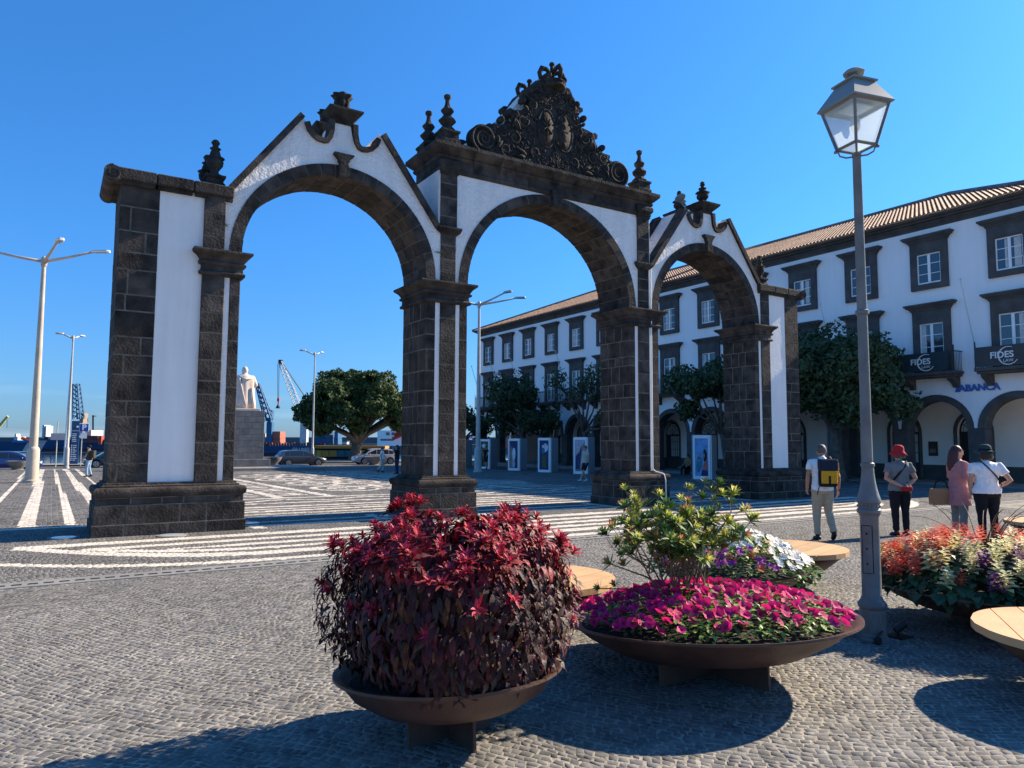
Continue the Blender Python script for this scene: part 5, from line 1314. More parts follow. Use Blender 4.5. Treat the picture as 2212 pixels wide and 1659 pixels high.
PICS = {0: ('p_sky', [('p_black', [(-.3, 0), (.3, 0), (.3, .5), (.1, .62), (-.05, .5), (-.3, .6)]), ('p_white', blob(1, .1, 1.1, .2, .12))]),
 1: ('p_olive', [('p_gold', blob(2, 0, .75, .2, .55)), ('p_white', blob(3, -.05, 1.45, .16, .14)), ('p_gold', blob(9, .03, .35, .12, .2)), ('p_black', blob(4, -.18, .4, .07, .35))]),
 2: ('p_deep', [('p_rock', [(-.3, 0), (-.02, 0), (-.08, .6), (-.15, 1.3), (-.3, 1.6)]), ('p_white', blob(5, .0, .85, .13, .45, 14)), ('p_lilac', blob(6, .0, .3, .1, .3))]),
 3: ('p_deep', [('p_white', blob(7, .05, 1.3, .24, .28, 14)), ('p_teal', blob(8, -.06, 1.15, .14, .2)), ('p_olive', [(-.16, .1), (.16, .1), (.14, .85), (-.14, .85)])]),
 4: ('p_lilac', [('p_rock', [(-.3, .9), (-.05, 1.1), (.3, 1.7), (.3, 1.55), (.1, .8), (.05, .0), (-.3, .0)]), ('p_deep', [(-.3, .1), (-.04, .1), (.04, .8), (.1, 1.5), (-.06, 1.05), (-.3, .8)]), ('p_white', blob(10, .18, .5, .1, .4))]),
 5: ('p_sky', [('p_teal', blob(11, -.12, .55, .17, .35)), ('p_hair', blob(12, .17, .95, .1, .3, 12, .1)), ('p_skin', blob(13, .1, .95, .06, .1, 10, .05)), ('p_coral', [(.02, .25), (.1, .6), (.3, .75), (.3, .2)]), ('p_skin', blob(14, -.14, .72, .09, .05)), ('p_deep', [(-.05, 0), (.3, 0), (.3, .25), (.02, .3)])]),
 6: ('p_deep', [('p_sky', blob(15, 0, 1.2, .2, .3))])}
def kiosk(label, x, y, pic, ang):
    z = gz(x, y); t = thing('photo_kiosk', label, 'kiosk', (0, 0, 0), 'photo exhibition kiosks along the arcade')
    H = 2.18
    b = MB(); b.box(-.5, .5, .03, 1.0, 0, H, 0, .01); b.build('cabinet', 'kiosk_grey', t)
    f = MB(); w_ = .42
    f.box(-w_, -w_+.09, -.06, .02, .0, H); f.box(w_-.09, w_, -.06, .02, .0, H); f.box(-w_+.09, w_-.09, -.06, .02, .0, .16); f.box(-w_+.09, w_-.09, -.06, .02, H-.16, H); f.box(w_+.03, w_+.07, -.05, .02, 0, H); f.build('front_frame', 'white_frame', t)
    bgm, shp = PICS[pic]; p = MB(); p.box(-w_+.09, w_-.09, -.03, .015, .16, H-.16); ph = p.build('photograph', bgm, t)
    for i, (m_, po) in enumerate(shp):
        q = MB(); s_ = (H-.34)/1.75; P_ = [(max(-.325, min(.325, u)), .17+max(0, min(1.75, v))*s_) for u, v in po]; V = [(u, -.0305-.0012*(i+1), v) for u, v in P_]; q.add(V, [tuple(range(len(V)))]); q.build('print_shape', m_, ph, fix=False)
    s_ = MB(); s_.box(-.515, -.5, .25, .75, 1.2, 1.75); s_.build('screen', 'p_black', t)
    t.location = (x, y, z); t.rotation_euler = (0, 0, R(ang)); return t
# each stands square to the facade, its picture turned to the plaza
for lb, vx, x, y, pc in (('photo kiosk half hidden behind the second gate pier', 0, 27.2, 50.6, 0), ('photo kiosk with an olive and gold picture', 1, 27.0, 46.4, 1), ('photo kiosk with a white figure on deep blue picture', 2, 26.75, 42.0, 2), ('photo kiosk with a white cloud picture and blue map on its flank', 3, 26.5, 38.0, 3), ('photo kiosk with a pink rocks picture behind the walking man in shorts', 4, 26.6, 34.4, 4), ('photo kiosk with a woman in coral against sky picture', 5, 27.2, 25.4, 5), ('photo kiosk mostly hidden by the third gate pier', 6, 26.9, 29.9, 6)): kiosk(lb, x, y, pc, -62)
# ================================================================ people
mat('skin', (.50, .27, .18), .55, .08, 6, spec=.35)
mat('skin_tan', (.42, .21, .13), .55, .08, 6, spec=.35)
mat('hair_dark', (.035, .02, .015), .5, .4, 30, .5, 90)
mat('hair_grey', (.10, .085, .075), .6, .5, 30, .5, 90)
mat('hair_red', (.06, .016, .016), .45, .4, 30, .5, 90)
for nm, c in (('cloth_white', (.80, .79, .78)), ('cloth_khaki', (.42, .33, .22)), ('cloth_black', (.014, .014, .018)), ('cloth_grey', (.17, .18, .185)), ('cloth_pink', (.42, .19, .20)), ('cloth_red', (.42, .02, .025)), ('cloth_green', (.03, .06, .06)),
              ('cloth_navy', (.016, .024, .045)), ('cloth_yellow', (.62, .30, .02)), ('cloth_jeans', (.24, .36, .50)), ('cloth_blue', (.03, .045, .10)), ('cloth_olive', (.05, .052, .045)), ('cloth_cream', (.5, .46, .38)), ('straw', (.33, .19, .10)), ('shoe_dark', (.03, .018, .016)), ('shoe_white', (.6, .6, .58)), ('eye_white', (.75, .74, .72)), ('lips', (.4, .12, .11))):
    mat(nm, c, .85 if 'cloth' in nm else .6, .1, 18, .6 if 'cloth' in nm else .2, 14 if 'cloth' in nm else 60, spec=.2)
def remesh(mb, name, m, parent, vox, smooth=2, label=None):
    me = mb.mesh(name, [m]); o = bpy.data.objects.new(name, me); COL.objects.link(o)
    r = o.modifiers.new('r', 'REMESH'); r.mode = 'VOXEL'; r.voxel_size = vox; r.use_smooth_shade = True
    s = o.modifiers.new('s', 'SMOOTH'); s.iterations = smooth; s.factor = .5
    bpy.context.view_layer.update()
    nm = bpy.data.meshes.new_from_object(o.evaluated_get(bpy.context.evaluated_depsgraph_get())); nm.name = name
    bpy.data.objects.remove(o); nm.materials.clear(); nm.materials.append(MATS[m])
    if name in ('top', 'trousers', 'shorts') and vox < .02:
        for v in nm.vertices:
            c = v.co; f = noise.noise(Vector((c.x*11, c.y*11, c.z*17)))+.6*noise.noise(Vector((c.x*23+5, c.y*23, c.z*14)))
            v.co = c+v.normal*(f*.008)
    o = bpy.data.objects.new(name, nm); link(o, parent)
    if label: o['label'] = label
    return o
def ellring(c, rx, ry, rot=0., n=16):
    return [(c[0]+rx*math.cos(t)*math.cos(rot)-ry*math.sin(t)*math.sin(rot), c[1]+rx*math.cos(t)*math.sin(rot)+ry*math.sin(t)*math.cos(rot), c[2]) for t in np.linspace(0, 2*math.pi, n, endpoint=False)]
def V3(*a): return Vector(a)
def hand(mb, w_, d, pal, s=1., curl=.5):
    """palm and five fingers at wrist w_, pointing along d, palm facing pal"""
    d = d.normalized(); sd_ = d.cross(pal).normalized(); pal = sd_.cross(d)
    p1 = w_+d*.075*s
    mb.tube([w_-d*.02, w_+d*.03*s, p1], [.024*s, .034*s, .033*s], 8, flat=.55)
    for k, (o, L) in enumerate(((-.027, .058), (-.009, .068), (.009, .064), (.027, .05))):
        a = p1+sd_*o*s-d*.01*s; b_ = a+(d+pal*curl*.4).normalized()*L*.45*s; c_ = b_+(d+pal*curl*1.4).normalized()*L*.35*s; e_ = c_+(d+pal*curl*2.4).normalized()*L*.28*s
        mb.tube([a, b_, c_, e_], [.0098*s, .0092*s, .0085*s, .007*s], 6)
    a = w_+d*.02*s+sd_*.025*s*(-1); mb.tube([a, a+(d*.6-sd_*.7+pal*.3).normalized()*.035*s, a+(d*.85-sd_*.6+pal*.6).normalized()*.062*s], [.0125*s, .0105*s, .008*s], 6)
def head(mb, c, f, s=1., tilt_=0.):
    """head centred at c looking along f"""
    f = f.normalized(); u = V3(0, 0, 1); r = f.cross(u).normalized(); u = r.cross(f)
    M4 = Matrix(((r.x, f.x, u.x, c.x), (r.y, f.y, u.y, c.y), (r.z, f.z, u.z, c.z), (0, 0, 0, 1))) @ Matrix.Scale(s, 4)
    mb.ball((0, -.012, .022), (.076, .094, .095), 16, 12, 0, M4); mb.ball((0, .018, -.05), (.058, .066, .066), 14, 10, 0, M4)
    mb.ball((0, .064, -.095), (.026, .024, .022), 8, 6, 0, M4)                                     # chin
    mb.tube([(0, .082, .022), (0, .104, -.022), (0, .092, -.03)], [.011, .0165, .012], 7, 0, True, M4)   # nose
    for q in (-1, 1): mb.ball((q*.076, -.008, -.005), (.012, .022, .033), 8, 6, 0, M4)
    return M4
def face(parent, M4):
    for q in (-1, 1):
        b = MB(); b.ball((q*.03, .079, .018), (.0135, .009, .0085), 8, 6, 0, M4); b.build('eye', 'eye_white', parent, True)
        b = MB(); b.ball((q*.031, .086, .018), (.006, .004, .006), 6, 5, 0, M4); b.tube([(q*.014, .089, .036), (q*.03, .09, .041), (q*.048, .078, .036)], .004, 4, 0, True, M4); b.build('iris_and_brow', 'hair_dark', parent)
    b = MB(); b.tube([(-.024, .081, -.058), (0, .091, -.056), (.024, .081, -.058)], [.004, .0075, .004], 6, 0, True, M4); b.build('mouth', 'lips', parent, True)
def person(label, loc, yaw, H, arms, legs, shirt, pants, skin='skin', vox=.012, build=1., sleeve='short', headf=V3(0, 1, 0), headoff=V3(0, 0, 0), shoes='shoe_dark', wide=1., hip=1., long_top=0., shorts=False, lean_=0., hands=True, group=None, face_on=True):
    """arms: ((elbow, wrist), (elbow, wrist)) left,right; legs: ((knee, ankle, toe direction) x2) in local metres for a 1.7 m figure facing +y"""
    t = thing('person', label, 'person', (0, 0, 0), group); LOCAL.add(t.name); k = H/1.7
    S3 = Matrix.Scale(k, 4); hands = hands and vox < .02
    def sc(mb): mb.v = [tuple(S3 @ Vector(v)) for v in mb.v]; return mb
    L_ = lambda z: V3(0, lean_*(max(0, z-.9)), 0)
    w_ = build*wide
    tors = [(.86, .165*hip*build, .115*build), (.94, .168*hip*build, .118*build), (1.04, .145*w_, .108*build), (1.14, .15*w_, .112*build), (1.26, .172*w_, .118*build), (1.35, .178*w_, .108*build), (1.405, .15*w_, .085), (1.44, .085, .06)]
    body = MB(); body.rings([ellring(V3(0, 0, z)+L_(z), a, c_) for z, a, c_ in tors])
    hc = V3(0, .015, 1.575)+L_(1.55)+headoff
    body.tube([V3(0, -.005, 1.38)+L_(1.38), V3(0, 0, 1.45)+L_(1.45), hc-V3(0, .01, .07)], [.062, .055, .052], 10)
    HM4 = head(body, hc, headf)
    sh = [V3(-.175*w_, 0, 1.375)+L_(1.375), V3(.175*w_, 0, 1.375)+L_(1.375)]
    for i in (0, 1):
        e, w2 = arms[i]; body.tube([sh[i], (sh[i]+e)/2, e, (e*.6+w2*.4), w2], [.048*build, .044*build, .037*build, .036*build, .026], 9)
        if hands: d = (w2-e).normalized(); hand(body, w2, d, V3(1 if i == 0 else -1, .1, 0) if abs(d.x) < .8 else V3(0, 1, 0), 1.05)
        else: body.tube([w2, w2+(w2-e).normalized()*.15], [.03, .02], 6)
        kn, an, td = legs[i]; hp = V3((-.085 if i == 0 else .085)*hip, 0, .9)
        body.tube([hp, (hp+kn)/2, kn, (kn*.65+an*.35), an], [.088*hip, .074, .053, .054, .036], 10)
    B_ = remesh(sc(body), 'body', skin, t, vox)
    if face_on and vox < .02: face(B_, S3 @ HM4)
    m = MB(); top0 = .86-long_top
    rr = [(z, a+.02, c_+.022) for z, a, c_ in tors if z > top0-.001]
    if long_top: rr = [(top0, .235*hip*build, .185*build), (.8, .222*hip*build, .17*build), (.87, .205*hip*build, .155*build)]+[r_ for r_ in rr if r_[0] > .9]
    m.rings([ellring(V3(0, 0, z)+L_(z), a, c_) for z, a, c_ in rr[:-1]]+[ellring(V3(0, 0, 1.43)+L_(1.43), .08, .07)])
    m.tube([V3(0, -.01, 1.41)+L_(1.41), V3(0, -.005, 1.455)+L_(1.45)], [.078, .068], 12)
    for i in (0, 1):
        e, w2 = arms[i]
        if sleeve == 'short': m.tube([sh[i]*.8+V3(0, 0, .27), sh[i]+V3(0, 0, .0), sh[i]*.4+e*.6], [.05, .064*build, .066*build], 10)
        elif sleeve == 'long': m.tube([sh[i]*.8+V3(0, 0, .27), sh[i], e, w2], [.06, .068*build, .058*build, .046], 10)
    remesh(sc(m), 'top', shirt, t, vox*1.1, 3)
    m = MB(); m.rings([ellring(V3(0, 0, z), a, c_) for z, a, c_ in ((.80, .17*hip*build, .13*build), (.9, .178*hip*build, .132*build), (.985, .165*hip*build, .128*build))])
    for i in (0, 1):
        kn, an, td = legs[i]; hp = V3((-.085 if i == 0 else .085)*hip, 0, .88)
        if shorts: m.tube([hp, (hp*.3+kn*.7), kn*1.0+(hp-kn)*.05], [.105*hip, .10, .10], 10)
        else: m.tube([hp, (hp+kn)/2, kn, (kn+an)/2, an+V3(0, 0, .01)], [.108*hip, .095*hip, .074, .066, .058], 10)
    remesh(sc(m), 'trousers' if not shorts else 'shorts', pants, t, vox*1.1, 3)
    for i in (0, 1):
        kn, an, td = legs[i]; td = td.normalized(); s_ = MB(); a0 = an+V3(0, 0, -.04)
        s_.tube([a0-td*.075+V3(0, 0, -.005), a0-td*.03, a0+td*.06+V3(0, 0, -.012), a0+td*.13+V3(0, 0, -.022), a0+td*.175+V3(0, 0, -.03)], [.03, .045, .043, .042, .022], 10, flat=.85); s_.tube([an+V3(0, 0, .04), a0], [.045, .044], 8); remesh(sc(s_), 'shoe', shoes, t, max(.008, vox*.7), 1)
    t.location = loc; t.rotation_euler = (0, 0, yaw)
    return t, S3, HM4, hc
def hairball(t, S3, HM4, m, back=0., rx=.086, ry=.1, rz=.1, dy=-.02, dz=.034, name='hair'):
    b = MB(); b.ball((0, dy, dz), (rx, ry, rz), 16, 12, 0, S3 @ HM4)
    if back:
        n = 9; 
        for k in range(n):
            a = R(180+(-75+150*k/(n-1))); x, y = .078*math.sin(a)*-1, .085*math.cos(a)
            b.tube([(x, y+dy, .03), (x*1.12, y*1.15+dy, -.08), (x*1.1, y*1.25+dy, -back*.7), (x*.7, y*1.15+dy, -back)], [.035, .038, .032, .012], 6, 0, True, S3 @ HM4)
    return remesh(b, name, m, t, .009, 1)
def hat(t, S3, HM4, m, brim, droop, crown_h=.13, band=None):
    b = MB(); n = 28; rs = []
    prof = [(.02, crown_h), (.06, crown_h-.005), (.092, crown_h-.03), (.104, crown_h*.45), (.107, 0), (.107+brim*.5, -.012-droop*.4), (.107+brim, -.015-droop), (.107+brim-.004, -.022-droop), (.10, -.01)]
    for r, z in prof:
        rs.append([(r*.94*math.cos(q), -.012+r*1.06*math.sin(q), .06+z+(.012*math.sin(3*q) if r > .13 else 0)) for q in np.linspace(0, 2*math.pi, n, endpoint=False)])
    b.rings(rs, 0, True, S3 @ HM4); o = b.build('hat', m, t, True)
    if band: 
        b = MB(); b.rings([[(r*.945*math.cos(q), -.012+r*1.065*math.sin(q), .06+z) for q in np.linspace(0, 2*math.pi, n, endpoint=False)] for r, z in ((.109, .004), (.1085, .035))], 0, False, S3 @ HM4); b.build('hat_band', band, o)
    return o
def strap(t, S3, pts, w_=.016, m='cloth_black', name='bag_strap'):
    b = MB(); b.tube(pts, w_, 6, 0, True, S3, flat=.5); return b.build(name, m, t, True)
def yaw_to(dx, dy): return math.atan2(-dx, dy)      # local +y towards (dx,dy)
FY = yaw_to(fw.x, fw.y)
stand = ((V3(-.10, .01, .49), V3(-.10, -.015, .085), V3(-.15, 1, 0)), (V3(.10, .01, .49), V3(.10, -.015, .085), V3(.15, 1, 0)))
# man with backpack, mid stride
t, S3, HM, hc = person('man in white polo and khaki trousers with a yellow and black backpack', (11.66, 8.05, 0), FY-.1, 1.72,
    ((V3(-.25, -.03, 1.12), V3(-.245, .06, .90)), (V3(.26, -.06, 1.11), V3(.27, .02, .86))),
    ((V3(-.09, .06, .50), V3(-.10, .0, .085), V3(-.1, 1, 0)), (V3(.10, .03, .50), V3(.13, -.13, .14), V3(.2, 1, -.35))), 'cloth_white', 'cloth_khaki', 'skin_tan', headf=V3(.35, 1, -.55), headoff=V3(.03, .05, -.035), lean_=.04)
hairball(t, S3, HM, 'hair_grey')
bp = MB(); bp.rings([[(x*.01+.04, y, z) for x, y in ((-16*a, -.14), (16*a, -.14), (17*a, -.20), (13*a, -.29*b_), (-13*a, -.29*b_), (-17*a, -.20))] for z, a, b_ in ((.94, .75, .9), (.97, .95, 1), (1.16, .95, 1), (1.36, .85, .95), (1.40, .7, .85))], 0, True, S3); bag = bp.build('backpack', 'cloth_black', t)
bp = MB(); bp.box(-.10, .165, -.306, -.27, 1.0, 1.22, 0, .01, S3); bp.build('yellow_panel', 'cloth_yellow', bag); bp = MB(); bp.box(.015, .05, -.312, -.30, .99, 1.13, 0, 0, S3); bp.build('front_slot', 'cloth_black', bag)
bp = MB(); bp.box(-.125, .185, -.322, -.15, 1.225, 1.42, 0, .02, S3); bp.build('flap', 'cloth_navy', bag); bp = MB(); bp.box(.15, .215, -.24, -.15, 1.1, 1.36, 0, .01, S3); bp.build('side_pocket', 'cloth_yellow', bag)
strap(t, S3, [(.11, -.17, 1.36), (.12, -.05, 1.455), (.12, .1, 1.4)], .028, 'cloth_navy'); strap(t, S3, [(-.09, -.2, 1.0), (-.13, -.2, .9), (-.14, -.17, .8)], .014)
b = MB(); b.tube([(.265, .0, .885), (.275, .03, .885)], .034, 10, 0, True, S3); b.build('wrist_watch', 'black_plastic', t, True)
# woman with red hat, hands behind her back
t, S3, HM, hc = person('woman in red bucket hat and grey tee holding a red wallet behind her', (13.5, 7.7, 0), FY+.02, 1.64,
    ((V3(-.29, -.06, 1.10), V3(-.05, -.18, .96)), (V3(.29, -.06, 1.10), V3(.05, -.185, .965))), stand, 'cloth_grey', 'cloth_black', 'skin', build=1.08, hip=1.12, headf=V3(-.1, 1, .05))
hairball(t, S3, HM, 'hair_grey', .06); hat(t, S3, HM, 'cloth_red', .06, .055, .12)
strap(t, S3, [(.12, -.05, 1.44), (.06, -.13, 1.36), (-.08, -.15, 1.2), (-.19, -.1, 1.05)], .02)
b = MB(); b.box(-.10, .12, -.25, -.215, .87, .955, 0, .012, S3); b.build('wallet', 'cloth_red', t)
# woman in pink, in profile, with straw bag
t, S3, HM, hc = person('woman with long dark red hair in a pink jacket carrying a straw bag', (14.15, 6.97, 0), FY-1.4, 1.68,
    ((V3(-.22, .02, 1.12), V3(-.17, .20, 1.03)), (V3(.24, -.05, 1.12), V3(.2, .22, 1.06))), stand, 'cloth_pink', 'cloth_grey', 'skin', sleeve='long', long_top=.26, headf=V3(.3, 1, -.12))
hairball(t, S3, HM, 'hair_red', .36, .088, .1, .1, -.028)
b = MB(); b.tube([(-.05, .09, .02), (.05, .09, .02)], .004, 4, 0, True, S3 @ HM); b.build('spectacles', 'black_plastic', t)
b = MB(); b.rings([[(x-.1, y-.28, z) for x, y in ((-.06*a, -.2*a), (.06*a, -.2*a), (.06*a, .2*a), (-.06*a, .2*a))] for z, a in ((.60, 1.05), (.75, 1.1), (.90, .95))], 0, True, S3); bag = b.build('straw_bag', 'straw', t)
b = MB(); b.tube([(-.1, -.43, .9), (-.1, -.38, 1.02), (-.1, -.28, 1.06), (-.1, -.18, 1.02), (-.1, -.13, .9)], .012, 6, 0, True, S3); b.build('handle', 'cloth_black', bag, True)
# woman with dark green hat, hand on hip
t, S3, HM, hc = person('woman in dark green hat and white tee with hand on her hip', (14.0, 6.42, 0), FY-.15, 1.66,
    ((V3(-.26, .0, 1.1), V3(-.25, .06, .87)), (V3(.36, -.10, 1.10), V3(.19, .0, .98))), stand, 'cloth_white', 'cloth_black', 'skin', build=1.16, hip=1.15, headf=V3(-.25, 1, 0))
hairball(t, S3, HM, 'hair_dark', .10); hat(t, S3, HM, 'cloth_green', .075, .01, .115, 'cloth_black')
strap(t, S3, [(-.1, -.05, 1.44), (-.05, -.15, 1.36), (.1, -.165, 1.18), (.2, -.11, 1.02)], .018)
# far figures
sw = ((V3(-.2, .1, 1.14), V3(-.2, .25, 1.0)), (V3(.2, -.1, 1.14), V3(.21, -.05, .92)))
walk = ((V3(-.09, .12, .5), V3(-.09, .02, .085), V3(0, 1, 0)), (V3(.09, -.02, .5), V3(.09, -.30, .16), V3(0, 1, -.5)))
t, S3, HM, hc = person('man in black cap and light jeans with olive backpack, walking at left', (1.72, 45.05, gz(0, 45)), yaw_to(-.9, .5), 1.7, ((V3(-.24, .03, 1.12), V3(-.28, .2, .95)), (V3(.22, -.08, 1.13), V3(.22, -.04, .9))), ((V3(-.1, .04, .5), V3(-.12, .02, .085), V3(0, 1, 0)), (V3(.1, .02, .5), V3(.1, -.1, .09), V3(0, 1, 0))), 'cloth_olive', 'cloth_jeans', 'skin', .022)
hairball(t, S3, HM, 'cloth_black'); b = MB(); b.rings([[(x, y, z) for x, y in ((-.15, -.14), (.15, -.14), (.13, -.3), (-.13, -.3))] for z in (1.0, 1.4)], 0, True, S3); b.build('backpack', 'cloth_olive', t); b = MB(); b.box(-.05, .05, .06, .16, .05, .065, 0, 0, S3 @ HM); b.build('cap_peak', 'cloth_black', t)
t, S3, HM, hc = person('man in cream shirt and black shorts striding past the kiosks', (20.97, 26.74, gz(0, 26.7)), yaw_to(-.55, .6)+.9, 1.66, ((V3(-.24, .02, 1.12), V3(-.24, .14, .92)), (V3(.24, -.12, 1.14), V3(.26, -.2, .94))), ((V3(-.1, .2, .52), V3(-.11, .42, .1), V3(0, 1, .2)), (V3(.1, .06, .49), V3(.1, -.14, .1), V3(0, 1, -.2))), 'cloth_cream', 'cloth_black', 'skin', .02, shorts=True, shoes='shoe_white')
hairball(t, S3, HM, 'hair_grey')
t, S3, HM, hc = person('person in black top and dark jeans raising a camera by the second pier', (17.33, 40.1, gz(0, 40)), yaw_to(-.7, .7), 1.72, ((V3(-.2, .16, 1.2), V3(-.08, .22, 1.5)), (V3(.24, -.05, 1.12), V3(.24, .02, .9))), stand, 'cloth_black', 'cloth_blue', 'skin', .022); hairball(t, S3, HM, 'hair_dark', .15)
t, S3, HM, hc = person('person in white behind the one in black beside the second pier', (17.7, 43.3, gz(0, 43)), yaw_to(.7, -.3), 1.6, sw, walk, 'cloth_white', 'cloth_cream', 'skin', .025); hairball(t, S3, HM, 'hair_dark')
t, S3, HM, hc = person('person in pale tee and shorts standing in the arcade shade', (31.0, 43.4, -.15), yaw_to(-1, -.2), 1.7, ((V3(-.24, .03, 1.12), V3(-.1, .16, 1.1)), (V3(.24, -.05, 1.12), V3(.24, .02, .9))), stand, 'cloth_grey', 'cloth_cream', 'skin', .025, shorts=True); hairball(t, S3, HM, 'hair_dark')
t, S3, HM, hc = person('grey haired person in black standing behind the street light', (26.4, 45.2, gz(0, 45)), yaw_to(-1, -.6), 1.7, sw, walk, 'cloth_black', 'cloth_black', 'skin', .025, shorts=True); hairball(t, S3, HM, 'hair_grey')
sit = ((V3(-.12, .42, .52), V3(-.12, .42, .1), V3(0, 1, 0)), (V3(.12, .42, .52), V3(.12, .46, .1), V3(0, 1, 0)))
for lb, x, y, top, tr_, cl in (('seated person in white under the arch behind the third pier', 31.2, 29.3, 'cloth_white', 'cloth_blue', 0), ('seated person in pale yellow under the arch behind the third pier', 31.2, 28.4, 'cloth_cream', 'cloth_black', 1), ('seated person in dark brown under the arch behind the third pier', 31.3, 30.3, 'straw', 'cloth_black', 2)):
    t, S3, HM, hc = person(lb, (x, y, -.56), yaw_to(-1, -.1), 1.66, ((V3(-.24, .05, 1.12), V3(-.2, .3, 1.0)), (V3(.24, .05, 1.12), V3(.2, .3, 1.0))), ((V3(-.12, .42, .90), V3(-.12, .44, .5), V3(0, 1, 0)), (V3(.12, .42, .90), V3(.12, .48, .5), V3(0, 1, 0))), top, tr_, 'skin', .025); hairball(t, S3, HM, 'hair_dark', .1 if cl else 0)
sb = thing('stone_bench', 'long low dark stone bench under the arch behind the third pier', 'bench', (31.6, 29.3, -.1)); b = MB(); b.box(31.35, 31.85, 27.6, 31.2, .22, .32, 0, .02); b.box(31.4, 31.8, 27.9, 28.2, -.2, .22); b.box(31.4, 31.8, 30.6, 30.9, -.2, .22); b.build('seat', 'stone_grey', sb)
# ================================================================ trees
mat('bark', (.09, .075, .06), .9, .35, 6, 1., 25, col2=(.16, .135, .11))
mat('leaf_tree', (1, 1, 1), .65, .2, 3, vcol=True, trans=.18, spec=.2)
def tree(label, x, y, trunk_h, blobs, leaf, n, col, seed, tr=.2, lean_=(0, 0), gap=.0, shell=.55, flat=.55, z=None, bark_n=None):
    g = np.random.default_rng(seed); z0 = gz(x, y) if z is None else z
    t = thing('tree', label, 'tree', (x, y, z0))
    b = MB(); top = V3(x+lean_[0], y+lean_[1], z0+trunk_h)
    b.tube([V3(x, y, z0-.15), V3(x+.1*lean_[0], y+.1*lean_[1], z0+.25), V3(x+.5*lean_[0], y+.5*lean_[1], z0+trunk_h*.5), top], [tr*1.7, tr*1.2, tr, tr*.85], 10)
    for (bx, by, bz, br) in blobs:
        c = V3(x+bx, y+by, z0+bz); m_ = top.lerp(c, .5)+V3(g.uniform(-.2, .2), g.uniform(-.2, .2), -.12*br+.1)
        b.tube([top-V3(0, 0, tr), top.lerp(m_, .5), m_, c], [tr*.62, tr*.45, tr*.32, tr*.12], 7)
        for k in range(bark_n or 5):
            d = Vector(g.normal(0, 1, 3)).normalized(); d.z = d.z*.6+.2; b.tube([m_.lerp(c, .4), c+d*br*.45, c+d*br*.92], [tr*.16, tr*.09, tr*.03], 4)
    b.build('trunk', 'bark', t, True)
    Vs = []; Cs = []
    tot = sum(q[3]**2 for q in blobs)
    for (bx, by, bz, br) in blobs:
        k = int(n*br*br/tot); d = g.normal(0, 1, (k, 3)); d /= np.linalg.norm(d, axis=1)[:, None]
        lump = 1+.16*np.sin(d[:, 0]*7+bx*3)*np.sin(d[:, 1]*6+by)+.12*np.sin(d[:, 2]*9+bz)
        r = br*lump*(1-shell*g.uniform(0, 1, k)**2.2); p = np.array([x+bx, y+by, z0+bz])+d*r[:, None]*np.array([1, 1, flat+.25])
        if gap: 
            q = np.sin(p[:, 0]*2.3+seed)+np.sin(p[:, 1]*2.1+1.7)+np.sin(p[:, 2]*2.6); keep = q > -2.2+gap*2; p = p[keep]; d = d[keep]; k = len(p)
        u = d+g.normal(0, .55, (k, 3)); u /= np.linalg.norm(u, axis=1)[:, None]; a = np.cross(u, g.normal(0, 1, (k, 3))); a /= np.linalg.norm(a, axis=1)[:, None]; c_ = np.cross(u, a)
        s_ = (leaf*g.uniform(.6, 1.35, k))[:, None]
        V = np.stack([p-a*s_, p+c_*s_*.55-u*s_*.12, p+a*s_, p-c_*s_*.55-u*s_*.12], 1); Vs.append(V)
        cc = np.array(col)[None]*g.uniform(.6, 1.4, (k, 1))*np.array([1, 1, 1])[None]; Cs.append(np.repeat(cc, 4, 0))
    V = np.concatenate(Vs).reshape(-1, 3)-np.array([x, y, z0]); F = np.arange(len(V)).reshape(-1, 4)
    o = bpy.data.objects.new('crown', npmesh('crown', V, F, ['leaf_tree'], None, False, np.concatenate(Cs))); link(o, t)
    return t
def blobset(seed, n, rx, ry, z0, z1, br):
    g = np.random.default_rng(seed); out = []
    for k in range(n):
        a = 2*math.pi*k/n+g.uniform(-.3, .3); q = g.uniform(.35, 1); out.append((rx*q*math.cos(a), ry*q*math.sin(a), g.uniform(z0, z1), br*g.uniform(.75, 1.25)))
    return out
# the big fig tree by the harbour
FX, FYY = 30.3, 82.6; fz = gz(0, 82)
fb = [(0, 0, 7.6, 3.0), (-3.4, -1.5, 6.6, 2.5), (3.3, 1.2, 7.0, 2.7), (-1.6, 1.8, 8.3, 2.3), (1.7, -1.8, 8.0, 2.4), (-5.0, .5, 5.2, 1.9), (-4.6, -2.6, 3.9, 1.5), (5.2, -.8, 5.8, 2.0), (5.9, 1.5, 4.6, 1.6), (4.2, -3.0, 5.0, 1.8), (-2.2, -3.2, 5.0, 1.8), (.6, -3.6, 5.8, 1.7), (-3.2, 2.2, 4.4, 1.6), (2.2, 2.8, 5.6, 1.9), (-.5, -2.4, 3.9, 1.2), (2.6, -3.2, 6.6, 1.3), (6.4, .3, 6.9, 1.3)]
tree('huge round fig tree with dark dense crown at the harbour roadside', FX, FYY, 2.6, [(a*1.04, b_*1.0, c_*1.08, d_*1.0) for a, b_, c_, d_ in fb], .20, 46000, (.055, .088, .026), 3, .62, (.3, 0), .3, .42, .62, fz)
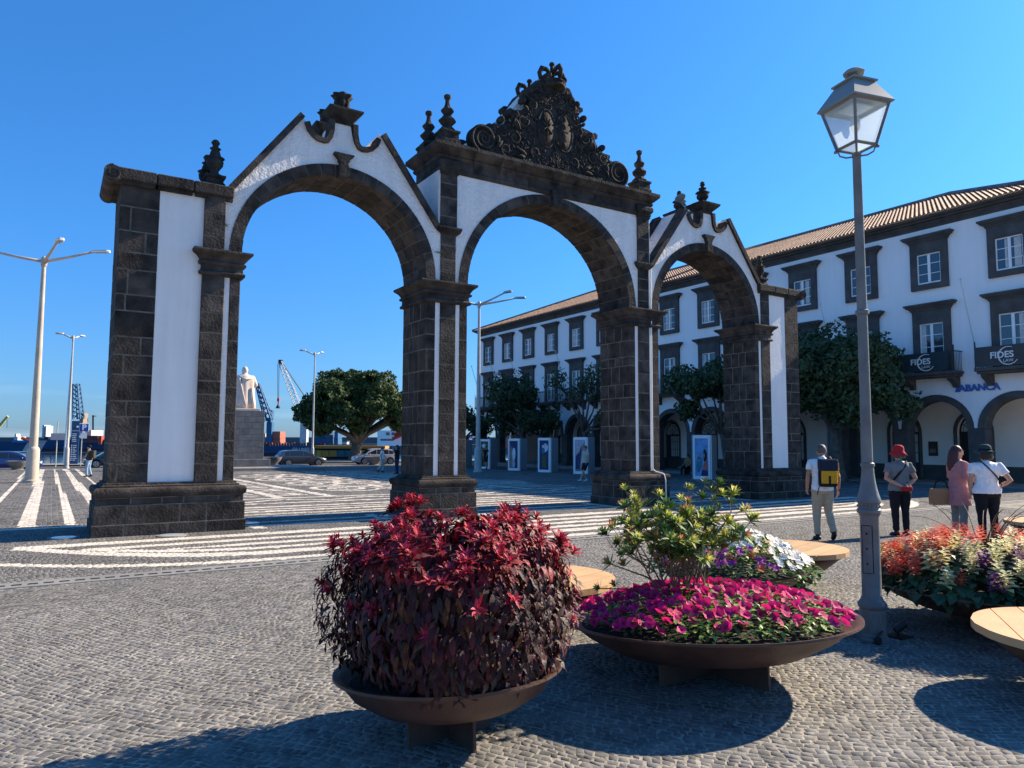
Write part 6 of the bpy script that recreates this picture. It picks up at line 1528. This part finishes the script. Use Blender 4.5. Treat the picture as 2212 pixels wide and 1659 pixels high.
# plaza trees along the arcade, from the right
tree('big dense plaza tree right of the gate, before the arcade', 30.2, 19.9, 2.6, blobset(2, 13, 2.0, 2.0, 3.9, 5.8, 1.15)+[(0, 0, 5.7, 1.5), (0, -2.0, 4.2, 1.0), (.3, -2.7, 3.5, .75), (0, 1.9, 4.3, 1.0), (-.5, -1.0, 3.4, .9)], .115, 30000, (.062, .10, .045), 4, .24, (-.1, .3), .22, .6, .7)
tree('plaza tree seen through the third arch, dark spreading crown', 30.3, 26.4, 2.4, blobset(5, 9, 2.6, 2.3, 4.0, 5.2, .95)+[(0, .4, 5.2, 1.3), (-.3, 2.6, 3.7, .7)], .11, 15000, (.06, .098, .045), 7, .17, (.2, .6), .2, .6, .6)
tree('plaza tree with sparse twiggy crown seen through the middle arch', 30.0, 38.2, 2.7, blobset(9, 7, 2.2, 2.2, 3.9, 6.2, .8)+[(.2, -2.2, 3.5, 1.0), (.3, -2.7, 2.9, .8)], .12, 2300, (.062, .095, .042), 9, .17, (0, .2), .5, .75, .6, None, 16)
tree('dark ragged plaza tree seen through the middle arch, left of the sparse one', 29.4, 45.2, 2.6, blobset(12, 10, 2.0, 2.2, 3.2, 6.0, 1.0)+[(0, .3, 6.3, 1.0), (-.4, -1.6, 3.6, .9)], .115, 13000, (.052, .082, .04), 12, .18, (0, -.2), .3, .6, .65)
tree('small dark tree at the far end of the arcade behind the street light', 28.8, 53.0, 2.2, blobset(15, 8, 1.7, 2.0, 2.6, 5.0, .9), .12, 8000, (.052, .082, .04), 15, .16, (0, 0), .25, .6, .7)
# ================================================================ cars on the harbour road
mat('tyre', (.012, .012, .012), .9, 0); mat('rim', (.5, .5, .5), .3, 0, metal=.8)
mat('car_glass', (.012, .018, .022), .05, 0, spec=.8)
for nm, c in (('car_grey', (.03, .034, .04)), ('car_silver', (.34, .32, .32)), ('car_blue', (.012, .03, .15)), ('car_black', (.02, .022, .025))): mat(nm, c, .3, 0, spec=.6, coat=.8)
mat('tail_red', (.4, .02, .015), .3, 0); mat('head_white', (.7, .7, .68), .15, 0, spec=.7)
def car(label, x, y, yaw, L, H, paint, kind, z):
    t = thing('parked_car', label, 'car', (0, 0, 0)); LOCAL.add(t.name)
    W = 1.78; hl = L/2
    belt = .62*H; gl = .22
    # stations: x (front at +), bottom, shoulder z, half width
    st = [(-hl, .45, .70*H*.9, .70), (-hl+.08, .30, .66*H, .80), (-hl+.5, .24, .66*H, .88), (-.3*L, .22, .645*H, .89), (0, .22, .63*H, .89), (.22*L, .22, .61*H, .89), (.30*L, .22, .59*H, .88), (hl-.35, .24, .53*H, .84), (hl-.08, .28, .46*H, .76), (hl, .38, .40*H, .66)]
    b = MB(); rs = []
    for xx, zb_, zs, hw in st:
        rs.append([(xx, -hw*.92, zb_), (xx, -hw, zb_+.12), (xx, -hw, (zb_+zs)*.55), (xx, -hw*.95, zs-.05), (xx, -hw*.88, zs), (xx, hw*.88, zs), (xx, hw*.95, zs-.05), (xx, hw, (zb_+zs)*.55), (xx, hw, zb_+.12), (xx, hw*.92, zb_)])
    b.rings(rs); b.build('body', paint, t, True, sharp=35)
    if kind == 'estate': roof = [(-hl+.12, .66*H), (-hl+.42, .93*H), (-hl+.9, .985*H), (-.05*L, H), (.1*L, .96*H), (.27*L, .62*H)]
    elif kind == 'suv': roof = [(-hl+.1, .68*H), (-hl+.5, .92*H), (-.22*L, .99*H), (0, H), (.12*L, .95*H), (.29*L, .63*H)]
    else: roof = [(-hl+.15, .66*H), (-hl+.55, .93*H), (-.2*L, .99*H), (0, H), (.12*L, .95*H), (.29*L, .62*H)]
    b = MB(); rs = []
    for xx, zz in roof:
        zb_ = .6*H; q = (zz-zb_)/(.4*H); hw = .84-.2*q; rs.append([(xx, -.84, zb_), (xx, -hw-.02, zz-.04), (xx, -hw+.06, zz), (xx, hw-.06, zz), (xx, hw+.02, zz-.04), (xx, .84, zb_)])
    b.rings(rs); b.build('cabin', paint, t, True, sharp=35)
    def top(xx): return float(np.interp(xx, [p[0] for p in roof], [p[1] for p in roof]))
    for s_ in (-1, 1):
        xs_ = [roof[0][0]+.35, roof[0][0]+.34*L/1.0*.55, .0, roof[-1][0]-.28]
        for i in range(3):
            xa, xb_ = xs_[i]+.04, xs_[i+1]-.04; V = []
            za = .655*H
            for xx, zz in ((xa, za), (xb_, za), (xb_, max(za+.02, top(xb_)-.09)), (xa, max(za+.02, top(xa)-.09))):
                q = (zz-.6*H)/(.4*H); hw = .84-.2*q+.012; V.append((xx, s_*hw, zz))
            b = MB(); b.add(V, [(0, 1, 2, 3)]); b.build('side_window', 'car_glass', t, fix=False)
    for (xa, za), (xb_, zb_), nm in ((roof[-1], roof[-2], 'windscreen'), (roof[0], roof[1], 'rear_window')):
        V = []; nrm = .014*(1 if nm == 'windscreen' else -1)
        for f_, s_ in ((.12, -1), (.12, 1), (.88, 1), (.88, -1)):
            xx, zz = xa+(xb_-xa)*f_, za+(zb_-za)*f_; q = (zz-.6*H)/(.4*H); V.append((xx+nrm, s_*(.76-.2*q), zz+.012))
        b = MB(); b.add(V, [(0, 1, 2, 3)]); b.build(nm, 'car_glass', t, fix=False)
    for xx in (-hl+.78, hl-.85):
        for s_ in (-1, 1):
            M4 = basis((1, 0, 0), (0, 0, 1), (0, -1, 0), (xx, s_*.80, .32)); a = MB(); a.lathe([(.20, -.11), (.33, -.10), (.345, -.06), (.345, .06), (.33, .10), (.20, .11)], 20, (0, 0, 0), 0, True, M4); w_ = a.build('wheel', 'tyre', t, True, sharp=40)
            r_ = MB(); r_.lathe([(.05, .115), (.23, .112), (.23, -.112), (.05, -.115)], 14, (0, 0, 0), 0, True, M4); r_.build('rim', 'rim', w_)
            d_ = MB(); 
            for k in range(5): aa = 2*math.pi*k/5; d_.box(.07, .18, -.025, .025, -.125, .125, 0, 0, M4 @ Matrix.Rotation(aa+.6, 4, 'Z'))
            d_.build('rim_gaps', 'tyre', w_)
            c = MB(); c.lathe([(.375, -.02), (.375, .02)], 20, (0, 0, 0), 0, True, basis((1, 0, 0), (0, 0, 1), (0, -1, 0), (xx, s_*.875, .36))); c.build('wheel_arch', 'tyre', t)
    for s_ in (-1, 1):
        b = MB(); b.box(-hl-.005, -hl+.3, s_*.72-.13, s_*.72+.12, .54*H, .62*H, 0, .03); b.build('tail_light', 'tail_red', t)
        b = MB(); b.box(hl-.32, hl-.04, s_*.62-.14, s_*.62+.14, .42*H, .475*H, 0, .03); b.build('headlight', 'head_white', t)
        b = MB(); b.ball((.19*L, s_*.98, .64*H), (.09, .1, .07), 8, 6); b.build('mirror', paint, t, True)
    for xx in (-hl-.012, hl+.002): b = MB(); b.box(xx, xx+.012, -.26, .26, .4, .52); b.build('number_plate', 'white_frame', t)
    t.location = (x, y, z); t.rotation_euler = (0, 0, yaw); return t
RZ = -.52
car('dark grey estate car driving right beyond the statue', 19.2, 66.2, R(2), 4.35, 1.47, 'car_grey', 'estate', RZ)
car('silver crossover car parked under the round fig tree', 27.2, 68.6, R(178), 4.3, 1.58, 'car_silver', 'suv', RZ)
car('dark blue hatchback car at the far left', -2.6, 65.2, R(0), 4.2, 1.42, 'car_blue', 'hatch', RZ)
car('black car mostly hidden behind the left gate pier', 4.4, 69.5, R(182), 4.3, 1.45, 'car_black', 'hatch', RZ)
# ================================================================ harbour
for nm, c in (('hull_blue', (.012, .05, .12)), ('hull_red', (.10, .022, .025)), ('hull_black', (.015, .016, .02)), ('bright_blue', (.02, .16, .42)), ('box_rust', (.40, .13, .08)), ('box_maroon', (.16, .05, .045)), ('box_cream', (.5, .46, .36)), ('box_navy', (.03, .09, .17)), ('crane_blue', (.03, .11, .22)), ('crane_tan', (.30, .22, .14)), ('crane_white', (.5, .49, .47)), ('breakwater', (.10, .11, .12)), ('stall_orange', (.5, .24, .05)), ('stall_yellow', (.55, .36, .05)), ('stall_teal', (.03, .14, .2)), ('red_paint', (.5, .06, .03)), ('yellow_paint', (.55, .45, .12))): mat(nm, c, .7, .12, .6)
def fp(vx, vy, dep):
    d = fw+rt*((vx-1106)/1564.9)-up*((vy-829.5)/1564.9); return Vector((d.x*dep, d.y*dep, 1.7+d.z*dep))
def fbox(b, x0, x1, y0, y1, dep, th=6., mi=0):
    p = fp((x0+x1)/2, (y0+y1)/2, dep); hw = (x1-x0)/2*dep/1564.9; hh = (y1-y0)/2*dep/1564.9
    b.box(-hw, hw, 0, th, -hh, hh, mi, 0, basis(VR, VF, (0, 0, 1), p)); return b
def fthing(name, label, cat, vx, vy, dep, group=None): return thing(name, label, cat, fp(vx, vy, dep), group)
def fpart(t, name, m, *boxes):
    b = MB(); [fbox(b, *q) for q in boxes]; return b.build(name, m, t)
def lattice(b, p0, p1, w0, w1, n, r=.12):
    p0, p1 = Vector(p0), Vector(p1); s_ = VR.cross((p1-p0).normalized()).normalized(); a_ = (p1-p0).normalized().cross(s_).normalized()
    cs = [(1, 1), (1, -1), (-1, -1), (-1, 1)]
    P = [[p0.lerp(p1, i/n)+(s_*u+a_*v)*(w0+(w1-w0)*i/n)*.5 for u, v in cs] for i in range(n+1)]
    for k in range(4): b.tube([P[0][k], P[-1][k]], r, 4)
    for i in range(n):
        for k in range(4): b.tube([P[i][k], P[i+1][(k+1) % 4]], r*.6, 3)
# breakwater far out
b = MB(); pa, pb_ = fp(-400, 951, 900), fp(1500, 951, 900); d = (pb_-pa).normalized()
b.box(0, (pb_-pa).length, 0, 14, -8, 4.4, 0, 0, basis(d, Vector((0, 0, 1)).cross(d), (0, 0, 1), (pa.x, pa.y, 0))); b.build('breakwater', 'breakwater', None, False, 'long grey breakwater wall on the horizon across the harbour', 'breakwater')
# ship on the left
sh_ = fthing('cargo_ship', 'dark blue and red cargo ship with cranes and containers at far left', 'ship', 150, 978, 262)
fpart(sh_, 'hull', 'hull_blue', (64, 232, 949, 970, 262, 22)); fpart(sh_, 'hull_bottom', 'hull_red', (64.5, 231.5, 970, 980.5, 262.05, 21.9))
fpart(sh_, 'deck_cargo', 'box_cream', (104, 112, 944, 949, 264, 4), (122, 130, 944, 949, 264, 4)); fpart(sh_, 'deck_house', 'hull_black', (96, 131, 943.5, 949, 266, 8))
for k, (a_, c_) in enumerate(((178, 188), (188.3, 199), (199.3, 211))): fpart(sh_, 'container', 'box_maroon', (a_, c_, 941, 949, 263, 6)); fpart(sh_, 'container', 'box_maroon', (a_, c_, 949.2, 957, 261, 2))
fpart(sh_, 'lifeboat', 'red_paint', (211.5, 219, 942, 960, 261, 5)); fpart(sh_, 'bridge_house', 'crane_white', (184, 197, 929, 941, 268, 8)); fpart(sh_, 'mast_tower', 'crane_white', (91, 95, 918, 947, 268, 4)); fpart(sh_, 'mast_tower', 'crane_white', (96.5, 99.5, 920, 947, 268, 4))
b = MB(); lattice(b, fp(170, 905, 265), fp(165, 829, 265), 2.6, 1.6, 8, .28); b.build('crane_boom', 'crane_blue', sh_)
fpart(sh_, 'crane_column', 'crane_tan', (171, 179, 892, 941, 266, 3)); b = MB(); b.tube([fp(174, 893, 266), fp(166, 832, 265)], .12, 4); b.build('crane_cable', 'hull_black', sh_)
lm = fthing('light_mast', 'thin lattice harbour light mast right of the parking sign', 'mast', 201, 942, 270); b = MB(); b.tube([fp(201, 945, 270), fp(201, 897, 270)], .3, 5); b.build('mast_pole', 'hull_black', lm); fpart(lm, 'lamp_bar', 'hull_black', (198.5, 206, 898, 899.5, 270, .8))
tg = fthing('harbour_tug', 'bright blue bow of a vessel at the far left edge', 'boat', 30, 974, 230)
b = MB(); p = [(-60, 975), (48, 975), (58, 958), (63, 951.5), (27, 951), (24, 954), (-60, 955)]; V = [fp(x, y, 230) for x, y in p]+[fp(x, y, 230)+VF*9 for x, y in p]; n = len(p)
b.add([tuple(v) for v in V], [tuple(range(n)), tuple(range(2*n-1, n-1, -1))]+[(i, i+n, (i+1) % n+n, (i+1) % n) for i in range(n)]); b.build('hull', 'hull_blue', tg)
b = MB(); p = [(25, 956), (55, 956), (62, 952), (27, 951.3)]; V = [fp(x, y, 229.8) for x, y in p]+[fp(x, y, 229.9) for x, y in p]; b.add([tuple(v) for v in V], [(0, 1, 2, 3), (4, 7, 6, 5)]); b.build('bow_band', 'bright_blue', tg, fix=False)
fpart(tg, 'wheelhouse', 'crane_white', (30, 38, 943, 952, 233, 4), (32, 35, 937, 943, 233, 2)); b = MB(); b.tube([fp(47, 946, 231), fp(66, 953, 231)], .5, 5); b.build('deck_crane', 'red_paint', tg)
b = MB(); cr_ = fthing('harbour_crane', 'pale yellow crane boom leaning in at the left edge', 'crane', 0, 940, 300); b.tube([fp(-30, 955, 300), fp(17, 899, 300)], [.9, .5], 5); b.build('boom', 'yellow_paint', cr_); b = MB(); b.tube([fp(15.5, 901, 300), fp(15, 925, 300)], .1, 3); b.build('cable', 'hull_black', cr_)
# container ship through the left arch
s2 = fthing('container_ship', 'blue container ship with white letters seen through the left arch', 'ship', 620, 985, 250)
fpart(s2, 'hull', 'hull_blue', (500, 705, 963, 977, 250, 20)); fpart(s2, 'hull_bottom', 'hull_red', (500.3, 704.7, 977, 983, 250.05, 19.9)); fpart(s2, 'waterline', 'hull_black', (500.5, 704.5, 983, 988, 250.1, 19.8))
fpart(s2, 'bulwark', 'box_maroon', *[(500+k*6, 503.5+k*6, 958-(k*37 % 5)*.7, 963, 250.3, 1) for k in range(34)])
txt('ship_lettering', 'GS LINES', 9.5*250/1564.9, .05, basis(VR, (0, 0, 1), -VF, fp(650, 971, 249.7)), 'print_white', s2)
for a_, c_, m_ in ((588, 605, 'box_rust'), (561, 571, 'box_cream'), (676, 693, 'box_navy'), (693.5, 712, 'box_navy'), (722, 730, 'crane_blue')): fpart(s2, 'container', m_, (a_, c_, 932 if m_ != 'box_cream' else 936, 947, 253, 6)); fpart(s2, 'container', m_, (a_, c_, 947.3, 960, 253, 6))
b = MB(); 
fpart(s2, 'crane_column', 'crane_blue', (575, 586.5, 912, 964, 252, 2.5), (577.5, 585, 903, 912, 252, 2.2)); lattice(b, fp(581, 908, 251), fp(556.5, 829, 251), 2.2, 1.0, 7, .33); b.build('crane_boom', 'crane_blue', s2); fpart(s2, 'crane_cab', 'crane_blue', (581, 588, 886, 905, 252.5, 2)); b = MB(); b.tube([fp(585, 888, 252), fp(558, 832, 251)], .1, 3); b.tube([fp(556, 832, 251), fp(556, 850, 251)], .14, 3); b.build('crane_cable', 'hull_black', s2)
c2 = fthing('harbour_crane', 'pale lattice harbour crane with hanging grab above the round fig tree', 'crane', 652, 965, 280)
b = MB(); lattice(b, fp(655, 905, 280), fp(605, 781, 280), 2.4, 1.2, 14, .13); b.build('lattice_boom', 'crane_white', c2); fpart(c2, 'boom_tip', 'hull_black', (601, 609, 777, 786, 280, 1.5)); fpart(c2, 'tower', 'crane_white', (648, 662, 900, 965, 281, 3))
b = MB(); b.tube([fp(600, 786, 280), fp(600, 862, 280)], .11, 3); b.tube([fp(603, 786, 280), fp(602, 862, 280)], .11, 3); b.tube([fp(608, 783, 280), fp(660, 860, 280)], .1, 3); b.tube([fp(608, 780, 280), fp(668, 870, 280)], .1, 3); b.build('cables', 'hull_black', c2)
fpart(c2, 'hook_block', 'red_paint', (598.5, 603, 860, 867, 280, 1)); b = MB(); P = [fp(600.5, 870, 280), fp(596, 881, 280), fp(605, 881, 280)]; b.tube([fp(601, 867, 280), fp(600.7, 874, 280)], .2, 4); b.lathe([(.25, 1.4), (.8, .5), (.85, 0), (.02, 0)], 8, tuple(fp(600.5, 882, 280))); b.build('grab', 'hull_black', c2)
# low white terminal and stall row by the tree
tb = fthing('terminal_building', 'low white harbour building right of the fig tree trunk', 'building', 835, 962, 210); fpart(tb, 'wall', 'plaster_wall', (815, 872, 930, 963, 210, 12)); fpart(tb, 'window', 'pane', (834, 841, 934, 940, 209.9, .05), (846, 852, 934, 940, 209.9, .05), (822, 850, 948, 952, 209.9, .05)); fpart(tb, 'base_band', 'parking_blue', (815, 872, 958, 963, 209.9, .08)); fpart(tb, 'roof', 'red_paint', (852, 874, 928.5, 930, 209.5, 12.6))
b = MB(); b.tube([fp(852, 940, 208), fp(872, 928, 208)], .5, 4); b.tube([fp(848, 948, 208), fp(874, 936, 208)], .5, 4); b.build('ramp', 'red_paint', tb)
sl_ = fthing('market_stall', 'long low stall with orange and yellow panels beneath the fig tree', 'stall', 750, 990, 92)
fpart(sl_, 'awning', 'stall_orange', (676, 832, 963, 969, 92, 3)); 
for k in range(9): fpart(sl_, 'front_panel', ('stall_yellow', 'stall_teal', 'stall_orange')[(k*2+k//2) % 3], (677+k*17.2, 693+k*17.2, 973, 986.5, 92.1, .15))
fpart(sl_, 'counter_shade', 'hull_black', (677, 831, 969, 994, 92.4, 2))
cs = fthing('container_stack', 'orange containers seen through the end arches of the arcade', 'container', 1098, 960, 240)
for k in range(3): fpart(cs, 'container', 'box_rust', (1070, 1125, 931+k*12.2, 943+k*12.2, 240, 6))
for k, (x, w_) in enumerate(((690, 12), (735, 14), (760, 10))): q = fthing('white_shed', ('small white shed on the far quay left of the fig trunk', 'white shed on the far quay just behind the fig trunk', 'small white shed on the far quay right of the fig trunk')[k], 'shed', x, 960, 255); fpart(q, 'wall', 'crane_white', (x, x+w_, 954, 960, 262, 4)); fpart(q, 'roof', 'breakwater', (x-1, x+w_+1, 952.5, 954, 261.8, 4.6))
# far quay the ships lie along
b = MB(); fbox(b, 380, 1500, 960, 988, 300, 30); b.build('quay', 'breakwater', kind='structure')
# ================================================================ small things on the gate
hl_ = thing('horn_loudspeaker', 'grey horn loudspeaker mounted on the top of the right gable', 'loudspeaker', (15.75, YF+.5, 8.85))
M4 = Matrix.Translation((15.62, YF+.25, 8.92)) @ Matrix.Rotation(R(-62), 4, 'Y') @ Matrix.Rotation(R(20), 4, 'X'); b = MB(); b.lathe([(.03, -.2), (.05, -.12), (.06, 0), (.12, .12), (.17, .17), (.155, .16), (.05, .0)], 16, (0, 0, 0), 0, False, M4); b.build('horn', 'lamp_hood', hl_, True)
b = MB(); b.tube([(15.68, YF+.2, 8.86), (15.7, YF+.1, 8.7), (15.86, YF-.02, 8.5)], .012, 5); b.build('cable', 'black_plastic', hl_)
cb = thing('cable_conduit', 'white cable conduit running down the third pier and over its plinth', 'conduit', (14.02, YF, 3))
b = MB(); b.tube([(14.06, YF-.03, 6.7), (14.05, YF-.03, 1.0), (14.1, YF-.08, .93), (14.3, YF-.2, .86), (14.33, YF-.235, .7), (14.35, YF-.235, .02)], .016, 6); b.build('conduit', 'white_frame', cb)
mat('weed', (.09, .14, .03), .6, .3)
for k, (x, y, z, lb) in enumerate(((9.75, YF-.2, 8.74, 'small green weed growing on the cornice left of the date'), (12.1, YF-.2, 8.74, 'small green weed growing on the cornice right of the date'), (7.42, YF-.02, 6.1, 'tiny green weed growing from the second pier below the necking'), (2.66, YF-.03, 5.95, 'straggly weed growing from the left pier beneath its pinnacle'))):
    wd = thing('weed', lb, 'weed', (x, y, z)); b = MB(); g_ = np.random.default_rng(k)
    for j in range(16): p = Vector((x+g_.normal(0, .05), y, z)); d = Vector((g_.normal(0, .1), g_.normal(-.03, .04), g_.uniform(.03, .12))); b.tube([p, p+d*.3, p+d*.55], [.006, .008, .002], 4)
    b.build('leaves', 'weed', wd)
